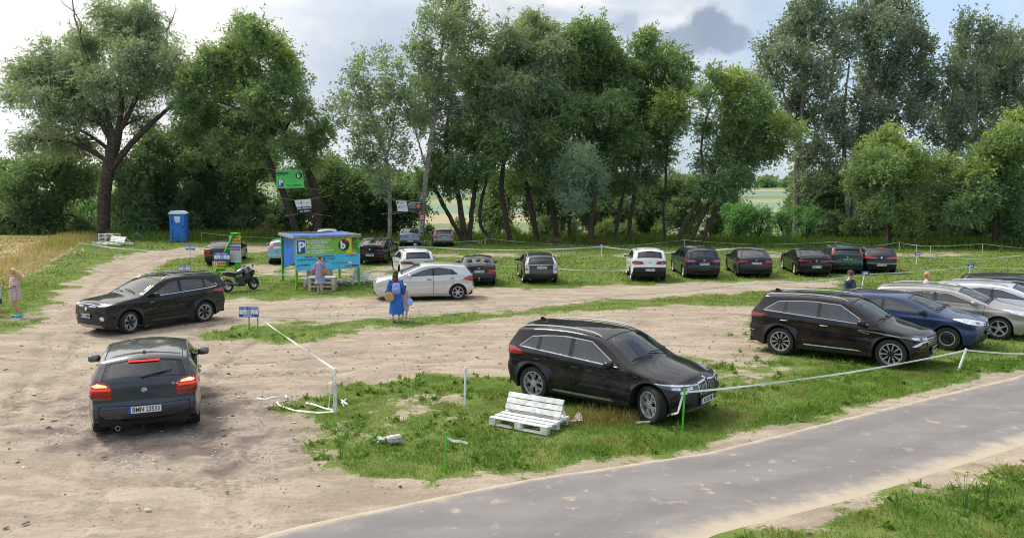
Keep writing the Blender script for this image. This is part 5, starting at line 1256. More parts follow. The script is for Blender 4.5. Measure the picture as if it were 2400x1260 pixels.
def leafmat(name='leaf', trans=.35, rough=.55, spec=.25):
 if name in MATS: return MATS[name]
 m = bpy.data.materials.new(name); m.use_nodes = True; nt = m.node_tree; N, L = nt.nodes, nt.links; b = N['Principled BSDF']; o = N['Material Output']
 a = N.new('ShaderNodeAttribute'); a.attribute_name = 'lc'; L.new(a.outputs['Color'], b.inputs['Base Color']); b.inputs['Roughness'].default_value = rough; b.inputs['Specular IOR Level'].default_value = spec
 t = N.new('ShaderNodeBsdfTranslucent'); g = N.new('ShaderNodeMixRGB'); g.blend_type = 'MULTIPLY'; g.inputs[0].default_value = 1; g.inputs[2].default_value = (1.5, 1.45, .7, 1); L.new(a.outputs['Color'], g.inputs[1]); L.new(g.outputs[0], t.inputs[0])
 x = N.new('ShaderNodeMixShader'); x.inputs[0].default_value = trans; L.new(b.outputs[0], x.inputs[1]); L.new(t.outputs[0], x.inputs[2]); L.new(x.outputs[0], o.inputs[0])
 MATS[name] = m; return m
def make_grass():
 rg = np.random.RandomState(11); M = leafmat('grass_blade', .35, .6, .2)
 def sample(n, y0, y1, pw, ext=.74):
  y = y0 + (y1 - y0) * rg.rand(n) ** pw; x = (rg.rand(n) * 2 - 1) * (y * ext + .8); return x, y
 def gz(x, y): return np.array([terr(a, b) for a, b in zip(x, y)]) - .02
 def colr(x, y, dry, base0, base1, dryc):
  n = len(x); t = np.clip(fbm(x, y, .6, 3, 41) * 2.2 + .5 + (rg.rand(n) - .5) * .5, 0, 1)[:, None]; c = base0 * (1 - t) + base1 * t
  k = np.clip(dry * .8 + .1 + (fbm(x, y, 1.4, 2, 45) * 1.8 + (rg.rand(n) - .5) * .5 > .33), 0, 1)[:, None] * .7
  return (c * (1 - k) + dryc * k) * (.75 + .5 * rg.rand(n))[:, None]
 G0, G1, DC = np.array([.100, .190, .032]), np.array([.155, .255, .048]), np.array([.30, .23, .10])
 for nm, n, y0, y1, pw, h0, w0 in (('grass', 340000, 5.4, 19, .62, .060, .011), ('grass', 190000, 18, 38, .75, .075, .024), ('grass', 90000, 36, 66, .8, .10, .06)):
  x, y = sample(n, y0, y1, pw); d, dry, damp = masks(x, y); road = sdist(x, y, WP['road'])
  tuft = fbm(x, y, 2.6, 3, 51)
  keep = ((d < -.02 + .25 * tuft) | ((d < .95) & (tuft > .16) & (rg.rand(n) < .45 - .3 * d))) & (road < -.12) & (rg.rand(n) < np.clip(.5 - d * .9, .3, 1) * np.clip(.75 + tuft * 1.4, .15, 1))
  x, y, d, dry, tuft = x[keep], y[keep], d[keep], dry[keep], tuft[keep]
  verge = np.exp(-(np.clip(-sdist(x, y, WP['road']), 0, 9) / 1.3) ** 2)
  z = gz(x, y) + .02 * np.clip((sdist(x, y, WP['road']) + .5) / .45, 0, 1); h = h0 * (.45 + rg.rand(len(x)) * .9) * np.clip(.75 + tuft * 1.5 + verge * .7, .35, 2.2) * np.clip(.5 - d * .6, .45, 1.15)
  p = np.stack([x, y, z], 1)
  o = bladeset(nm, p, h, w0 * (.6 + .8 * rg.rand(len(x))), colr(x, y, np.clip(dry, 0, 1) - verge * .4, G0, G1, DC), .9, M, 3); tag(o, kind='stuff')
 # tall dry stems: the uncut field at left and the strip beside the black SUV
 x, y = sample(150000, 26, 66, .9, .95); d, dry, _ = masks(x, y); edge = np.clip(sdist(x, y, WP['dry']), -3, 9); k = (dry > .1) & (rg.rand(len(x)) < np.where(edge < 2.5, 1, .35)); x, y, edge = x[k], y[k], edge[k]
 h = np.where(edge < 2.6, .48, .16) * (.5 + rg.rand(len(x)) * .9) * (1 + fbm(x, y, .5, 2, 61)); t = np.clip(rg.rand(len(x)) * .7 + fbm(x, y, .3, 2, 63) * 1.6 + .1, 0, 1)[:, None]
 c = np.array([.25, .26, .085]) * (1 - t) + np.array([.45, .37, .24]) * t
 tag(bladeset('dry_grass', np.stack([x, y, gz(x, y)], 1), h, np.full(len(x), .035), c, .7, M, 5), kind='stuff')
 a, b_ = gp(1330, 985), gp(1500, 990); t = rg.rand(1500); q = rg.randn(1500) * .24
 x = a.x + (b_.x - a.x) * t + q * .4; y = a.y + (b_.y - a.y) * t + q + .12
 tt = rg.rand(len(x))[:, None]; tag(bladeset('dry_grass', np.stack([x, y, gz(x, y)], 1), .08 + .26 * rg.rand(len(x)) ** 1.6, np.full(len(x), .007), np.array([.11, .13, .03]) * (1 - tt) + np.array([.36, .28, .13]) * tt, .8, M, 6), kind='stuff')
 # broad-leaved weeds lying in rosettes
 cx, cy = sample(3600, 6.6, 24, .7); d, dry, _ = masks(cx, cy); road = sdist(cx, cy, WP['road']); k = (d < .12) & (d > -1.8) & (road < -.15) & (fbm(cx, cy, .9, 2, 71) > -.02); cx, cy = cx[k], cy[k]
 m = 9; x = np.repeat(cx, m) + rg.randn(len(cx) * m) * .035; y = np.repeat(cy, m) + rg.randn(len(cx) * m) * .035; n = len(x)
 t = np.repeat(rg.rand(len(cx)), m)[:, None]; c = (np.array([.085, .19, .03]) * (1 - t) + np.array([.17, .27, .06]) * t) * (.8 + .4 * rg.rand(n))[:, None]
 tag(bladeset('weeds', np.stack([x, y, gz(x, y) + .01], 1), .06 + .11 * rg.rand(n), .022 + .022 * rg.rand(n), c, 2.2, M, 8), kind='stuff')
def make_clods():
 """loose clods, twigs and gravel on the bare soil"""
 rg = np.random.RandomState(23); b = MB(); n = 0
 ico = [(0, 0, 1)] + [(cos(2 * pi * k / 5) * .9, sin(2 * pi * k / 5) * .9, .35) for k in range(5)] + [(cos(2 * pi * (k + .5) / 5), sin(2 * pi * (k + .5) / 5), -.4) for k in range(5)]
 fc = [(0, 1 + k, 1 + (k + 1) % 5) for k in range(5)] + [(1 + k, 6 + k, 1 + (k + 1) % 5) for k in range(5)] + [(1 + (k + 1) % 5, 6 + k, 6 + (k + 1) % 5) for k in range(5)]
 x = []; y = 6 + 24 * rg.rand(8000) ** .8; x = (rg.rand(8000) * 2 - 1) * (y * .72 + .5); d, dry, dm = masks(x, y); rd = sdist(x, y, WP['road'])
 for px, py, dd, mm, r_ in zip(x, y, d, dm, rd):
  if (dd < .1 and not (-.5 < r_ < .25)) or rg.rand() < .4: continue
  if r_ > .1 and rg.rand() > .35: continue
  s = .006 + .028 * rg.rand() ** 7 + .0003 * py * (1.5 if mm > 0 else 1)
  if r_ > -.3: s *= .45
  a = rg.rand() * 6; M = Matrix.Translation((px, py, -.012 + s * .15 + (.03 if r_ > 0 else 0))) @ Matrix.Rotation(a, 4, 'Z') @ Matrix.Diagonal((s * (1 + rg.rand()), s, s * .55, 1))
  b.add(ico, fc, rg.choice([0, 1, 1, 2]), M)
 o = b.build('gravel', [mat('clod_sand', (.34, .27, .19), .95, var=.3), mat('clod_dark', (.15, .115, .085), .95, var=.3), mat('clod_pale', (.50, .45, .38), .9, var=.2)], None, sharp=.3); tag(o, kind='stuff')
# ================================================================= TREES
BARK = mat('willow_bark', (.062, .045, .033), .95, var=.45, scale=5, bump=.9)
BIRCH = mat('birch_bark', (.24, .215, .185), .85, var=.45, scale=3, bump=.5)
POPB = mat('poplar_bark', (.17, .16, .145), .9, var=.4, scale=4, bump=.6)
TWIG = mat('dead_wood', (.20, .17, .145), .9, var=.3)
PAL = {
 'willow': ((.105, .150, .100), (.175, .220, .150)), 'silver': ((.13, .185, .140), (.22, .28, .22)), 'green': ((.090, .145, .066), (.155, .210, .100)),
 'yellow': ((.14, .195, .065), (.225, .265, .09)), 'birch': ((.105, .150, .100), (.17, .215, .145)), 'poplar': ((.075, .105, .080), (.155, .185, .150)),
 'dark': ((.062, .112, .058), (.112, .165, .088)), 'ivy': ((.065, .155, .065), (.125, .225, .10)),
}
def leafcloud(name, cl, pal, dens, ls, lw, nleaf, twig, droop, up, parent, origin, seed, sub=6, spread=.9, zs=.85):
 """cl: list of (centre, radius, palette or None). sprays of leaves over many small lobes"""
 rg = np.random.RandomState(seed); P_, T_, C_ = [], [], []
 for c, r, pp in cl:
  nsub = max(3, int(sub * (.6 + .4 * r)))
  for _ in range(nsub):
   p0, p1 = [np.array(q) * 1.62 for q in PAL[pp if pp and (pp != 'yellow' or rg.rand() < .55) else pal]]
   o = rg.randn(3); o /= np.linalg.norm(o); o *= r * .62 * rg.rand() ** .4; o[2] *= zs
   rr = r * rg.uniform(.26, .56); n = max(4, int(dens * rr * rr))
   q = rg.randn(n, 3); q /= np.linalg.norm(q, axis=1)[:, None]; rad = rr * np.clip(np.abs(rg.randn(n)) * .52 + .18, 0, 1.9)[:, None]
   base = np.array(c) + o + q * rad * np.array([1 / max(1, zs) ** .5, 1 / max(1, zs) ** .5, zs * 1.05])
   t = q + np.array([0, 0, up - droop]) + rg.randn(n, 3) * .35; t /= np.linalg.norm(t, axis=1)[:, None]
   k = np.clip(rg.rand() * .6 + rg.rand(n) * .5 - .05, 0, 1)[:, None]; col = (p0 * (1 - k) + p1 * k) * rg.uniform(.85, 1.15)
   P_.append(base); T_.append(t); C_.append(col)
 P, T, Cc = np.concatenate(P_), np.concatenate(T_), np.concatenate(C_); n = len(P)
 s = rg.rand(n, nleaf); s.sort(axis=1); tl = twig * (.6 + .8 * rg.rand(n))[:, None]
 sag = np.zeros((n, nleaf, 3)); sag[..., 2] = -droop * (s ** 2) * tl * .8
 lp = P[:, None] + T[:, None] * (s * tl)[..., None] + sag + rg.randn(n, nleaf, 3) * twig * .10
 ld = T[:, None] + rg.randn(n, nleaf, 3) * spread; ld[..., 2] -= droop * .7; ld /= np.linalg.norm(ld, axis=2)[..., None]
 lp, ld = lp.reshape(-1, 3), ld.reshape(-1, 3); m = len(lp)
 w = np.cross(ld, rg.randn(m, 3)); w /= np.linalg.norm(w, axis=1)[:, None] + 1e-9
 L = (ls * (.6 + .8 * rg.rand(m)))[:, None]; W = (lw * (.6 + .8 * rg.rand(m)))[:, None] / 2
 v = np.stack([lp, lp + ld * L * .45 + w * W, lp + ld * L, lp + ld * L * .45 - w * W], 1).reshape(-1, 3) - np.array(origin)
 col = np.repeat(Cc, nleaf, 0) * (.8 + .4 * rg.rand(m))[:, None]
 me = bpy.data.meshes.new(name); me.vertices.add(m * 4); me.vertices.foreach_set('co', v.ravel()); me.loops.add(m * 4); me.loops.foreach_set('vertex_index', np.arange(m * 4)); me.polygons.add(m); me.polygons.foreach_set('loop_start', np.arange(0, m * 4, 4)); me.update(calc_edges=True)
 a = me.attributes.new('lc', 'FLOAT_COLOR', 'POINT'); a.data.foreach_set('color', np.repeat(np.concatenate([col, np.ones((m, 1))], 1), 4, 0).ravel())
 me.materials.append(leafmat('leaf', .45, .5, .3)); o = bpy.data.objects.new(name, me); link(o, parent); return o
def curve(pts, n=14, wob=.0, rg=None):
 """smooth Catmull-Rom through (point, radius)"""
 out = []; P = [pts[0]] + list(pts) + [pts[-1]]
 for i in range(1, len(P) - 2):
  for k in range(n):
   t = k / n; a, b, c, d = [np.array((*P[j][0], P[j][1])) for j in (i - 1, i, i + 1, i + 2)]
   out.append(.5 * (2 * b + (c - a) * t + (2 * a - 5 * b + 4 * c - d) * t * t + (3 * b - a - 3 * c + d) * t ** 3))
 out.append(np.array((*P[-1][0], P[-1][1])))
 if wob:
  for k, o in enumerate(out[1:]): o[:3] += rg.randn(3) * wob
 return [Vector(o[:3]) for o in out], [max(.008, o[3]) for o in out]
def tree(label, d, trunks, clumps, pal='green', bark=None, cat='tree', name='tree', group=None, dens=66, ls=.29, lw=.115, nleaf=9, twig=.75, droop=.25, up=.35, limbs=True, dead=None, seed=1, sub=10, spread=.9, zs=.9):
 rg = np.random.RandomState(seed); ba = trunks[0][0]; b0 = at(ba[0], ba[1], d); org = Vector((b0.x, d, terr(b0.x, d)))
 root = thing(name, label, cat, org, group=group); bark = bark or BARK; lines = []
 tb = MB()
 for tr in trunks:
  pts = []
  for k, q in enumerate(tr):
   p = at(q[0], q[1], d + (q[3] if len(q) > 3 else 0))
   if k == 0 and len(q) < 5: p.z = terr(p.x, p.y) - .15
   pts.append((p - org, q[2] * .82))
  if len(pts[0]) and True:
   ln, rs = curve(pts, 8, .02, rg); rs[0] *= 1.35; rs[1] *= 1.12
  tb.tube(ln, rs, 10, 0); lines.append((ln, rs))
 # knots and ridges in the bark line
 for i, v in enumerate(tb.v): tb.v[i] = v + Vector((fbm(np.array([v.x * 3]), np.array([v.z * 1.3]), 1.5, 2, seed)[0], fbm(np.array([v.y * 3]), np.array([v.z * 1.3]), 1.5, 2, seed + 3)[0], 0)) * .10
 fixn(tb.build('trunk', bark, root))
 lb = MB(); cl = []
 for q in clumps:
  px, py, r = q[0], q[1], q[2]; pp = q[3] if len(q) > 3 else None
  dd = rg.uniform(-1, 1) * min(3.0, 1.2 + r * .03); c = at(px, py, d + dd); rm = r * 1.07 * d / F; cl.append((tuple(c), rm, pp))
  if limbs:
   cc = c - org; best = None
   for ln, rs in lines:
    for k in range(len(ln) // 3, len(ln)):
     p = ln[k]; dist = (cc - p).length + max(0, p.z - cc.z + .5) * 3
     if best is None or dist < best[0]: best = (dist, p, rs[k])
   p, r0 = best[1], min(best[2] * .6, .16); mid = p.lerp(cc, .5) + Vector((rg.randn() * .25, rg.randn() * .25, .25 * (cc - p).length * (1 if up > .2 else .4) * .5))
   ln, rs = curve([(p, r0), (mid, r0 * .6), (cc, .03)], 5); lb.tube(ln, rs, 6, 0, cap=False)
   for _ in range(5):
    e = cc + Vector(rg.randn(3)) * rm * .55; s_ = ln[rg.randint(4, len(ln) - 1)]
    ln2, rs2 = curve([(s_, r0 * .4), (s_.lerp(e, .5) + Vector(rg.randn(3)) * .12, r0 * .22), (e, .012)], 4); lb.tube(ln2, rs2, 5, 0, cap=False)
 if dead:
  for br in dead:
   db = MB(); pts = [(at(q[0], q[1], d) - org, q[2]) for q in br]; ln, rs = curve(pts, 6, .03, rg); db.tube(ln, rs, 6, 0)
   for _ in range(5):
    k = rg.randint(len(ln) // 3, len(ln) - 1); e = ln[k] + Vector((rg.randn() * .5, rg.randn() * .3, .4 + rg.rand() * .6)); db.tube([ln[k], ln[k].lerp(e, .5) + Vector(rg.randn(3)) * .06, e], [rs[k] * .6, .015, .008], 5, 0)
   db.build('dead_branch', TWIG, root)
 if lb.v: lb.build('limbs', [bark, TWIG], root)
 if cl: leafcloud('crown', cl, pal, dens * (.66 if 'second' in (group or '') else .78), ls, lw, nleaf, twig, droop, up, root, org, seed, sub, spread, zs)
 return root
def make_trees():
 Y = 'yellow'; G = 'trees along the far edge of the lot'
 tree('big grey-green willow with thick forked trunk, behind the hay field left of the toilet', 66, [[(243, 545, .66), (244, 470, .64), (256, 390, .62), (268, 330, .70), (272, 305, .62)], [(256, 400, .36, 0, 1), (310, 335, .30), (360, 285, .24), (410, 240, .14), (440, 200, .06)], [(262, 330, .36, 0, 1), (225, 270, .26), (180, 220, .16), (110, 190, .06)], [(272, 320, .34, 0, 1), (285, 250, .26), (280, 150, .18), (290, 60, .07)], [(275, 315, .30, 0, 1), (310, 250, .22), (345, 150, .14), (350, 60, .05)], [(264, 325, .3, 0, 1), (240, 230, .2), (195, 110, .1), (190, 60, .05)]],
         [(112, 148, 66), (60, 170, 48), (28, 208, 38), (160, 215, 62), (95, 225, 52), (225, 105, 60), (290, 52, 62), (345, 40, 50), (300, 135, 64), (235, 190, 58), (372, 95, 44), (390, 180, 46), (330, 205, 52), (145, 270, 44), (215, 262, 44), (95, 310, 40), (60, 330, 34), (410, 125, 34), (240, 30, 36), (270, 250, 44), (180, 150, 50), (330, 280, 36), (430, 190, 30), (180, 330, 40), (130, 335, 36)],
         'willow', group=G, droop=.55, up=.25, ls=.32, lw=.085, nleaf=11, dens=44, twig=.9, seed=3, dead=[[(192, 90, .10), (178, 55, .08), (172, 20, .06), (169, -15, .04)], [(390, 75, .07), (402, 50, .05), (411, 28, .025)], [(190, 60, .06), (170, 25, .045), (142, 5, .02)]])
 tree('rounded green willow with two leaning brown trunks carrying the green parking banner', 66, [[(702, 548, .33), (672, 475, .32), (652, 425, .32), (632, 380, .30), (605, 300, .20), (580, 200, .12)], [(745, 548, .42), (742, 470, .38), (726, 410, .36), (698, 350, .32), (655, 295, .26), (620, 200, .16), (600, 110, .06)], [(745, 505, .24, 0, 1), (755, 490, .20), (757, 478, .18)], [(738, 520, .22, 0, 1), (720, 505, .18), (700, 490, .12)]],
         [(605, 85, 46), (560, 110, 44), (640, 110, 46, Y), (515, 140, 50), (580, 165, 56), (660, 160, 46), (470, 190, 48), (530, 215, 58, 'green'), (610, 225, 58), (685, 195, 40), (440, 245, 40), (490, 275, 52), (560, 295, 56), (640, 290, 54), (705, 260, 42), (735, 320, 36), (450, 300, 36), (595, 350, 46, 'green'), (680, 335, 40), (520, 340, 46), (755, 300, 30), (710, 370, 34), (430, 170, 30), (575, 60, 30)],
         'green', group=G, droop=.35, ls=.30, lw=.10, nleaf=10, dens=66, seed=5)
 tree('slender pale-stemmed birch left of the white-and-black banner', 64, [[(912, 560, .21), (914, 490, .20), (911, 430, .20), (905, 370, .17), (885, 310, .14), (868, 260, .10), (850, 170, .04)], [(905, 375, .12, 0, 1), (920, 300, .09), (935, 200, .04)], [(911, 475, .07, 0, 1), (903, 466, .05), (896, 462, .03)]],
         [(832, 190, 34), (800, 225, 28), (845, 150, 26), (895, 135, 28), (905, 180, 34), (935, 160, 26), (850, 240, 46), (905, 240, 48), (805, 275, 34), (850, 310, 46), (920, 310, 48), (880, 370, 42), (835, 360, 34), (940, 370, 36), (895, 425, 34), (950, 230, 34), (780, 250, 22)],
         'birch', BIRCH, group=G, droop=.1, up=.6, ls=.22, lw=.14, nleaf=7, dens=42, zs=1.25, seed=7, name='birch_tree')
 tree('tall pale-barked birch with the small red sign nailed to its stem', 65, [[(986, 562, .30), (990, 500, .28), (997, 430, .27), (1003, 380, .26), (1012, 310, .22), (1022, 230, .17), (1036, 120, .10), (1050, 0, .04)], [(1000, 395, .12, 0, 1), (986, 350, .10), (972, 300, .05)], [(1012, 300, .12, 0, 1), (1050, 220, .09), (1090, 100, .04)]],
         [(1045, -5, 44), (1085, 20, 40), (1005, 40, 34), (1050, 65, 50), (1110, 70, 40), (995, 105, 40), (1075, 125, 54), (1130, 95, 28), (1020, 160, 56), (1085, 195, 50), (985, 205, 46), (1035, 250, 54), (1090, 270, 44), (990, 290, 46), (1040, 335, 40), (960, 130, 26), (1135, 150, 30), (970, 260, 36)],
         'birch', BIRCH, group=G, droop=.1, up=.6, ls=.22, lw=.14, nleaf=7, dens=48, zs=1.25, seed=9, name='birch_tree')
 tree('willow with two dark stems forking from the ground right of the tall birch', 67, [[(1090, 560, .36), (1078, 480, .30), (1062, 410, .26), (1045, 330, .20), (1060, 230, .10)], [(1098, 555, .28), (1108, 480, .26), (1120, 410, .24), (1150, 330, .18), (1165, 230, .08)], [(1088, 560, .26), (1050, 500, .22), (1010, 430, .2), (970, 390, .1)]],
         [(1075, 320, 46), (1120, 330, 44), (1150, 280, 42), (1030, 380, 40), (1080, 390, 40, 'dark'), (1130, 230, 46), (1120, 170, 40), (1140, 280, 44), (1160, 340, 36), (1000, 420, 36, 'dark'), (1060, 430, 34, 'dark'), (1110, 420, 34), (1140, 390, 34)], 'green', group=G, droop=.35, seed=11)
 tree('broad bright willow, its long stem bending left at the foot, tallest of the middle group', 67, [[(1195, 560, .30), (1182, 490, .28), (1175, 440, .27), (1180, 380, .24), (1183, 310, .2), (1200, 200, .14), (1225, 90, .06)], [(1160, 545, .2), (1125, 520, .18), (1135, 440, .18), (1155, 360, .14)]],
         [(1235, 72, 46, Y), (1195, 90, 44), (1275, 85, 46, Y), (1170, 130, 46), (1230, 130, 54), (1290, 130, 48), (1165, 185, 44, Y), (1210, 200, 54), (1275, 195, 54), (1160, 240, 40), (1240, 260, 54, Y), (1190, 280, 46), (1290, 240, 44), (1230, 330, 42), (1180, 345, 38, 'green'), (1250, 45, 24), (1275, 300, 40, Y)],
         'willow', group=G, droop=.35, dens=72, seed=13)
 tree('willow with two straight red-brown stems, right of the bright willow', 68, [[(1262, 560, .33), (1245, 490, .30), (1232, 430, .28), (1222, 360, .2), (1260, 260, .1)], [(1308, 556, .26), (1292, 480, .24), (1275, 410, .22), (1265, 330, .14)], [(1335, 555, .22), (1334, 500, .2), (1332, 450, .16)]],
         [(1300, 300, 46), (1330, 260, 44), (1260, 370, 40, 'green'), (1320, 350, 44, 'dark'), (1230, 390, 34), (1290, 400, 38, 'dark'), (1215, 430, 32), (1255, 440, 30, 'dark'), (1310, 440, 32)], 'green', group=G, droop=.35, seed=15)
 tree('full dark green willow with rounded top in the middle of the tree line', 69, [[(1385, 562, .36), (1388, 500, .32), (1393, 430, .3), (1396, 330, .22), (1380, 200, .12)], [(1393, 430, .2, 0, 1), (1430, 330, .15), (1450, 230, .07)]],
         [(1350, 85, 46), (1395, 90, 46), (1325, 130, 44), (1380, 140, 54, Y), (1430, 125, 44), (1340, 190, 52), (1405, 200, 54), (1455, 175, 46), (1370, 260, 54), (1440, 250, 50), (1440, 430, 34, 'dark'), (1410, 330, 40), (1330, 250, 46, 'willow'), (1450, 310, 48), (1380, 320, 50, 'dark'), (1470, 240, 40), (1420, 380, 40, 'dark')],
         'green', group=G, droop=.35, dens=72, seed=17)
 tree('silver-green bushy willow with a low crown, in front of the middle trunks', 64, [[(1383, 566, .26), (1386, 520, .24), (1390, 470, .2), (1370, 410, .1)], [(1390, 470, .12, 0, 1), (1400, 420, .08), (1390, 360, .04)]],
         [(1350, 365, 36, 'silver'), (1385, 395, 42, 'silver'), (1330, 400, 40, 'silver'), (1365, 430, 46, 'silver'), (1320, 440, 34, 'silver'), (1395, 445, 34, 'silver'), (1350, 470, 34, 'silver'), (1370, 345, 22, 'silver')], 'silver', group=G, droop=.3, ls=.24, lw=.075, dens=90, seed=19)
 tree('yellow-tinged willow at the right end of the middle group, stem leaning right', 68, [[(1470, 566, .26), (1478, 510, .24), (1488, 450, .22), (1498, 380, .18), (1530, 250, .1)], [(1560, 566, .16), (1555, 500, .15), (1560, 430, .14), (1565, 300, .08)], [(1440, 545, .2), (1455, 480, .18), (1475, 400, .14)]],
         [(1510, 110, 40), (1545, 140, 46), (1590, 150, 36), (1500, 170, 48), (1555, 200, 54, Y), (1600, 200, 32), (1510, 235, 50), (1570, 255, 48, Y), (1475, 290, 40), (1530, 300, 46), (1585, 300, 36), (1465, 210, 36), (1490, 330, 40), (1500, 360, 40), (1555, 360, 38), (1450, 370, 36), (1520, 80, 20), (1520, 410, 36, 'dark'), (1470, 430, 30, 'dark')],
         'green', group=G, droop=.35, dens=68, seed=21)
 tree('wide willow on strongly leaning brown trunks, left of the tall poplars', 64, [[(1580, 568, .27), (1610, 515, .25), (1640, 465, .22), (1670, 410, .18), (1700, 330, .12), (1720, 230, .05)], [(1612, 545, .26), (1655, 490, .23), (1690, 440, .2), (1725, 385, .14), (1770, 300, .07)], [(1640, 540, .22), (1680, 490, .2), (1712, 455, .16), (1740, 410, .1)], [(1650, 430, .13, 0, 1), (1645, 330, .11), (1665, 250, .08), (1690, 180, .03)]],
         [(1672, 175, 30), (1705, 190, 36, Y), (1740, 195, 34, Y), (1650, 225, 30), (1715, 245, 46, Y), (1770, 240, 46), (1660, 300, 32), (1720, 310, 50), (1785, 295, 50), (1830, 290, 38, Y), (1862, 305, 26, Y), (1690, 360, 44), (1750, 360, 48), (1815, 340, 36), (1715, 410, 40, 'dark'), (1650, 380, 30), (1680, 430, 36, 'dark'), (1745, 410, 30), (1640, 430, 26, 'dark'), (1790, 355, 28)],
         'green', group=G, droop=.35, dens=68, seed=23)
 pk = dict(pal='poplar', bark=POPB, group=G, droop=-.1, up=.9, ls=.24, lw=.17, nleaf=7, dens=44, twig=.8, zs=1.45, name='poplar_tree', sub=10)
 tree('tall grey-green poplar with pale lower stem, left one of the three poplars', 74, [[(1866, 560, .42), (1868, 470, .40), (1868, 400, .38), (1875, 300, .3), (1890, 180, .2), (1900, 40, .08)], [(1870, 440, .2, 0, 1), (1900, 350, .17), (1940, 230, .12), (1965, 80, .05)], [(1872, 340, .18, 0, 1), (1850, 260, .14), (1815, 150, .06)]],
         [(1900, 0, 36), (1870, 40, 40), (1925, 40, 42), (1840, 80, 36), (1885, 95, 46), (1940, 95, 42), (1800, 125, 30), (1835, 145, 40), (1785, 155, 24), (1895, 165, 46), (1955, 150, 42), (1820, 200, 38), (1870, 220, 44), (1930, 220, 46), (1975, 60, 36), (1985, 120, 34), (1780, 195, 26), (1850, 280, 38), (1905, 290, 44), (1960, 280, 40), (1920, 350, 40), (1880, 370, 36), (1950, 390, 40), (1905, 430, 38), (1985, 330, 36)], seed=25, **pk)
 tree('tallest feathery grey poplar, middle one of the three poplars', 75, [[(2000, 560, .4), (2004, 450, .38), (2010, 350, .32), (2030, 230, .22), (2050, 110, .12), (2060, 10, .05)], [(2006, 410, .2, 0, 1), (2050, 320, .16), (2100, 200, .11), (2140, 80, .04)], [(1990, 560, .3), (1985, 430, .26), (1975, 300, .2), (1990, 150, .1)]],
         [(2050, 15, 40), (2090, 20, 40), (2020, 40, 36), (2125, 50, 38), (2065, 80, 48), (2115, 100, 44), (2155, 85, 34), (2170, 125, 32), (2025, 110, 42), (2075, 150, 48), (2130, 155, 44), (2175, 170, 28), (2030, 190, 44), (2090, 215, 48), (2145, 220, 42), (2010, 255, 40), (2065, 275, 46), (2125, 280, 44), (2160, 270, 32), (2010, 330, 40), (2070, 340, 42), (2020, 400, 40), (2000, 60, 28), (2185, 210, 26)], seed=27, **pk)
 tree('broad grey poplar at the right picture edge, lowest of the three poplars', 76, [[(2280, 560, .4), (2282, 420, .36), (2285, 320, .3), (2290, 200, .18), (2300, 90, .06)], [(2230, 560, .3), (2225, 400, .27), (2225, 280, .2), (2245, 150, .08)], [(2360, 560, .3), (2360, 400, .27), (2362, 280, .2), (2370, 150, .08)]],
         [(2270, 80, 34), (2315, 85, 34), (2360, 95, 34), (2395, 110, 30), (2250, 120, 38), (2295, 130, 42), (2345, 140, 42), (2390, 160, 38), (2225, 170, 38), (2275, 185, 44), (2325, 195, 44), (2380, 210, 42), (2205, 220, 34), (2250, 240, 44), (2310, 250, 44), (2365, 265, 44), (2205, 280, 36), (2260, 295, 42), (2320, 310, 42), (2195, 325, 32), (2240, 345, 40), (2290, 350, 40), (2415, 250, 36)], seed=29, **pk)
 tree('round yellow-green tree in front of the poplars', 64, [[(2085, 560, .25), (2083, 500, .22), (2080, 430, .18), (2085, 350, .08)], [(2083, 490, .14, 0, 1), (2120, 430, .1), (2150, 400, .05)]],
         [(2075, 325, 32, Y), (2045, 350, 34, Y), (2110, 350, 38, Y), (2145, 375, 36, Y), (2020, 385, 34), (2070, 390, 46), (2125, 410, 44, Y), (2165, 420, 32), (2040, 435, 42), (2095, 450, 46), (2145, 460, 40), (2185, 385, 28), (2060, 490, 38), (2120, 500, 36, Y), (2010, 430, 28), (2095, 310, 20, Y), (2130, 520, 30, Y)], 'green', group=G, droop=.2, ls=.24, lw=.11, dens=80, seed=31)
 tree('large dark tree with yellow-green top cut by the right picture edge', 62, [[(2335, 560, .3), (2335, 480, .27), (2345, 400, .2), (2370, 320, .1)], [(2400, 560, .26), (2400, 450, .22), (2410, 350, .1)]],
         [(2395, 285, 40, Y), (2360, 320, 40, Y), (2410, 340, 44, Y), (2320, 355, 36), (2370, 375, 46), (2285, 395, 36, Y), (2330, 410, 44), (2395, 420, 46), (2260, 430, 36), (2300, 455, 42, 'dark'), (2360, 465, 46, 'dark'), (2410, 490, 42, 'dark'), (2235, 400, 30), (2270, 495, 38, 'dark'), (2330, 515, 40, 'dark'), (2390, 535, 36, 'dark'), (2225, 460, 34, 'dark'), (2210, 380, 26, Y), (2430, 300, 40, Y)], 'green', group=G, droop=.2, ls=.24, lw=.12, dens=80, seed=33)
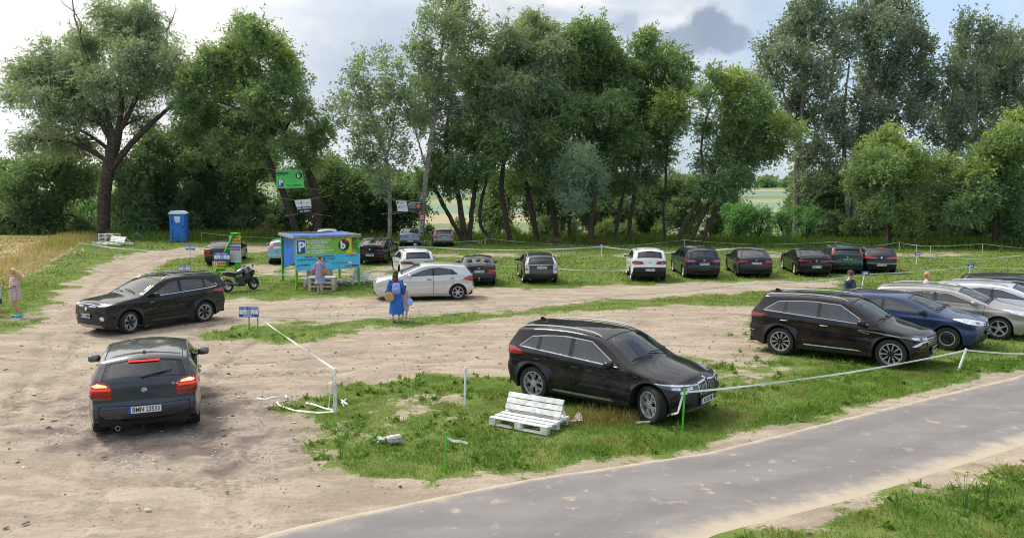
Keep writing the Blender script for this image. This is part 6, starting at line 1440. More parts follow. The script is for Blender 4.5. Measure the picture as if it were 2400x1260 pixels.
 # second row that closes the view behind the trunks
 for k, (px, top, hw, dd, txt) in enumerate(((40, 370, 60, 72, 'grey-green bushy tree at the left picture edge above the hay field'), (150, 350, 70, 74, 'dense dark tree behind the big willow, left of its trunk'), (390, 310, 70, 73, 'dark tree filling the gap right of the big forked willow'), (500, 330, 70, 75, 'dark tree behind the blue toilet'), (590, 350, 60, 76, 'dark tree behind the green parking banner'), (790, 380, 60, 74, 'dark low tree in the gap left of the pale birches'), (860, 400, 60, 76, 'dark tree behind the left pale birch'), (960, 420, 55, 77, 'dark tree behind the white-and-black banner'), (1170, 420, 50, 80, 'dark tree behind the bright willow'), (1290, 380, 60, 79, 'dark tree behind the straight red-brown stems'), (1520, 440, 30, 81, 'dark low tree behind the yellow-tinged willow'), (1420, 400, 50, 79, 'dark tree behind the silver-green bushy willow'), (1600, 420, 40, 80, 'dark slim tree seen between the leaning trunks'), (1700, 430, 30, 80, 'dark low tree under the leaning willow'), (310, 370, 44, 70, 'dark bush-like tree filling the foot of the big forked willow'), (690, 400, 44, 72, 'dark tree between the two banner trunks'), (1905, 400, 46, 79, 'dark tree behind the left poplar stem'), (1985, 410, 50, 78, 'dark tree between the left and middle poplars'), (2110, 400, 56, 80, 'dark tree behind the round yellow-green tree'), (2330, 400, 60, 80, 'dark tree behind the large tree at the right edge'), (2200, 430, 60, 78, 'dark tree right of the round yellow-green tree'))):
  rg = random.Random(k + 60); cl = []
  y = top + 20
  while y < 540:
   for _ in range(3): cl.append((px + rg.uniform(-hw, hw) * .8, y + rg.uniform(-14, 14), rg.uniform(30, 44)))
   y += 34
  tree(txt, dd, [[(px, 548, .2), (px + rg.uniform(-8, 8), 470, .17), (px + rg.uniform(-15, 15), top + 40, .06)]], cl, 'dark', group='second row of trees behind the lot', dens=56, ls=.26, lw=.14, nleaf=8, seed=100 + k)
 make_shrubs(); make_fringe()
def make_shrubs():
 kinds = []
 for k, (pal, h, w) in enumerate((('dark', 2.6, 1.7), ('ivy', 3.2, 2.0), ('green', 2.2, 1.6), ('dark', 5.0, 2.4))):
  rg = random.Random(k + 5); root = thing('shrub', 'x', 'shrub', (0, 0, 0), group='shrubs of the hedge at the far edge')
  b = MB()
  for _ in range(7):
   a = rg.uniform(0, 6.28); e = Vector((cos(a) * w * .5, sin(a) * w * .5, h * rg.uniform(.5, .9))); b.tube([(0, 0, -.1), e * .45 + Vector((0, 0, .2)), e], [.05, .035, .012], 5)
  b.build('stems', BARK, root)
  cl = []
  for _ in range(int(8 + h * 3)):
   z = rg.uniform(.12, .92) * h; rr = w * (1 - (z / h) ** 2 * .55) * .75; a = rg.uniform(0, 6.28); q = rg.uniform(.1, 1) ** .5 * rr; cl.append(((cos(a) * q, sin(a) * q, z), rg.uniform(.5, .8), None))
  leafcloud('foliage', cl, pal, 150, .17, .10, 8, .45, .15, .3, root, (0, 0, 0), 40 + k, sub=4); kinds.append(root)
 spots = []
 rg = random.Random(99)
 def row(x0, x1, step, py, kinds_, s0, s1):
  x = x0
  while x < x1: spots.append((x + rg.uniform(-8, 8), py(x) + rg.uniform(-3, 3), rg.choice(kinds_), rg.uniform(s0, s1))); x += step * rg.uniform(.8, 1.2)
 base = lambda x: 547 + max(0, (x - 600)) * .011
 row(-40, 240, 50, lambda x: 534, (0, 1, 3), .9, 1.2); row(285, 640, 52, lambda x: 546, (0, 1, 3), .85, 1.15); row(770, 980, 52, lambda x: 550, (1, 1, 2), .8, 1.1)
 row(1010, 1720, 66, lambda x: 559, (0, 2), .55, .85); row(1730, 2480, 52, lambda x: 563, (0, 1, 2, 0), .9, 1.2); row(2180, 2460, 60, lambda x: 561, (3,), .8, 1.0)
 row(640, 780, 46, lambda x: 552, (0, 2), .5, .8)
 used = set(); marks = [(130, 'behind the hay field'), (300, 'around the foot of the big willow'), (500, 'beside the blue toilet'), (620, 'left of the banner trunks'), (780, 'behind the parking stall'), (1000, 'under the pale birches'), (1300, 'under the middle willows'), (1560, 'behind the white SUV row'), (1760, 'under the leaning willow'), (2000, 'at the foot of the poplars'), (2200, 'under the round yellow-green tree'), (9999, 'at the right picture edge')]
 spots.sort(); cnt = {}
 ordn = ['leftmost', 'second', 'third', 'fourth', 'fifth', 'sixth', 'seventh', 'eighth', 'ninth', 'tenth']
 desc = ['dark green shrub', 'bright broad-leaved shrub', 'light green shrub', 'tall dark shrub']
 for px, py, k, s in spots:
  mk = next(m for m in marks if px < m[0])[1]; i = cnt.get(mk, 0); cnt[mk] = i + 1
  src = kinds[k]; first = k not in used; used.add(k)
  o = src if first else src.copy()
  if not first:
   COL.objects.link(o)
   for ch in src.children: c = ch.copy(); COL.objects.link(c); c.parent = o
  p = gp(px, py) if py < 575 else gp(px, 575); o.location = p; o.rotation_euler = (0, 0, rg.uniform(0, 6.28)); o.scale = (s * rg.uniform(.9, 1.2), s * rg.uniform(.9, 1.2), s)
  o['label'] = '%s %s, %s' % (desc[k], mk, ('%s from the left' % ordn[min(i, 9)]) if i else 'leftmost there')
def make_fringe():
 """nettles and tall grass at the foot of the hedge"""
 rg = np.random.RandomState(31); n = 26000; px = rg.uniform(-60, 2460, n); py = np.where(px < 250, 540, 556 + (px - 600).clip(0) * .012) + rg.randn(n) * 5
 p = np.array([tuple(gp(a, b)) for a, b in zip(px, py)]); t = rg.rand(n)[:, None]; c = np.array([.05, .11, .02]) * (1 - t) + np.array([.12, .17, .035]) * t
 o = bladeset('weeds', p, .30 + .6 * rg.rand(n) * (1 + fbm(p[:, 0], p[:, 1], .4, 2, 81)), np.full(n, .07), c, .8, leafmat('grass_blade', .35, .6, .2), 9); tag(o, kind='stuff')
 # distant woods on the skyline
 cl = [];
 for k in range(420):
  x = rg.uniform(-900, 900); y = rg.uniform(560, 760); r = rg.uniform(4, 8); cl.append(((x, y, terr(x, y) + r * .5), r, None))
 o = leafcloud('far_woods', cl, 'dark', 2.2, 3.0, 2.4, 4, 3.0, .1, .2, None, (0, 0, 0), 77, sub=2); tag(o, kind='stuff')
# ================================================================= THINGS ON THE LOT
WOODW = mat('white_painted_wood', (.62, .62, .60), .75, var=.22, scale=7, bump=.4)
WOODG = mat('grey_weathered_wood', (.27, .255, .23), .9, var=.3, scale=6, bump=.5)
WOODN = mat('pale_bare_wood', (.50, .43, .33), .85, var=.25, scale=6, bump=.4)
GRN = mat('bright_green_paint', (.06, .42, .015), .55, var=.2, scale=5)
TAPE = mat('white_tape', (.74, .74, .71), .55, var=.12, scale=3)
ROPE = mat('pale_rope', (.45, .48, .40), .8)
BLUT = mat('blue_tarp', (.008, .12, .52), .45, var=.25, scale=3, bump=.6)
TOIL = mat('toilet_blue', (.010, .15, .50), .42, var=.12, scale=2)
SGB = mat('sign_blue', (.015, .055, .33), .4)
SGW = mat('sign_white', (.76, .77, .78), .45)
SGY = mat('sign_yellow', (.70, .42, .03), .45)
INK = mat('sign_black', (.012, .012, .013), .5)
BGRN = mat('banner_green', (.21, .47, .05), .5, var=.12, scale=1.5)
BGRL = mat('banner_bright_green', (.10, .58, .12), .5, var=.1, scale=1.2)
BCYA = mat('banner_cyan', (.08, .50, .74), .5, var=.1, scale=1.5)
BYEL = mat('banner_yellow', (.62, .60, .04), .5)
SRED = mat('sign_red', (.60, .02, .025), .45)
SGRY = mat('sign_grey', (.42, .44, .46), .5)
MARO = mat('maroon_print', (.16, .02, .05), .5)

def pallet(b, M, m=0, L=1.2, W=.8, bottom=True, boards=5, nb=3):
 """euro pallet lying flat, centred, base at z=0, boards along x"""
 bw = .115
 for k in range(boards): b.box((0, -W / 2 + bw / 2 + (W - bw) * k / (boards - 1), .133), (L, bw, .022), m, ch=.004, M=M)
 for k in (-1, 0, 1):
  b.box((k * (L / 2 - .07), 0, .111), (.13, W, .022), m, M=M)
  for j in (-1, 0, 1): b.box((k * (L / 2 - .07), j * (W / 2 - .05), .061), (.13, .10, .078), m, ch=.004, M=M)
 if bottom:
  for j in (-1, 0, 1): b.box((0, j * (W / 2 - .05), .011), (L, .10, .022), m, M=M)
def quadframe(o, rx, uy=(0, 0, 1)):
 return frame(rx, uy)
def flatbox(b, M, w, h, t=.012, m=0, x=0, y=0, z=0): b.box((x, y, z), (w, h, t), m, M=M)

def make_toilet():
 p = gp(421, 565); rz = R(15); root = thing('portable_toilet', 'blue portable toilet with white domed roof, standing before the dark hedge', 'toilet', p, rz)
 H, W = 2.12, 1.16; b = MB()
 b.box((0, 0, .09), (W + .06, W + .06, .18), 0, ch=.03)
 b.box((0, 0, H / 2 + .1), (W, W, H - .1), 0, ch=.05)
 for k in range(5):
  for sx in (-1, 1): b.box((sx * W / 2, -W / 2 + .15 + k * .24, 1.15), (.03, .05, 1.8), 0, ch=.01)
 b.build('cabin', TOIL, root, sharp=.5)
 d = MB(); d.box((.06, -W / 2 - .012, 1.12), (.86, .03, 1.88), 0, ch=.012); d.box((-.42, -W / 2 - .01, 1.12), (.012, .035, 1.88), 1); d.box((.495, -W / 2 - .01, 1.12), (.012, .035, 1.88), 1)
 for z in (.4, 1.1, 1.85): d.box((-.44, -W / 2 - .03, z), (.05, .03, .05), 2, ch=.008)
 dd = d.build('door', [TOIL, DRK, SGW], root, sharp=.5)
 h = MB(); h.box((.36, -W / 2 - .045, 1.12), (.07, .04, .16), 0, ch=.01); h.build('handle', DRK, dd)
 n = MB(); n.box((-.02, -W / 2 - .032, 1.80), (.40, .008, .28), 0); n.box((-.01, -W / 2 - .032, 1.55), (.30, .008, .18), 0)
 for k in range(5): n.box((-.02, -W / 2 - .038, 1.90 - k * .045), (.30, .004, .012), 1)
 for k in range(3): n.box((-.01, -W / 2 - .038, 1.60 - k * .045), (.22, .004, .012), 1)
 n.build('notice', [SGW, SGRY], dd)
 r = MB(); prof = []
 for k in range(9): a = pi * k / 8; prof.append((-(W / 2 + .05) * cos(a), H + .05 + .22 * sin(a)))
 prof = [(-(W / 2 + .05), H)] + prof + [((W / 2 + .05), H)]; r.prism(prof, W + .12, 0); fixn(r.build('roof', mat('toilet_roof', (.80, .82, .84), .5), root, sharp=.5))
 v = MB(); v.tube([(-.45, -.40, H), (-.45, -.40, H + .28)], .05, 10); v.build('vent_pipe', mat('vent_grey', (.25, .27, .3), .6), root)

def sheet(name, A, B, C, D_, mats, parent=None, nx=14, nz=8, sag=.0, bow=.0, th=.004, seed=0, uvfun=None):
 """thin cloth spanned by corners A(top left) B(top right) C(bottom right) D(bottom left), with ripples and two sides"""
 n = (B - A).cross(D_ - A).normalized(); v = []; f = []; mi = []
 rg = random.Random(seed); ph = [rg.uniform(0, 6) for _ in range(4)]
 for s_ in (1, -1):
  for j in range(nz + 1):
   for i in range(nx + 1):
    u, w = i / nx, j / nz; p = (A * (1 - u) + B * u) * (1 - w) + (D_ * (1 - u) + C * u) * w
    q = bow * (sin(pi * u) * .6 + .25 * sin(u * 9 + ph[0] + w * 3) * sin(pi * u) + .15 * sin(w * 7 + ph[1] + u * 4))
    p = p + n * (q + s_ * th / 2) - Vector((0, 0, sag * sin(pi * u) * (1 - w * .5))); v.append(p)
 k = (nx + 1) * (nz + 1)
 for s_ in (0, 1):
  for j in range(nz):
   for i in range(nx):
    a = s_ * k + j * (nx + 1) + i; q = (a, a + 1, a + nx + 2, a + nx + 1); f.append(q if s_ else q[::-1]); mi.append(0 if uvfun is None else uvfun((i + .5) / nx, (j + .5) / nz))
 o = mesh(name, v, f, mats, parent, mi, True, .8); return o
def surf(A, B, C, D_, bow=0.0):
 n = (B - A).cross(D_ - A).normalized()
 if n.y > 0: n = -n
 def f(u, w, off=.012): return (A * (1 - u) + B * u) * (1 - w) + (D_ * (1 - u) + C * u) * w + n * off
 rt = (B - A).normalized(); up = (A - D_).normalized(); return f, frame(rt, up), n

def make_stall():
 A, B, C = gp(696, 678), gp(841, 669), gp(663, 658); D_ = C + (B - A); H = 2.42
 o = (A + B + C + D_) / 4; root = thing('parking_stall', 'parking stall of bright green posts with blue tarp roof and side, hung with banners', 'stall', o)
 L = lambda p, z=0: Vector((p.x - o.x, p.y - o.y, p.z - o.z + z))
 for p in (A, B, C, D_):
  b = MB(); b.box(L(p, H / 2 - .1), (.10, .10, H + .1), 0, Matrix.Rotation(atan2((B - A).y, (B - A).x), 3, 'Z'), ch=.006); b.build('post', GRN, root)
 z = H - .03
 zz = L(A).z
 def top(p, dz=0): q = L(p); return Vector((q.x, q.y, zz + H + dz))
 ex = (B - A).normalized() * .12; ey = (C - A).normalized() * .12
 a, b_, c, d = top(A) - ex - ey, top(B) + ex - ey, top(C) - ex + ey, top(D_) + ex + ey
 for p, q in ((a, b_), (c, d), (a, c), (b_, d)):
  m = MB(); mid = (p + q) / 2; ln = (q - p).length; m.box(mid, (ln, .05, .15), 0, Matrix.Rotation(atan2((q - p).y, (q - p).x), 3, 'Z'), ch=.005); m.build('roof_beam', WOODG, root)
 u = Vector((0, 0, .05)); sheet('tarp_roof', c + u, d + u - ex * 1, b_ + u - ex * 2.5 + ey * .6, a + u + ey * .6, BLUT, root, 16, 10, .05, .05, .006, 3)
 s1, s2 = top(C) + Vector((0, 0, -.05)), top(A) + Vector((0, 0, -.07)); s2 = s1.lerp(s2, .93)
 sheet('tarp_side', s1 + Vector((.05, .05, 0)), s2, s2 + Vector((0, 0, -1.12)), s1 + Vector((.05, .05, -1.72)), BLUT, root, 12, 10, 0, .07, .006, 5)
 # banners
 ax = (B - A); off = Vector((ax.y, -ax.x, 0)).normalized() * .07
 def P(u, z): q = A + ax * u + off; return Vector((q.x, q.y, A.z + z + (B.z - A.z) * u))
 A1, B1, C1, D1 = P(-.02, 2.33), P(.88, 2.35), P(.88, 1.58), P(-.02, 1.56)
 bo = (A1 + C1) / 2; br = thing('banner', 'green payment banner with large white P and round b logo, upper one on the stall', 'banner', bo)
 l = [q - bo for q in (A1, B1, C1, D1)]; sheet('cloth', *l, [BGRN, BYEL], br, 20, 8, 0, .0, .005, 1, lambda u, w: 1 if u > .925 - .02 * sin(w * 9) else 0)
 f, fr, n = surf(*l); Wd = (B1 - A1).length; Hd = .77
 def pl(nm, u0, u1, w0, w1, m, parent, off=.010, k=.008):
  b = MB(); T = Matrix.Translation(f((u0 + u1) / 2, (w0 + w1) / 2, off)) @ fr.to_4x4(); b.box((0, 0, 0), ((u1 - u0) * Wd, (w1 - w0) * Hd, k), 0, ch=.003, M=T); return b.build(nm, m, parent)
 pl('panel_rim', .015, .185, .05, .93, SGW, br, .006); pl('panel', .025, .175, .08, .90, SGB, br, .012)
 text('P', .62, SGW, br, f(.105, .50, .022), fr, bold=.018, xs=1.0)
 T = Matrix.Translation(f(.86, .45, .006)) @ fr.to_4x4(); b = MB(); b.lathe([(.27, 0), (.27, .01), (.001, .01)], 40, 0, 'z', T); b.build('logo_disc', INK, br)
 text('b', .50, SGW, br, f(.84, .47, .022), fr, bold=.022); T = Matrix.Translation(f(.893, .22, .018)) @ fr.to_4x4(); b = MB(); b.lathe([(.062, 0), (.062, .008), (.001, .008)], 24, 0, 'z', T); b.build('logo_dot', SRED, br)
 for k, (t1, t2) in enumerate((('OPŁATA ZA POMOCĄ BLIK', 'PRZELEW NA TELEFON'), ('TYTUŁ PRZELEWU:', 'NR REJESTRACYJNY AUTA'), ('NAZWA ODBIORCY: PARKING', 'TEL. PARKINGOWY'))):
  w = .10 + k * .31; pl('tick_box', .21, .245, w, w + .16, SGW, br, .008)
  text('✓' if False else 'V', .11, SRED, br, f(.228, w + .08, .016), fr, bold=.004)
  text(t1, .098, SGW, br, f(.265, w + .02, .012), fr, bold=.003, align='LEFT', xs=.82); text(t2, .098, SGW, br, f(.265, w + .16, .012), fr, bold=.003, align='LEFT', xs=.82)
 A2, B2, C2, D2 = P(-.02, 1.57), P(1.02, 1.59), P(1.02, .87), P(-.02, .86)
 bo = (A2 + C2) / 2; br = thing('banner', 'sky-blue information banner with black lettering, lower one on the stall', 'banner', bo)
 l = [q - bo for q in (A2, B2, C2, D2)]; sheet('cloth', *l, BCYA, br, 22, 8, .02, -.02, .005, 2)
 f, fr, n = surf(*l); Wd = (B2 - A2).length; Hd = .71
 text('PARKUJESZ  =  OPŁATA PARKINGOWA', .10, INK, br, f(.36, .12, .016), fr, align='CENTER', xs=.8, bold=.002); text('CAŁY DZIEŃ 15 zł', .10, SRED, br, f(.86, .14, .016), fr, bold=.002, xs=.8)
 text('METODY PŁATNOŚCI:', .095, INK, br, f(.07, .30, .016), fr, align='LEFT', xs=.8, bold=.002); text('ZA PARKING', .095, INK, br, f(.46, .29, .016), fr, align='LEFT', xs=.8)
 pl('logo_panel', .345, .445, .19, .39, INK, br, .012); text('blik', .13, SGW, br, f(.395, .29, .024), fr, bold=.004)
 text('ŁADOWARKA, WC', .085, INK, br, f(.30, .47, .016), fr, align='LEFT', xs=.8); text('ZA PRZELEW', .09, INK, br, f(.07, .64, .016), fr, align='LEFT', xs=.85, bold=.002); text('W OPŁACONEJ CENIE', .085, INK, br, f(.60, .60, .016), fr, align='LEFT', xs=.8)
 pl('strip', .57, .97, .76, .87, MARO, br, .012); text('BEZ BILETU POJAZD', .075, SGW, br, f(.77, .815, .020), fr, xs=.9); pl('bubble', .80, .86, .53, .67, SGW, br, .012)
 for u, w in ((.04, .31), (.04, .66), (.565, .61)):
  T = Matrix.Translation(f(u, w, .010)) @ fr.to_4x4(); b = MB(); b.lathe([(.045, 0), (.045, .006), (.030, .006), (.030, 0)], 20, 0, 'z', T); b.build('tick_ring', SGB, br)
 T = Matrix.Translation(f(.53, .83, .008)) @ fr.to_4x4(); b = MB()
 for x in (-.045, .045): b.lathe([(.05, 0), (.05, .006), (.001, .006)], 20, 0, 'z', T @ Matrix.Translation((x, -.01 * (x > 0), 0)))
 b.build('motor_icon', SGB, br)

def pallet_bench(label, FL, FR, RR, paint=WOODW, backh=.46, tilt=14, group=None, seat=1, name='pallet_bench'):
 """bench of pallets: front edge FL-FR, rear right corner RR (ground points)"""
 ax = (FR - FL); ax.z = 0; L = ax.length; ax.normalize(); ay = Vector((-ax.y, ax.x, 0)); W = max(.6, (RR - FR).dot(ay)); c = FL + ax * L / 2 + ay * W / 2
 root = thing(name, label, 'bench', c, atan2(ax.y, ax.x), group); z = 0
 b = MB()
 for k in range(seat): pallet(b, Matrix.Translation((0, 0, .144 * k)) , 0, L, W)
 b.build('seat', paint, root); z = .144 * seat
 if backh:
  b = MB(); M = Matrix.Translation((0, W * .18, z)) @ Matrix.Rotation(R(90 - tilt), 4, 'X')
  nb = int(backh / .115)
  for k in range(nb): b.box((0, .07 + k * .112, .06), (L * .97, .095, .022), 0, ch=.004, M=M)
  for x in (-L * .42, 0, L * .42): b.box((x, backh * .46, .03), (.11, backh * .9, .05), 0, M=M)
  b.build('backrest', paint, root)
  b = MB()
  for x in (-L * .42, L * .42): b.tube([(x, W * .46, z), (x, W * .18 + .10, z + backh * .85)], .022, 4)
  b.build('brace', paint, root)
 return root
def make_pallets():
 pallet_bench('white slatted pallet bench in front of the black SUV, close to the road', gp(1146, 994), gp(1282, 1020), gp(1318, 990), seat=1, backh=.37, tilt=26)
 pallet_bench('white pallet bench under the stall, to the right of the pallet table', gp(788, 664), gp(826, 667), gp(828, 656), backh=.52, tilt=28)
 pallet_bench('white pallet bench under the stall, behind the pallet table', gp(711, 672), gp(776, 671), gp(778, 662), backh=.46, seat=2, tilt=12)
 a, b_ = gp(720, 682), gp(783, 681.5); ax = (b_ - a); L = ax.length; c = (a + b_) / 2 + Vector((0, .4, 0)); root = thing('pallet_table', 'table of three stacked pale wooden pallets behind the woman in lavender', 'table', c, atan2(ax.y, ax.x))
 b = MB()
 for k in range(3): pallet(b, Matrix.Translation((0, 0, .20 * k)) @ Matrix.Diagonal((1, 1, 1.39, 1)), 0, L, .8)
 b.build('pallet_stack', WOODN, root); b = MB(); b.box((0, 0, .612), (L + .02, .82, .02), 0, ch=.005); b.build('tabletop', WOODW, root)
 G = 'white pallet furniture beside the hay field'
 pallet_bench('white pallet bench with tilted back, beside the hay field left of the toilet', gp(215, 572), gp(248, 580), gp(262, 566), backh=.55, tilt=25, group=G)
 p = gp(257, 565); root = thing('pallet_table', 'low white table of two pallets behind the tilted pallet bench', 'table', p, R(-14), G); b = MB()
 for k in range(2): pallet(b, Matrix.Translation((0, 0, .30 * k)) @ Matrix.Diagonal((1, 1, 2.0, 1)), 0, 1.3, .9)
 b.build('pallet_stack', WOODW, root)
 p = gp(320, 568); root = thing('bicycle_rack', 'small dark teal metal rack of bent tubes in the grass left of the toilet', 'rack', p, R(10)); m = mat('teal_metal', (.01, .12, .15), .5)
 for y in (0, .35, .7):
  b = MB(); b.tube([(-.35, y, 0), (-.35, y, .45), (-.15, y, .68), (.15, y, .60), (.40, y, .25), (.42, y, 0)], .022, 8); b.build('hoop', m, root)
 b = MB(); b.tube([(-.35, 0, .12), (-.35, .7, .12)], .02, 8); b.build('rail', m, root)

def carglyph(b, T, x, sx=1):
 a = .5 * sx
 for t in ((.0, .035), ): b.box((x, 0, 0), (.05, .16, .004), 1, Matrix.Rotation(a, 3, 'Z'), M=T); b.box((x, 0, .002), (.036, .145, .004), 0, Matrix.Rotation(a, 3, 'Z'), M=T)
def choinka(root, c, fr, w=.56, h=.30, t1='NA TZW. "CHOINKĘ"', t2='PRZODEM →', big=True):
 T = Matrix.Translation(c) @ fr.to_4x4(); b = MB(); b.box((0, 0, 0), (w, h, .012), 0, M=T); o = b.build('board', SGB, root)
 b = MB()
 for s_ in (-1, 1): b.box((s_ * w * .29, -.0 * h, .008), (w * .36, h * .46, .004), 0, M=T)
 b.box((0, 0, .008), (w * .18, h * .46, .004), 2, M=T)
 T2 = T @ Matrix.Translation((0, 0, .012)) @ Matrix.Diagonal((w / .56, h / .32, 1, 1))
 carglyph(b, T2, -.16, 1); carglyph(b, T2, .16, -1)
 b.build('pictogram', [SGW, INK, SGRY], o)
 text(t1, h * .22, SGW, o, c + fr @ Vector((0, h * .37, .009)), fr, bold=.002, xs=.85)
 if t2: text(t2, h * .19, SGW, o, c + fr @ Vector((0, -h * .38, .009)), fr, bold=.002, xs=.9)
def make_signs():
 FR = frame((1, 0, 0), (0, 0, 1))
 # green A-shaped stand
 p = gp(556, 652); root = thing('sign_stand', 'bright green A-shaped stand built like a ladder, carrying yellow and blue notices', 'sign stand', p, R(-8)); b = MB(); H = 2.35
 b.box((0, .1, H / 2 - .1), (.26, .16, H + .1), 0, ch=.01); b.build('post', GRN, root)
 b = MB(); d = Vector((-1.28, 0, -H)); ang = atan2(H, 1.28)
 for y in (-.16, .16): b.tube([Vector((-.05, y, H)), Vector((-1.33, y, -.05))], .06, 4)
 for k in range(9):
  t = (k + .4) / 9; q = Vector((-.05, 0, H)) + d * t; b.box(q, (.05, .34, .13), 0, Matrix.Rotation(-(pi / 2 - ang) + .9, 3, 'Y'), ch=.006)
 q = Vector((-.05, .06, H)) + d * .5; b.box(q + Vector((.16, .0, -.08)), (hypot(1.28, H), .03, .36), 0, Matrix.Rotation(-ang, 3, 'Y')); b.build('ladder_leg', GRN, root); b = MB(); b.box((-.02, 0, H + .02), (.36, .42, .08), 0, ch=.01); b.build('top_cap', GRN, root)
 def board(lab, px0, px1, py0, py1, m, yoff, name='sign_board'):
  dist = p.y + yoff; c = at((px0 + px1) / 2, (py0 + py1) / 2, dist); w = (px1 - px0) * dist / F; h = (py1 - py0) * dist / F; r = thing(name, lab, 'sign', c, R(-8)); b = MB(); b.box((0, 0, 0), (w, .012, h), 0, ch=.003); o = b.build('board', m, r); return r, o, w, h
 r, o, w, h = board('yellow notice reading TEREN PRYWATNY, top of the green stand', 536, 565, 552, 569, SGY, -.10); text('TEREN', h * .42, INK, o, (0, -.009, h * .22), FR, bold=.004); text('PRYWATNY', h * .42, INK, o, (0, -.009, -h * .24), FR, bold=.004, xs=.9)
 r, o, w, h = board('blue and white PARKING notice below the yellow one on the green stand', 539, 566, 570, 614, SGW, -.10)
 b = MB(); b.box((0, -.008, h * .37), (w * .98, .006, h * .24), 0); b.build('heading_panel', SGB, o); text('PARKING', h * .16, SGW, o, (0, -.013, h * .38), FR, bold=.004, xs=.92); b = MB(); b.box((0, -.008, h * .16), (w * .96, .006, h * .13), 0); b.build('pink_panel', mat('sign_pink', (.55, .16, .30), .5), o); text('ZA 1 DZIEŃ', h * .09, MARO, o, (0, -.013, h * .16), FR, bold=.002)
 b = MB(); b.box((0, -.008, -h * .20), (w * .94, .006, h * .52), 0); b.build('plain_panel', SGRY, o)
 dist = p.y - .25; c = at(520, 602, dist); r = thing('sign_board', 'blue notice with two car symbols on the sloping leg of the green stand', 'sign', c, R(-4)); choinka(r, Vector((0, 0, 0)), FR, 40 * dist / F, 20 * dist / F, 'Na tzw. "choinkę"', None)
 r, o, w, h = board('yellow notice reading 5 NIE KURZ ZWOLNIJ at the foot of the green stand', 497, 530, 612, 629, SGY, -.35); T = Matrix.Translation((-w * .26, -.009, .04)) @ Matrix.Rotation(pi / 2, 4, 'X'); b = MB(); b.lathe([(.13, 0), (.13, .005), (.001, .005)], 24, 0, 'z', T); b.lathe([(.10, .006), (.10, .009), (.001, .009)], 24, 1, 'z', T); b.build('speed_disc', [SRED, SGW], o); text('5', .16, INK, o, (-w * .26, -.021, .04), FR, bold=.004); text('NIE KURZ', h * .30, INK, o, (w * .2, -.009, h * .2), FR, bold=.003, xs=.85); text('ZWOLNIJ!', h * .30, INK, o, (w * .2, -.009, -h * .2), FR, bold=.003, xs=.85)
 # blue signs on stakes: base px, top py, board size, label
 def stake(lab, px, pyb, pyt, w, h, green=False, lean=0, rz=0, t=True, two=False):
  q = gp(px, pyb); top = at(px + lean, pyt, q.y); root = thing('stake_sign', lab, 'sign', q, rz, 'blue signs on stakes'); tz = top.z - q.z; b = MB()
  b.tube([(0, .02, -.1), ((top.x - q.x), .02, tz)], .022, 6); b.build('stake', GRN if green else SGW, root)
  c = Vector((top.x - q.x, -.012, tz - h / 2 + .02))
  choinka(root, c, FR, w, h, 'NA TZW. "CHOINKĘ"', 'PRZODEM →') if t else MB().box(c, (w, .014, h), 0).build('board', SGB, root)
  if not t: MB().box(c + Vector((0, -.010, 0)), (w * .62, .004, h * .5), 0).build('panel', SGW, root)
  return top
 stake('blue direction sign on a green stake at the tip of the grass strip', 583, 772, 719, .62, .34, True)
 stake('blue direction sign on a white stake beside the track near the toilet', 446, 603, 574, .62, .34)
 stake('blue direction sign half hidden behind the black SUV roof with driver', 433, 655, 622, .62, .34)
 stake('small blue and white board on a post left of the grey-blue liftback tail', 973, 600, 570, .30, .15, t=False)
 stake('small blue and white board on a post left of the white SUV', 1410, 597, 573, .30, .15, t=False)
 stake('small blue and white board on the leaning post beside the standing man', 2019, 675, 636, .34, .18, t=False, lean=9)
 stake('small blue and white board on a post behind the black estate', 2273, 643, 620, .34, .18, t=False, lean=2)
 stake('small blue and white board on a post right of the dark hatchback', 2147, 619, 593, .32, .16, t=False, lean=4)

def tape(lab, pts, w=.034, sag=.0, m=None, ground=False, group='barrier tapes round the lot', name='barrier_tape'):
 """pts: (px, py_ground, height above ground) or Vectors"""
 P = [p if isinstance(p, Vector) else gp(p[0], p[1]) + Vector((0, 0, p[2])) for p in pts]; o = sum(P, Vector()) / len(P); v = []; f = []; q = []
 for k, (a, b) in enumerate(zip(P, P[1:])):
  n = max(4, int((b - a).length / .5)); n = min(n, 40)
  for i in range(n + (k == len(P) - 2)):
   t = i / n; s_ = sag if not isinstance(sag, (list, tuple)) else sag[k]; q.append(a.lerp(b, t) - Vector((0, 0, s_ * 4 * t * (1 - t))))
 n = len(q)
 for i, p in enumerate(q):
  t = (q[min(i + 1, n - 1)] - q[max(i - 1, 0)]).normalized(); tw = .5 * sin(i * .9 + len(lab)) + (.9 if ground else 0); s_ = t.cross(Vector((0, 0, 1)))
  if s_.length < .05: s_ = Vector((1, 0, 0))
  s_.normalize(); u = s_.cross(t).normalized(); a = u * cos(tw) + s_ * sin(tw); nn = a.cross(t).normalized() * .002
  for e, g in ((1, 1), (1, -1), (-1, -1), (-1, 1)): v.append(p - o + a * (w / 2 * e) + nn * g)
 for i in range(n - 1):
  for k in range(4): f.append((i * 4 + k, i * 4 + (k + 1) % 4, (i + 1) * 4 + (k + 1) % 4, (i + 1) * 4 + k))
 ob = mesh(name, v, f, m or TAPE, None, sharp=.9, loc=o); tag(ob, lab, 'tape' if not m else 'rope', group); fixn(ob); return ob
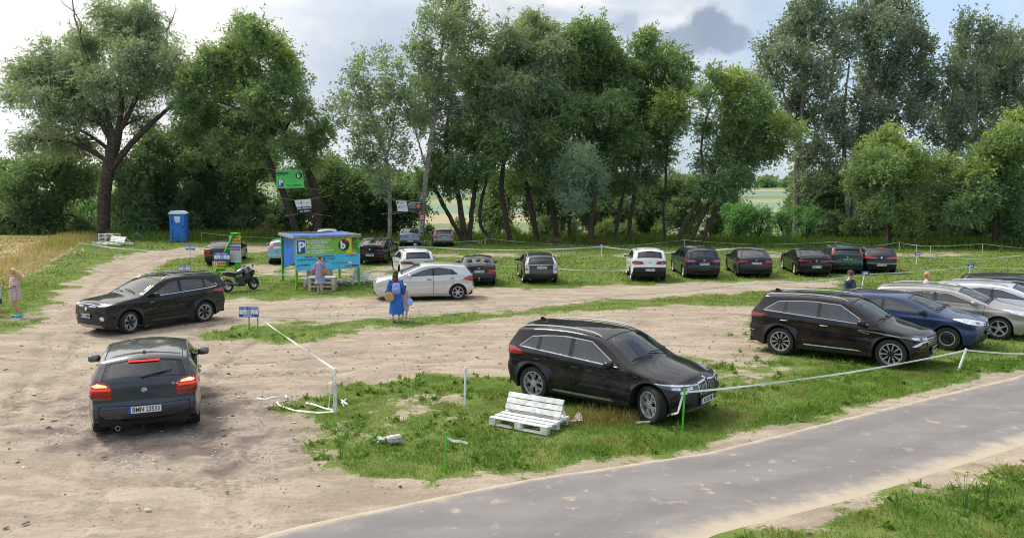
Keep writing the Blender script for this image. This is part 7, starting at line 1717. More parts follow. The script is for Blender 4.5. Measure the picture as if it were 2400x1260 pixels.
def post(lab, px, pyb, pyt, dx=0, r=.022, m=None, group='posts holding the barrier tape', name='post', knot=False):
 q = gp(px, pyb); t = at(px + dx, pyt, q.y); b = MB(); b.tube([(0, 0, -.1), t - q], r, 8, 0)
 root = thing(name, lab, 'post', q, 0, group); b.build('shaft', m or SGW, root)
 if knot:
  e = t - q; b = MB(); b.lathe([(r * 1.6, -.03), (r * 1.9, 0), (r * 1.6, .03)], 10, 0, 'z', Matrix.Translation(e * .93)); b.tube([e * .93, e * .93 + Vector((.05, -.03, -.06)), e * .93 + Vector((.07, -.02, -.20))], [.012, .02, .012], 6, 0, flat=.2); b.build('tape_knot', TAPE, root)
 return t
def make_tapes():
 s0 = at(604, 742, gp(604, 772).y); post('green stake at the corner of the tape, right behind the front blue sign', 604, 772, 740, 0, .02, GRN)
 a = post('post wrapped in white tape at the entrance, left of the white post', 786, 966, 862, 0, .016, TAPE)
 tape('white tape slanting from the front blue sign down to the wrapped post', [s0, a + Vector((0, 0, -.03))], .036, .02)
 b = MB(); q = gp(786, 966); root = thing('tape_bundle', 'white tape wound loosely down the entrance post', 'tape', q)
 for k in range(3):
  pts = [Vector((.03 * sin(i * 1.1 + k * 2), -.03 + .035 * cos(i * .9 + k), .80 - i * .085)) for i in range(10)]; b.tube(pts, .013, 5, 0, flat=.25)
 b.tube([(0, 0, .62), (-.10, -.05, .58), (-.08, -.06, .35), (-.12, -.10, .03)], .014, 5, 0, flat=.25); b.build('winding', TAPE, root)
 tape('loose white tape looping over the sand left of the wrapped post', [(783, 966, .02), (745, 968, .015), (690, 963, .02), (655, 952, .02), (649, 944, .03), (672, 936, .04), (670, 928, .03), (640, 932, .02), (620, 937, .015), (602, 933, .015)], .032, 0, ground=True)
 tape('short folded white tape on the grass beside the wrapped post', [(783, 962, .02), (760, 958, .02), (735, 950, .03), (716, 945, .02)], .032, 0, ground=True)
 tape('small heap of tangled white tape right of the wrapped post', [(795, 945, .02), (812, 940, .06), (800, 950, .05), (815, 952, .04), (798, 943, .08), (806, 955, .03)], .03, 0, ground=True)
 post('thin white post with a fluttering strip, between the entrance and the black SUV', 1089, 947, 860, 2, .022, SGW, knot=True)
 g = post('bright green post at the front bumper of the black SUV', 1599, 1008, 911, 6, .018, GRN)
 t2 = post('white post leaning right beside the road at the picture right', 2243, 868, 816, 22, .028, SGW)
 e = at(2440, 829, t2.y - .6); tape('taut white tape from the green post past the aubergine SUV to the leaning post', [g + Vector((0, 0, -.06)), t2 + Vector((0, 0, -.04)), e], .036, [.10, .03])
 tape('slack white tape hanging from the green post down to the grass', [g + Vector((-.03, 0, -.10)), g + Vector((-.12, -.02, -.42)), gp(1556, 990) + Vector((0, 0, .12)), gp(1520, 993) + Vector((0, 0, .04)), gp(1488, 993) + Vector((0, 0, .03))], .036, 0)
 s = post('short green stake with a white tape flag in the front grass', 1043, 1105, 1012, 3, .013, GRN); tape('white tape flag blown sideways from the short green stake', [s + Vector((0, 0, -.08)), s + Vector((.10, -.03, -.12)), s + Vector((.22, -.03, -.13)), s + Vector((.32, -.02, -.16))], .036, 0)
 man = at(2028, 640, gp(2019, 675).y); p3 = at(2275, 625, gp(2273, 643).y)
 tape('long white tape from the front blue sign across the lot to the leaning board post', [s0, (930, 757, .22), (1200, 728, .18), (1440, 700, .12), (1720, 690, .40), man + Vector((0, 0, -.08))], .036, [.06, .05, .04, .06, .08])
 tape('white tape from the leaning board post behind the row at right', [man + Vector((0, 0, -.05)), p3, at(2430, 628, p3.y + 1)], .036, .05)
 d1 = at(2149, 599, gp(2147, 619).y); tape('white tape in the far grass right of the dark hatchback', [(2060, 622, .45), d1, at(2300, 606, d1.y + 2), at(2430, 595, d1.y + 3)], .036, [.05, .05, .02])
 b1 = at(1411, 578, gp(1410, 597).y); b0 = at(974, 577, gp(973, 600).y)
 p5 = post('thin white post between the dark saloon and the people carrier, far tape', 1737, 605, 581, 0, .025)
 tape('white tape along the middle of the lot from the liftback to the coupe', [at(845, 583, b0.y - 2), b0, at(1200, 586, b1.y), b1, at(1560, 592, b1.y), p5, at(1860, 596, b1.y)], .06, [.03, .05, .05, .03, .02, .02])
 tape('white tape behind the motorcycle and the stall, ending behind the white crossover', [(512, 656, .45), (655, 664, .45), (770, 668, .42), (840, 664, .45), (930, 650, .45)], .036, .02)
 tape('white tape between black saloon and graphite estate', [(1160, 640, .45), (1218, 643, .45)], .036, .02); tape('white tape between graphite estate and white SUV', [(1302, 648, .45), (1400, 652, .43), (1475, 652, .45)], .036, .04)
 # left and far ropes
 c = post('wooden corner post of the tape by the hay field', 186, 590, 568, 0, .03, WOODN)
 tape('white tape from the hay field corner post to the sign near the toilet', [c, (330, 598, .35), (440, 602, .32)], .06, .08); tape('white tape lying in the grass below the hay field corner post', [c + Vector((.05, 0, -.15)), (196, 592, .10), (228, 594, .04), (265, 597, .04), (300, 602, .03)], .06, 0, ground=True)
 tape('old tape sagging along the edge of the hay field behind the blonde woman', [c, (140, 622, .55), (75, 640, .6), (20, 672, .55), (-60, 700, .6)], .036, [.15, .06, .1, .05])
 p6 = post('thin green post at the far tape right of the toilet', 472, 566, 545, 0, .03, GRN)
 tape('pale rope from the thin green post past the stall to the birches', [p6, at(660, 557, 61), at(840, 563, 61), at(1000, 565, 61), at(1140, 562, 61)], .03, [.1, .05, .1, .1], ROPE)
 ps = [(1137, 575, 558), (1604, 578, 562), (1958, 583, 566), (2108, 586, 567), (2148, 591, 574), (2181, 592, 576), (2303, 590, 571)]; pp = [post(l, x, y, t, 0, .03, ROPEP) for (x, y, t), l in zip(ps, ('thin pale post of the rear rope, right of the red-roofed car', 'thin pale post of the rear rope, behind the people carrier', 'thin pale post of the rear rope, behind the teal crossover', 'thin pale post of the rear rope, left one of three near the right', 'thin pale post of the rear rope, middle one of three near the right', 'thin pale post of the rear rope, right one of three near the right', 'thin pale post of the rear rope, near the right picture edge'))]
 tape('pale green rope sagging along the foot of the trees', [pp[0], at(1300, 572, pp[0].y), at(1450, 576, pp[1].y), pp[1], at(1780, 573, pp[1].y), pp[2], at(2040, 576, pp[2].y), pp[3], pp[4], pp[5], pp[6], at(2450, 585, pp[6].y)], .03, .05, ROPE)
ROPEP = mat('pale_post', (.42, .46, .36), .7)

def make_tree_banners():
 FR = frame((1, 0, 0), (0, 0, 1))
 def ban(lab, q, d, m, name='banner', bow=.05):
  A, B, C, D_ = [at(x, y, d) for x, y in q]; o = (A + C) / 2; r = thing(name, lab, 'banner', o); l = [p - o for p in (A, B, C, D_)]; sheet('cloth', *l, m, r, 14, 8, 0, bow, .006, int(q[0][0])); f, fr, n = surf(*l)
  for k, p in enumerate(l): e = (1 if k in (1, 2) else -1); b = MB(); b.tube([p, p + Vector((e * 1.5, .5, .25 if k < 2 else -.25))], .012, 5); b.build('cord', ROPE, r)
  return r, f, fr, (B - A).length, (A - D_).length
 d = 64.6
 r, f, fr, w, h = ban('bright green PARKING banner with blue P, strung high between the leaning willow trunks', [(646, 398), (708, 397), (714, 440), (648, 441)], d, BGRL, bow=.0)
 text('PARKING', h * .19, INK, r, f(.20, .20, .03), fr, bold=.008); T = Matrix.Translation(f(.17, .72, .02)) @ fr.to_4x4(); b = MB(); b.box((0, 0, 0), (w * .19, h * .40, .01), 0, M=T); b.build('panel', SGB, r); text('P', h * .42, SGW, r, f(.17, .72, .04), fr, bold=.03)
 T = Matrix.Translation(f(.85, .33, .02)) @ fr.to_4x4(); b = MB(); b.lathe([(h * .18, 0), (h * .18, .01), (.001, .01)], 28, 0, 'z', T); b.build('logo_disc', INK, r); text('b', h * .30, SGW, r, f(.84, .34, .04), fr, bold=.02); T = Matrix.Translation(f(.875, .22, .035)) @ fr.to_4x4(); b = MB(); b.lathe([(.06, 0), (.06, .008), (.001, .008)], 16, 0, 'z', T); b.build('logo_dot', SRED, r)
 text('TEL. 510 495 857', h * .11, INK, r, f(.62, .86, .03), fr, bold=.002)
 for k in range(5): T = Matrix.Translation(f(.58, .17 + k * .12, .02)) @ fr.to_4x4(); b = MB(); b.box((0, 0, 0), (w * (.36 - .04 * (k % 2)), .03, .006), 0, M=T); b.build('print_line', mat('faint_print', (.07, .38, .10), .5), r)
 for k in (0, 1): T = Matrix.Translation(f(.10 + k * .20, .31, .02)) @ fr.to_4x4(); b = MB(); b.box((0, 0, 0), (w * .09, .05, .006), 0, M=T); b.build('print_line', INK, r)
 r, f, fr, w, h = ban('square black and white banner tied between the leaning willow trunks', [(690, 469), (728, 466), (732, 500), (699, 501)], d + .3, [SGW, INK], bow=.02)
 cl = r.children[0]
 cl.data.polygons.foreach_set('material_index', [1 if ((k % 112) // 14) >= 4 else 0 for k in range(len(cl.data.polygons))])
 text('Jola i Edward', h * .19, SGW, r, f(.52, .60, .04), fr, bold=.006); text('501 798 852', h * .14, SGW, r, f(.55, .83, .04), fr, bold=.006)
 T = Matrix.Translation(f(.72, .27, .02)) @ fr.to_4x4(); b = MB(); b.lathe([(h * .2, 0), (h * .2, .012), (.001, .012)], 24, 0, 'z', T); b.build('round_panel', SGW, r); text('TJA', h * .10, INK, r, f(.72, .27, .05), fr); T = Matrix.Translation(f(.40, .22, .025)) @ fr.to_4x4(); b = MB(); b.box((0, 0, 0), (.07, .34, .01), 0, M=T); b.box((-.2, 0, 0), (.5, .03, .01), 0, M=T); b.build('figure_print', mat('gold_print', (.42, .27, .06), .5), r)
 r, f, fr, w, h = ban('white banner with small print and red no-entry ring, hung between the pale birches', [(928, 470), (952, 471), (957, 495), (932, 495)], 63.8, SGW)
 for k, t in enumerate(('505 202 320', '790 801 411')): text(t, h * .10, INK, r, f(.62, .50 + k * .14, .04), fr)
 T = Matrix.Translation(f(.22, .60, .03)) @ fr.to_4x4(); b = MB(); b.lathe([(.09, 0), (.09, .01), (.06, .01), (.06, 0)], 18, 0, 'z', T); b.build('ring_print', SRED, r); T = Matrix.Translation(f(.5, .18, .03)) @ fr.to_4x4(); b = MB(); b.box((.05, 0, 0), (.2, .12, .01), 0, M=T); b.box((-.3, 0, 0), (.14, .12, .01), 1, M=T); b.build('box_print', [SGRY, INK], r)
 r, f, fr, w, h = ban('dark banner with white lines and an orange glow, beside the white banner on the birch', [(953, 471), (990, 472), (988, 495), (958, 495)], 63.8, mat('banner_dark', (.045, .025, .028), .5, var=.4, scale=1.5))
 T = Matrix.Translation(f(.75, .5, .02)) @ fr.to_4x4(); b = MB(); b.lathe([(h * .22, 0), (h * .2, .01), (.001, .012)], 20, 0, 'z', T); b.build('orange_print', mat('orange_print', (.50, .12, .07), .5, var=.5, scale=4), r)
 text('GASTRONOMIA LAS PUB', h * .13, SGW, r, f(.54, .13, .03), fr, xs=.75, bold=.004)
 for k in range(4): T = Matrix.Translation(f(.30, .30 + k * .12, .02)) @ fr.to_4x4(); b = MB(); b.box((0, 0, 0), (w * (.5 - .07 * (k % 2)), .04, .006), 0, M=T); b.build('print_line', SGW if k < 2 else mat('tan_print', (.4, .3, .18), .5), r)
 q = at(988, 509, 64.55); r = thing('tree_sign', 'small red sign with white lines nailed to the tall birch', 'sign', q); b = MB(); b.box((0, 0, 0), (.46, .02, .46), 0, ch=.01); o = b.build('board', SRED, r); b = MB(); b.box((.04, -.014, .09), (.30, .006, .09), 0); b.box((.03, -.014, -.10), (.32, .006, .07), 0); b.build('print_line', SGW, o)

def make_motorbike():
 a, b_ = gp(534, 685), gp(596, 678); d = b_ - a; wb = d.length; c = (a + b_) / 2; s = wb / 1.45 * .98; root = thing('motorcycle', 'black and purple sport motorcycle on its side stand before the green sign stand', 'motorcycle', c, atan2(d.y, d.x))
 sc = Matrix.Scale(s, 4); lean = Matrix.Rotation(R(-7), 4, 'X') @ sc
 BK = mat('bike_black', (.010, .009, .012), .25, coat=1, var=.3); PU = mat('bike_purple', (.035, .018, .06), .25, coat=1); MT = mat('bike_metal', (.30, .30, .31), .35, .9); EN = mat('engine_grey', (.05, .05, .052), .45, .6, var=.4, scale=20)
 for nm, x in (('rear', -.725), ('front', .725)):
  w = bpy.data.objects.new('wheel', None); link(w, root); T = lean @ Matrix.Translation((x, 0, .31)); t = MB(); hw = .085 if nm == 'rear' else .06
  t.lathe([(.20, -hw * .8), (.26, -hw), (.295, -hw * .75), (.31, -hw * .3), (.31, hw * .3), (.295, hw * .75), (.26, hw), (.20, hw * .8)], 32, 0, 'y', T); fixn(t.build('tyre', RUB, w))
  t = MB(); t.lathe([(.205, -.05), (.195, 0), (.205, .05), (.19, .05), (.185, -.05)], 28, 0, 'y', T, True)
  for k in range(3):
   aa = 2 * pi * k / 3 + .4; t.tube([T @ Vector((0, 0, 0)), T @ Vector((.19 * cos(aa), 0, .19 * sin(aa)))], [.035, .025], 6, 0)
  for sy in (-1, 1): t.lathe([(.14, sy * .06), (.14, sy * .065), (.07, sy * .065)], 24, 1, 'y', T)
  t.build('rim', [MT, ALU], w)
 def part(nm, b, m): return b.build(nm, m, root)
 def sw(pr, n=10):  # body panel: list of (x, z, half width, half height)
  b = MB(); v = []; f = []
  for x, z, hw, hh in pr:
   for k in range(n): q = 2 * pi * k / n; v.append((x, hw * math.copysign(abs(cos(q)) ** .7, cos(q)), z + hh * math.copysign(abs(sin(q)) ** .7, sin(q))))
  for i in range(len(pr) - 1):
   for k in range(n): f.append((i * n + k, i * n + (k + 1) % n, (i + 1) * n + (k + 1) % n, (i + 1) * n + k))
  f += [tuple(range(n))[::-1], tuple((len(pr) - 1) * n + k for k in range(n))]; b.add(v, f, 0, lean); return b
 fixn(part('fairing', sw([(.12, .62, .10, .10), (.20, .60, .20, .30), (.42, .66, .24, .32), (.62, .80, .20, .20), (.78, .86, .12, .13), (.86, .86, .04, .05)]), BK)); fixn(part('tank', sw([(-.16, .86, .10, .06), (-.08, .90, .15, .12), (.12, .95, .17, .14), (.26, .92, .12, .10)]), PU))
 fixn(part('seat', sw([(-.72, .92, .06, .03), (-.60, .90, .12, .05), (-.35, .84, .14, .05), (-.14, .80, .12, .05)]), BK)); fixn(part('tail', sw([(-.98, .90, .03, .03), (-.90, .88, .09, .07), (-.60, .80, .12, .07), (-.30, .72, .12, .08)]), BK))
 b = MB(); b.box((-.98, 0, .87), (.04, .16, .07), 0, ch=.015, M=lean); part('tail_lamp', b, REDL)
 b = MB(); [b.sell((-.93, y, .76), (.04, .03, .025), .8, 8, 6, 0, lean) for y in (-.16, .16)]; part('indicator', b, ORGL)
 b = MB(); b.box((-1.02, 0, .66), (.012, .20, .15), 0, M=lean); part('number_plate', b, PLW); b = MB(); b.box((0, 0, .42), (.42, .30, .34), 0, ch=.05, M=lean); b.box((.02, 0, .62), (.5, .24, .10), 0, M=lean); part('engine', b, EN)
 for y in (-.09, .09):
  b = MB(); b.tube([lean @ Vector((.725, y, .31)), lean @ Vector((.50, y, .92))], .028 * s, 8); part('fork', b, MT)
 b = MB(); b.tube([lean @ Vector(q) for q in ((-.15, -.09, .38), (-.725, -.11, .31))], .03 * s, 6); b.tube([lean @ Vector(q) for q in ((-.15, .09, .38), (-.725, .11, .31))], .03 * s, 6); part('swingarm', b, MT)
 b = MB(); b.tube([lean @ Vector(q) for q in ((.2, -.13, .24), (-.25, -.17, .24), (-.45, -.19, .33), (-.95, -.20, .46))], [.025 * s, .03 * s, .055 * s, .05 * s], 10); part('exhaust_pipe', b, mat('bike_silencer', (.16, .16, .17), .3, .8))
 b = MB(); b.add([(.60, -.14, .95), (.60, .14, .95), (.50, .11, 1.12), (.50, -.11, 1.12), (.72, 0, .93), (.55, 0, 1.14)], [(0, 4, 5, 3), (4, 1, 2, 5)], 0, lean); part('windshield', b, glassmat('bike_screen', (.3, .33, .33)))
 b = MB(); b.tube([lean @ Vector(q) for q in ((.36, -.34, 1.0), (.46, -.2, 1.03), (.48, .2, 1.03), (.36, .34, 1.0))], .016 * s, 8); part('handlebar', b, BK)
 for y in (-1, 1):
  b = MB(); b.tube([lean @ Vector((.62, y * .16, 1.0)), lean @ Vector((.56, y * .32, 1.14))], .010 * s, 6); b.sell((.54, y * .34, 1.18), (.03, .075, .055), .8, 14, 8, 0, lean); b.sell((.515, y * .34, 1.18), (.012, .065, .047), .8, 12, 6, 1, lean); part('mirror', b, [BK, MIRG])
 b = MB(); b.sell((.725, 0, .46), (.26, .075, .17), .7, 14, 8, 0, lean @ Matrix.Rotation(.1, 4, 'Y')); part('front_mudguard', b, BK)
 b = MB(); b.tube([lean @ Vector((-.05, .12, .30)), Vector((-.15 * s, .34 * s, 0))], .014 * s, 6); part('side_stand', b, MT)
 b = MB(); b.box((-.10, -.17, .93), (.22, .01, .06), 0, M=lean); part('tank_stripe', b, mat('violet_print', (.16, .05, .28), .3))

def make_bits():
 q = gp(926, 1038); b = MB(); b.box((0, 0, .075), (.24, .16, .13), 0, Matrix.Rotation(.5, 3, 'Z'), ch=.035); o = b.build('stone', mat('concrete_lump', (.42, .39, .35), .9, var=.3, scale=14, bump=.8), None, sharp=.3)
 for v in o.data.vertices: v.co += Vector((fbm(np.array([v.co.x * 9.]), np.array([v.co.z * 9.]), 1, 2, 3)[0], fbm(np.array([v.co.y * 9.]), np.array([v.co.z * 7.]), 1, 2, 5)[0], 0)) * .07
 o.location = q; tag(o, 'broken block of pale concrete in the front grass, left of the short green stake', 'stone')
 q = gp(898, 1034); b = MB(); rg = random.Random(4)
 for k in range(8): b.sell((rg.uniform(-.12, .10), rg.uniform(-.05, .05), rg.uniform(.01, .05)), (rg.uniform(.04, .08), .035, .025), .8, 8, 6, 0, Matrix.Rotation(rg.uniform(-.4, .4), 4, 'Y'))
 o = b.build('crumpled_plastic', mat('grey_plastic', (.42, .43, .42), .4, var=.3, scale=20), None); o.location = q; tag(o, 'crumpled pale plastic lying left of the concrete block', 'litter')
 # wire netting behind the bench end
 q = gp(1340, 990); v = []; f = []; n = 16
 for j in range(n):
  for i in range(n): v.append((i / n * .42 - .2, j / n * .30 - .1, .05 + .16 * abs(fbm(np.array([i * .3]), np.array([j * .3]), 1, 2, 7)[0]) + .10 * sin(i * .6) * (j / n)))
 for j in range(n - 1):
  for i in range(n - 1):
   if (i + j) % 2: f.append((j * n + i, j * n + i + 1, (j + 1) * n + i + 1, (j + 1) * n + i))
 o = mesh('netting', v, f, mat('net_grey', (.48, .48, .42), .8), None); o.location = q; tag(o, 'crumpled pale netting in the grass right of the white pallet bench', 'netting')
 for lab, px, py, w, h, m, n_ in (('heap of cut brown branches at the hedge, left of the parking stall', 622, 556, 2.2, 1.3, mat('brown_twigs', (.16, .085, .05), .95, var=.4), 170), ('low heap of brown brushwood under the straight red-brown stems', 1300, 574, 2.6, .5, mat('brown_twigs', (.16, .085, .05), .95, var=.4), 90), ('low heap of brown brushwood right of the silver-green willow', 1400, 574, 2.0, .5, mat('brown_twigs', (.16, .085, .05), .95, var=.4), 80)):
  q = gp(px, py); b = MB()
  for k in range(n_):
   x, z = rg.gauss(0, w * .22), 0; hh = h * max(.15, 1 - (abs(x) / (w * .6))) * rg.random(); a = rg.uniform(0, 6.28); p = Vector((x, rg.gauss(0, .3), hh)); e = p + Vector((cos(a) * .5, sin(a) * .3, rg.uniform(-.15, .3))); e.z = max(.02, e.z); b.tube([p, p.lerp(e, .5) + Vector((0, 0, .04)), e], [.022, .016, .008], 4, 0)
  o = b.build('brush_pile', m, None); o.location = q; tag(o, lab, 'brushwood')
 # flowering weeds on the near verge
 for k, (px, py, hh) in enumerate(((2262, 1200, .52), (2312, 1190, .50))):
  q = gp(px, py); root = thing('flowering_weed', ('tall yellow-umbelled weed on the near verge, left of its taller twin', 'tall yellow-umbelled weed on the near verge, nearest the right picture edge', 'low pale-umbelled weed at the bottom right picture edge')[k], 'plant', q, 0, 'flowering weeds on the near verge'); st = MB(); fl = MB()
  for j in range(9):
   a = rg.uniform(0, 6.28); e = Vector((cos(a) * .16, sin(a) * .12, hh * rg.uniform(.75, 1.05))); st.tube([(0, 0, -.02), (e.x * .3, e.y * .3, hh * .5), e], [.006, .004, .0025], 5)
   for _ in range(16):
    p = e + Vector((rg.gauss(0, .028), rg.gauss(0, .028), rg.gauss(0, .006))); st.tube([e - Vector((0, 0, .02)), p], .0012, 3); fl.sell(p, (.006, .006, .004), 1, 6, 4)
  st.build('stem', mat('weed_stem', (.10, .17, .04), .7), root); fl.build('flower', mat('umbel_yellow', (.42, .46, .10), .7) if k < 2 else mat('umbel_white', (.6, .62, .5), .7), root)
def make_props():
 make_toilet(); make_stall(); make_pallets(); make_signs(); make_tapes(); make_tree_banners(); make_motorbike(); make_bits()
# ================================================================= PEOPLE
SKIN = mat('skin', (.50, .29, .20), .55, var=.06, scale=9)
def skinmesh(name, nodes, edges, m, parent, root=0, sub=2):
 me = bpy.data.meshes.new(name); me.from_pydata([n[0] for n in nodes], edges, []); o = bpy.data.objects.new(name, me); link(o)
 md = o.modifiers.new('skin', 'SKIN'); md.use_smooth_shade = True; ss = o.modifiers.new('sub', 'SUBSURF'); ss.levels = sub; ss.render_levels = sub
 for i, n in enumerate(nodes):
  r = n[1]; r = r if isinstance(r, tuple) else (r, r); me.skin_vertices[0].data[i].radius = r; me.skin_vertices[0].data[i].use_root = (i == root)
 dg = bpy.context.evaluated_depsgraph_get(); nm = bpy.data.meshes.new_from_object(o.evaluated_get(dg)); bpy.data.objects.remove(o); bpy.data.meshes.remove(me)
 nm.name = name; nm.materials.clear(); nm.materials.append(m); nm.polygons.foreach_set('use_smooth', [True] * len(nm.polygons)); o = bpy.data.objects.new(name, nm); link(o, parent); return o
def rings(name, R_, m, parent, n=24, wav=0, closed=False, th=True):
 """garment from rings (z, rx, ry, cx, cy)"""
 v = []; f = []
 for k, q in enumerate(R_):
  z, rx, ry = q[:3]; cx, cy = (q[3], q[4]) if len(q) > 3 else (0, 0); w = (wav * k / len(R_) if wav else 0)
  for i in range(n): a = 2 * pi * i / n; s = 1 + w * sin(a * 7 + k); v.append((cx + rx * s * cos(a), cy + ry * s * sin(a), z))
 for k in range(len(R_) - 1):
  for i in range(n): f.append((k * n + i, k * n + (i + 1) % n, (k + 1) * n + (i + 1) % n, (k + 1) * n + i))
 if closed: f.append(tuple((len(R_) - 1) * n + i for i in range(n)))
 return fixn(mesh(name, v, f, m, parent, sharp=1.2))
def person(label, loc, rz, h, arms, legs=None, headdir=(0, 1, -.1), build=1.0, shoe=None, sit=False, name='person', skin=None):
 """local frame: faces +y, right hand +x. arms: [(elbow, wrist, finger direction)] for right and left, in units of a 1.70 m figure"""
 root = thing(name, label, 'person', loc, rz); s = h / 1.70; V = lambda *p: Vector(p) * s; b = build
 hip = .92; N = []; E = []
 def add(p, r, par=None):
  N.append((Vector(p) * s, tuple(q * s for q in r) if isinstance(r, tuple) else r * s));
  if par is not None: E.append((par, len(N) - 1))
  return len(N) - 1
 pel = add((0, 0, .95), (.145 * b, .105 * b)); wa = add((0, .0, 1.10), (.120 * b, .090 * b), pel); ch = add((0, -.01, 1.28), (.140 * b, .095 * b), wa); nk0 = add((0, -.01, 1.41), (.085, .065), ch); nk = add((0, 0, 1.48), .050, nk0)
 hd = Vector(headdir).normalized(); jaw = add(Vector((0, .02, 1.545)) + hd * .012, (.062, .075), nk); cr = add(Vector((0, .005, 1.625)) + hd * .015, (.076, .092), jaw); add((0, -.0, 1.675), (.055, .065), cr)
 for sx, (el, wr, fd) in zip((1, -1), arms):
  sh = add((sx * .165 * (.7 + .3 * b), -.01, 1.375), .054 * (.6 + .4 * b), nk0); e = add(el, .042 * (.6 + .4 * b), sh); w = add(wr, .027, e); fd = Vector(fd).normalized(); side = fd.cross(Vector((0, 0, 1)) if abs(fd.z) < .9 else Vector((0, 1, 0))).normalized(); nrm = side.cross(fd); wr = Vector(wr)
  pm = add(wr + fd * .07, (.034, .018), w)
  for k, (o_, ln) in enumerate(((-.027, .062), (-.009, .075), (.009, .070), (.027, .055))):
   p1 = wr + fd * .085 + side * o_; a = add(p1, .009, pm); c = add(p1 + fd * ln * .55 - nrm * .010, .0085, a); add(p1 + fd * ln * .9 - nrm * .032, .0075, c)
  t = add(wr + fd * .04 - side * .034 * sx, .010, pm); add(wr + fd * .075 - side * .052 * sx - nrm * .01, .009, t)
 legs = legs or [((.10, .01, .50), (.095, -.03, .085)), ((-.10, .01, .50), (-.095, -.03, .085))]
 feet = []
 for sx, (kn, an) in zip((1, -1), legs):
  hp = add((sx * .085, 0, .88), .092 * b, pel); mid = add(Vector((sx * .085, 0, .88)).lerp(Vector(kn), .5), .078 * b, hp); k_ = add(kn, .054 * (.5 + .5 * b), mid); cf = add(Vector(kn).lerp(Vector(an), .35) + Vector((0, -.012, 0)), .052 * (.5 + .5 * b), k_); a = add(an, .034, cf); toe = Vector(an) + Vector((sx * .02, .13, -.05)); add(Vector(an) + Vector((0, .03, -.045)), .036, a); add(toe, (.038, .024), len(N) - 1); feet.append((Vector(an), toe))
 skinmesh('body', N, E, skin or SKIN, root)
 # face
 f = MB(); hc = Vector((0, .005, 1.615)) + hd * .015; rt = hd.cross(Vector((0, 0, 1))).normalized(); up = rt.cross(hd).normalized(); T = Matrix.Translation(hc * s) @ Matrix((rt, hd, up)).transposed().to_4x4() @ Matrix.Scale(s, 4)
 f.sell((0, .098, -.022), (.013, .022, .022), 1, 8, 6, 0, T)
 for x in (-1, 1): f.sell((x * .032, .082, .012), (.013, .007, .007), 1, 8, 6, 1, T); f.sell((x * .032, .086, .030), (.019, .006, .004), 1, 8, 4, 2, T); f.sell((x * .078, -.005, -.01), (.012, .022, .032), 1, 8, 6, 0, T)
 f.sell((0, .085, -.062), (.024, .008, .007), 1, 8, 4, 3, T)
 f.build('face', [skin or SKIN, SGW, mat('brow', (.06, .04, .03), .8), mat('lips', (.42, .14, .12), .5)], root)
 if shoe:
  for a, t in feet:
   q = MB(); m = (a + t) / 2; q.sell((m.x * s, (m.y + .015) * s, .038 * s), (.048 * s, .125 * s, .040 * s), .7, 14, 8); q.sell((a.x * s, a.y * s, .055 * s), (.044 * s, .05 * s, .045 * s), .7, 12, 6); q.build('shoe', shoe, root)
 return root, s, T
def sleeve(parent, pts, rs, m, s):
 b = MB(); b.tube([Vector(p) * s for p in pts], [r * s for r in rs], 12, 0, cap=False); fixn(b.build('sleeve', m, parent))
def hair(root, T, m, long=0.0, bun=False, w=.098, back=1.0):
 b = MB(); b.sell((0, -.016, .022), (w * .93, .104, .092), .9, 18, 10, 0, T)
 if long:
  k = 6
  for i in range(k):
   t = i / (k - 1); b.sell((0, -.058 - .035 * sin(pi * t * .8) * back, .0 - long * t), (w * (1 + .18 * sin(pi * t)) * (1 - .35 * t * t), .055, long / k * 1.3), .85, 14, 6, 0, T)
 if bun: b.sell((0, -.095, .075), (.048, .045, .045), 1, 12, 8, 0, T)
 b.build('hair', m, root)
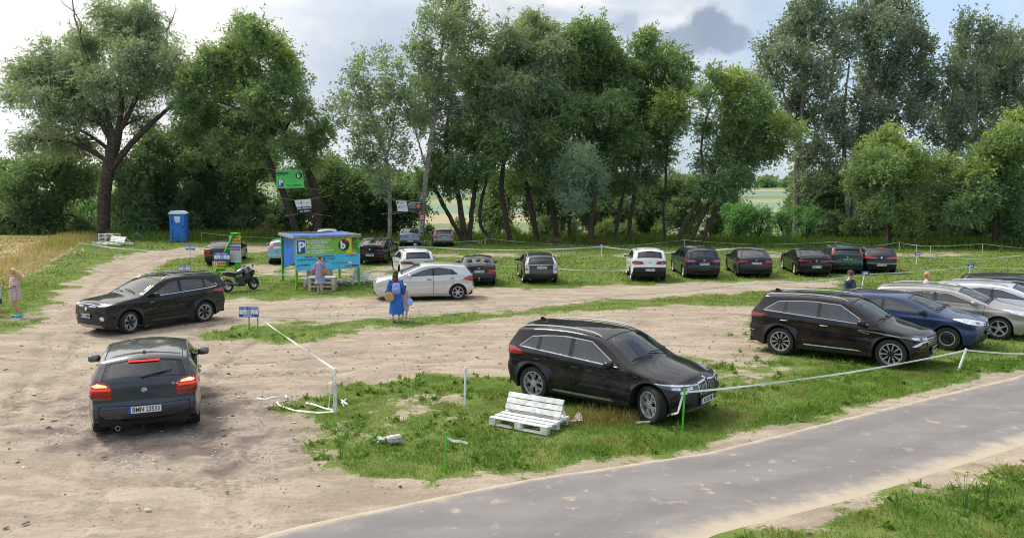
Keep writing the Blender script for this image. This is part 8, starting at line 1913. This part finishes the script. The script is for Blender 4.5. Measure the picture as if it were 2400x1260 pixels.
def make_people():
 HB = mat('hair_dark_brown', (.035, .018, .012), .6, var=.3, scale=40); HL = mat('hair_blonde', (.52, .36, .17), .6, var=.3, scale=30); HS = mat('hair_auburn', (.42, .26, .13), .6, var=.3, scale=30); HM = mat('hair_brown', (.16, .09, .05), .6, var=.3, scale=30)
 down = [((.22, -.02, 1.12), (.23, .06, .88), (0, .1, -1)), ((-.22, -.02, 1.12), (-.23, .06, .88), (0, .1, -1))]
 front = [((.24, -.02, 1.11), (.10, .20, 1.10), (-1, .35, .05)), ((-.24, -.02, 1.11), (-.10, .20, 1.08), (1, .35, .05))]
 # woman in blue with backpack
 DB = mat('blue_print_cloth', (.015, .13, .46), .75); nt = DB.node_tree; vo = nt.nodes.new('ShaderNodeTexVoronoi'); vo.inputs['Scale'].default_value = 26; tc = nt.nodes.new('ShaderNodeTexCoord'); rp = nt.nodes.new('ShaderNodeValToRGB'); rp.color_ramp.elements[0].color = (.10, .33, .62, 1); rp.color_ramp.elements[0].position = .16; rp.color_ramp.elements[1].color = (.012, .12, .46, 1); rp.color_ramp.elements[1].position = .24
 nt.links.new(tc.outputs['Object'], vo.inputs['Vector']); nt.links.new(vo.outputs['Distance'], rp.inputs[0]); nt.links.new(rp.outputs[0], nt.nodes['Principled BSDF'].inputs['Base Color'])
 r, s, T = person('woman in a long blue patterned dress seen from behind, long dark hair', gp(929, 754), R(-6), 1.72, [((.22, .02, 1.12), (.16, .16, .93), (0, .6, -1)), ((-.24, -.02, 1.13), (-.27, .02, .90), (0, .2, -1))], shoe=mat('sandal', (.40, .26, .16), .7))
 rings('dress', [(q[0] * s,) + tuple(x * s for x in q[1:]) for q in ((1.44, .08, .065), (1.40, .155, .095), (1.28, .165, .115), (1.12, .155, .12), (.98, .18, .14), (.80, .20, .165), (.55, .22, .18), (.28, .24, .20))], DB, r, wav=.09)
 for sx, a in ((1, [(.16, -.01, 1.39), (.225, .02, 1.13), (.17, .15, .97)]), (-1, [(-.16, -.01, 1.39), (-.245, -.02, 1.14), (-.268, .01, .94)])): sleeve(r, a, [.075, .07, .065], DB, s)
 hair(r, T, HB, .48, w=.095)
 o = gp(929, 754); Rz = Matrix.Rotation(R(-6), 3, 'Z')
 def carried(name, lab, cat, p, mk, mats):
  q = thing(name, lab, cat, o + Rz @ (Vector(p) * s), R(-6)); mk(q); return q
 def bag(q): b = MB(); b.lathe([(.001, -.06), (.15, -.05), (.17, 0), (.15, .05), (.001, .06)], 24, 0, 'y'); b.build('pouch', mat('straw', (.42, .28, .13), .85, var=.3, scale=30, bump=.5), q); b = MB(); b.tube([(-.14, 0, .06), (.03, .03, .38), (.20, .05, .62)], .012, 5, 0, flat=.4); b.build('strap', mat('straw_strap', (.35, .24, .12), .8), q)
 carried('bag', 'round straw shoulder bag worn by the woman in the blue dress', 'bag', (-.16, -.22, .86), bag, None)
 PB = mat('periwinkle_cloth', (.24, .32, .68), .7, var=.15)
 def pack(q): b = MB(); b.sell((0, 0, 0), (.135, .075, .19), .6, 18, 10); b.sell((0, -.06, -.06), (.10, .04, .09), .6, 14, 8); b.build('pouch', PB, q); b = MB(); [b.tube([(x, .05, .17), (x * 1.3, .12, .20), (x * 1.5, .16, .05)], .016, 6, 0, flat=.4) for x in (-.09, .09)]; b.build('strap', PB, q)
 carried('backpack', 'small periwinkle backpack on the back of the woman in the blue dress', 'backpack', (.07, -.21, 1.14), pack, None)
 # girl
 g = gp(949, 752); r, s, T = person('small girl in a striped pink dress and pale cap, standing beside the woman in blue', g, R(-20), 1.24, down, shoe=mat('sandal_white', (.6, .55, .52), .7), build=.9)
 ST = mat('striped_pink_cloth', (.55, .38, .38), .8); nt = ST.node_tree; w = nt.nodes.new('ShaderNodeTexWave'); w.inputs['Scale'].default_value = 14; tc = nt.nodes.new('ShaderNodeTexCoord'); rp = nt.nodes.new('ShaderNodeValToRGB'); rp.color_ramp.elements[0].color = (.30, .20, .26, 1); rp.color_ramp.elements[1].color = (.66, .52, .50, 1); nt.links.new(tc.outputs['Object'], w.inputs['Vector']); nt.links.new(w.outputs['Fac'], rp.inputs[0]); nt.links.new(rp.outputs[0], nt.nodes['Principled BSDF'].inputs['Base Color'])
 rings('dress', [(q[0] * s,) + tuple(x * s for x in q[1:]) for q in ((1.43, .09, .075), (1.39, .17, .10), (1.2, .17, .12), (1.0, .18, .14), (.75, .20, .16), (.48, .21, .17))], ST, r, wav=.05); [sleeve(r, [(x * .15, -.01, 1.39), (x * .21, -.02, 1.2), (x * .225, -.01, 1.02)], [.07, .066, .06], ST, s) for x in (1, -1)]
 hair(r, T, HB, .30); b = MB(); b.sell((0, 0, .055), (.105, .112, .075), .9, 18, 8, 0, T); b.sell((0, .10, .03), (.08, .07, .010), .9, 14, 6, 0, T); b.build('cap', mat('cap_pale_blue', (.50, .62, .82), .7), r)
 q = thing('bag', 'small pale blue bag carried by the girl in the striped dress', 'bag', g + Vector((.19, -.12, .66)), .2); b = MB(); b.sell((0, 0, 0), (.10, .05, .12), .7, 12, 8); b.build('pouch', mat('pale_blue_cloth', (.30, .48, .80), .7), q); b = MB(); b.tube([(-.05, 0, .10), (0, 0, .22), (.05, 0, .10)], .009, 5); b.build('strap', mat('pale_blue_cloth', (.3, .48, .8), .7), q)
 # woman in lavender at the pallet table
 g = gp(751, 688); r, s, T = person('woman in a lavender dress with a hair bun, standing at the pallet table', g, R(4), 1.66, [((.21, .04, 1.12), (.14, .22, 1.12), (0, 1, .1)), ((-.21, .06, 1.13), (-.12, .24, 1.14), (0, 1, .1))], shoe=mat('sandal', (.4, .26, .16), .7), build=1.05)
 LV = mat('lavender_cloth', (.29, .27, .44), .8, var=.12); rings('dress', [(q[0] * s,) + tuple(x * s for x in q[1:]) for q in ((1.44, .085, .07), (1.40, .175, .105), (1.26, .19, .125), (1.10, .185, .13), (.95, .21, .155), (.72, .205, .155), (.60, .20, .15), (.58, .225, .17), (.47, .25, .19))], LV, r, wav=.07); [sleeve(r, [(x * .16, -.01, 1.395), (x * .195, .02, 1.25), (x * .21, .05, 1.14)], [.08, .082, .10], LV, s) for x in (1, -1)]
 hair(r, T, HM, 0, True)
 for lab, p, m, st in (('brown leather shoulder bag worn by the woman in lavender', (.24, -.12, .98), mat('tan_leather', (.32, .15, .05), .5, var=.2), [(-.02, 0, .12), (-.22, -.08, .40), (-.36, .06, .52)]), ('red bag hanging at the left side of the woman in lavender', (-.24, .02, .98), mat('red_cloth', (.42, .06, .08), .6), [(.02, 0, .15), (.06, 0, .30), (.08, .02, .46)])):
  q = thing('bag', lab, 'bag', g + Vector(p), .1); b = MB(); b.sell((0, 0, 0), (.12, .07, .14), .6, 14, 8); b.build('pouch', m, q); b = MB(); b.tube(st, .012, 5, 0, flat=.4); b.build('strap', DASH, q)
 # blonde woman at left
 g = gp(38, 743); r, s, T = person('blonde woman in a short patterned dress and turquoise shoes, looking down', g, R(118), 1.70, [((.25, -.03, 1.12), (.13, .17, 1.04), (-1, .3, -.1)), ((-.25, -.03, 1.12), (-.12, .18, 1.06), (1, .3, -.1))], [((.10, .05, .50), (.10, -.02, .085)), ((-.10, .02, .50), (-.09, -.16, .10))], headdir=(0, 1, -.45), shoe=mat('turquoise_shoe', (.02, .45, .62), .5), build=1.15)
 PD = mat('print_cloth', (.4, .35, .36), .8); nt = PD.node_tree; tc = nt.nodes.new('ShaderNodeTexCoord'); w = nt.nodes.new('ShaderNodeTexWave'); w.bands_direction = 'Z'; w.inputs['Scale'].default_value = 5.5; vo = nt.nodes.new('ShaderNodeTexVoronoi'); vo.inputs['Scale'].default_value = 15; vo.inputs['Randomness'].default_value = .15; m1 = nt.nodes.new('ShaderNodeMath'); m1.operation = 'MULTIPLY_ADD'; m1.inputs[1].default_value = .55
 rp = nt.nodes.new('ShaderNodeValToRGB'); e = rp.color_ramp.elements; e[0].color = (.06, .035, .09, 1); e[0].position = .34; e[1].color = (.72, .62, .62, 1); e[1].position = .55; k = e.new(.68); k.color = (.34, .07, .08, 1); k = e.new(.9); k.color = (.60, .52, .50, 1)
 for n_ in (w, vo): nt.links.new(tc.outputs['Object'], n_.inputs['Vector'])
 nt.links.new(w.outputs['Fac'], m1.inputs[0]); nt.links.new(vo.outputs['Distance'], m1.inputs[2]); nt.links.new(m1.outputs[0], rp.inputs[0]); nt.links.new(rp.outputs[0], nt.nodes['Principled BSDF'].inputs['Base Color'])
 rings('dress', [(q[0] * s,) + tuple(x * s for x in q[1:]) for q in ((1.42, .10, .085), (1.39, .19, .12), (1.26, .215, .155), (1.10, .20, .155), (.97, .225, .175), (.80, .23, .18), (.60, .225, .175))], PD, r, wav=.03); [sleeve(r, [(x * .16, -.01, 1.385), (x * .215, -.02, 1.24), (x * .238, -.02, 1.13)], [.085, .085, .09], PD, s) for x in (1, -1)]
 hair(r, T, HL, .34, w=.108, back=1.6); b = MB(); b.sell((0, .045, .085), (.085, .03, .02), .7, 12, 6, 0, T); b.build('sunglasses', DASH, r)
 # child cut by the left edge
 g = gp(-3, 742); r, s, T = person('child in a pale blue cap and T-shirt at the left picture edge', g, R(100), 1.32, front, headdir=(0, 1, -.3), shoe=mat('sandal_white', (.6, .55, .52), .7), build=.95); TS = mat('pale_blue_shirt', (.40, .50, .66), .8)
 rings('shirt', [(q[0] * s,) + tuple(x * s for x in q[1:]) for q in ((1.43, .09, .075), (1.39, .18, .11), (1.2, .18, .125), (.95, .185, .14), (.85, .19, .14))], TS, r); rings('shorts', [(.97 * s, .17 * s, .13 * s), (.85 * s, .19 * s, .14 * s), (.60 * s, .20 * s, .15 * s)], mat('navy_cloth', (.03, .04, .09), .8), r); [sleeve(r, [(x * .15, -.01, 1.39), (x * .215, -.02, 1.22)], [.075, .08], TS, s) for x in (1, -1)]
 hair(r, T, HM); b = MB(); b.sell((0, 0, .055), (.108, .115, .075), .9, 18, 8, 0, T); b.sell((0, .11, .03), (.10, .09, .010), .9, 14, 6, 0, T); b.build('cap', mat('cap_white_blue', (.55, .60, .72), .7), r)
 # man with phone
 g = gp(1988, 763); a_ = [((.24, .0, 1.12), (.09, .24, 1.16), (-.3, 1, .5)), ((-.24, .0, 1.12), (-.07, .24, 1.15), (.3, 1, .5))]
 r, s, T = person('man in a dark T-shirt and khaki shorts typing on a phone', g, R(-143), 1.80, a_, headdir=(0, 1, -.55), shoe=mat('dark_shoe', (.05, .05, .05), .7), build=1.05); TM = mat('dark_tee', (.035, .055, .085), .8, var=.9, scale=7)
 rings('shirt', [(q[0] * s,) + tuple(x * s for x in q[1:]) for q in ((1.45, .085, .075), (1.40, .19, .115), (1.25, .205, .135), (1.08, .185, .13), (.90, .19, .14), (.84, .195, .145))], TM, r, wav=.02); rings('shorts', [(.98 * s, .175 * s, .13 * s), (.84 * s, .19 * s, .145 * s), (.52 * s, .205 * s, .15 * s)], mat('khaki_cloth', (.22, .18, .10), .85), r); [sleeve(r, [(x * .165, -.01, 1.39), (x * .215, -.0, 1.24), (x * .236, 0, 1.16)], [.08, .078, .075], TM, s) for x in (1, -1)]
 hair(r, T, mat('hair_dark', (.05, .035, .025), .7), w=.092)
 q = thing('phone', 'black phone held by the man in the dark T-shirt', 'phone', g + Matrix.Rotation(R(-143), 3, 'Z') @ (Vector((.01, .335, 1.215)) * s), R(-143)); b = MB(); b.box((0, 0, 0), (.075, .009, .15), 0, Matrix.Rotation(R(-35), 3, 'X'), ch=.004); b.build('case', DASH, q)
 # fair-haired girl behind the row
 g = gp(2168, 748); r, s, T = person('fair-haired girl in a white top, half hidden behind the parked beige estate', g, R(60), 1.62, down, shoe=mat('sandal_white', (.6, .55, .52), .7), build=.95); WT = mat('white_top', (.68, .62, .62), .8)
 rings('shirt', [(q[0] * s,) + tuple(x * s for x in q[1:]) for q in ((1.43, .09, .075), (1.39, .175, .11), (1.2, .18, .125), (.95, .185, .14), (.62, .20, .16))], WT, r); [sleeve(r, [(x * .15, -.01, 1.39), (x * .215, -.02, 1.14), (x * .228, .03, .95)], [.07, .062, .05], WT, s) for x in (1, -1)]; hair(r, T, HS, .26, w=.112)
 # driver and passenger inside the black SUV
 c = CARS['rav']['root']; M = c.matrix_basis; s_ = CARS['rav']['s']; xs = CARS['rav']['X'](s_['cowl'][0] + .95)
 for lab, y, cl, hm in (('driver in a dark blue top at the open window of the black SUV', .36, mat('blue_top', (.02, .06, .25), .8), HB), ('passenger in a bright blue top behind the windscreen of the black SUV', -.36, mat('bright_blue_top', (.05, .28, .60), .8), HM)):
  p = M @ Vector((xs - .12, y, -.36)); arm = [((.25, .16, 1.14), (.17, .42, 1.18), (0, 1, .2)), ((-.25, .16, 1.14), (-.17, .42, 1.18), (0, 1, .2))] if y > 0 else [((.22, .05, 1.12), (.10, .25, .98), (-.5, 1, 0)), ((-.22, .05, 1.12), (-.10, .25, .98), (.5, 1, 0))]
  r, s, T = person(lab, p, c.rotation_euler.z - pi / 2, 1.66, arm, [((.12, .44, .90), (.12, .62, .52)), ((-.12, .44, .90), (-.12, .62, .52))]); rings('shirt', [(q[0] * s,) + tuple(x * s for x in q[1:]) for q in ((1.44, .085, .075), (1.40, .18, .11), (1.25, .19, .13), (1.0, .18, .14), (.88, .185, .15))], cl, r); hair(r, T, hm, .16); [sleeve(r, [(x * .16, -.01, 1.39), (x * .23, .1, 1.2)], [.075, .07], cl, s) for x in (1, -1)]
SKIP = ()
make_camera(); make_sky(); make_ground(); make_road()
cars_near(); cars_far()
for fn in ('make_clods', 'make_grass', 'make_trees', 'make_props', 'make_people'):
 if fn in globals() and fn not in SKIP: globals()[fn]()
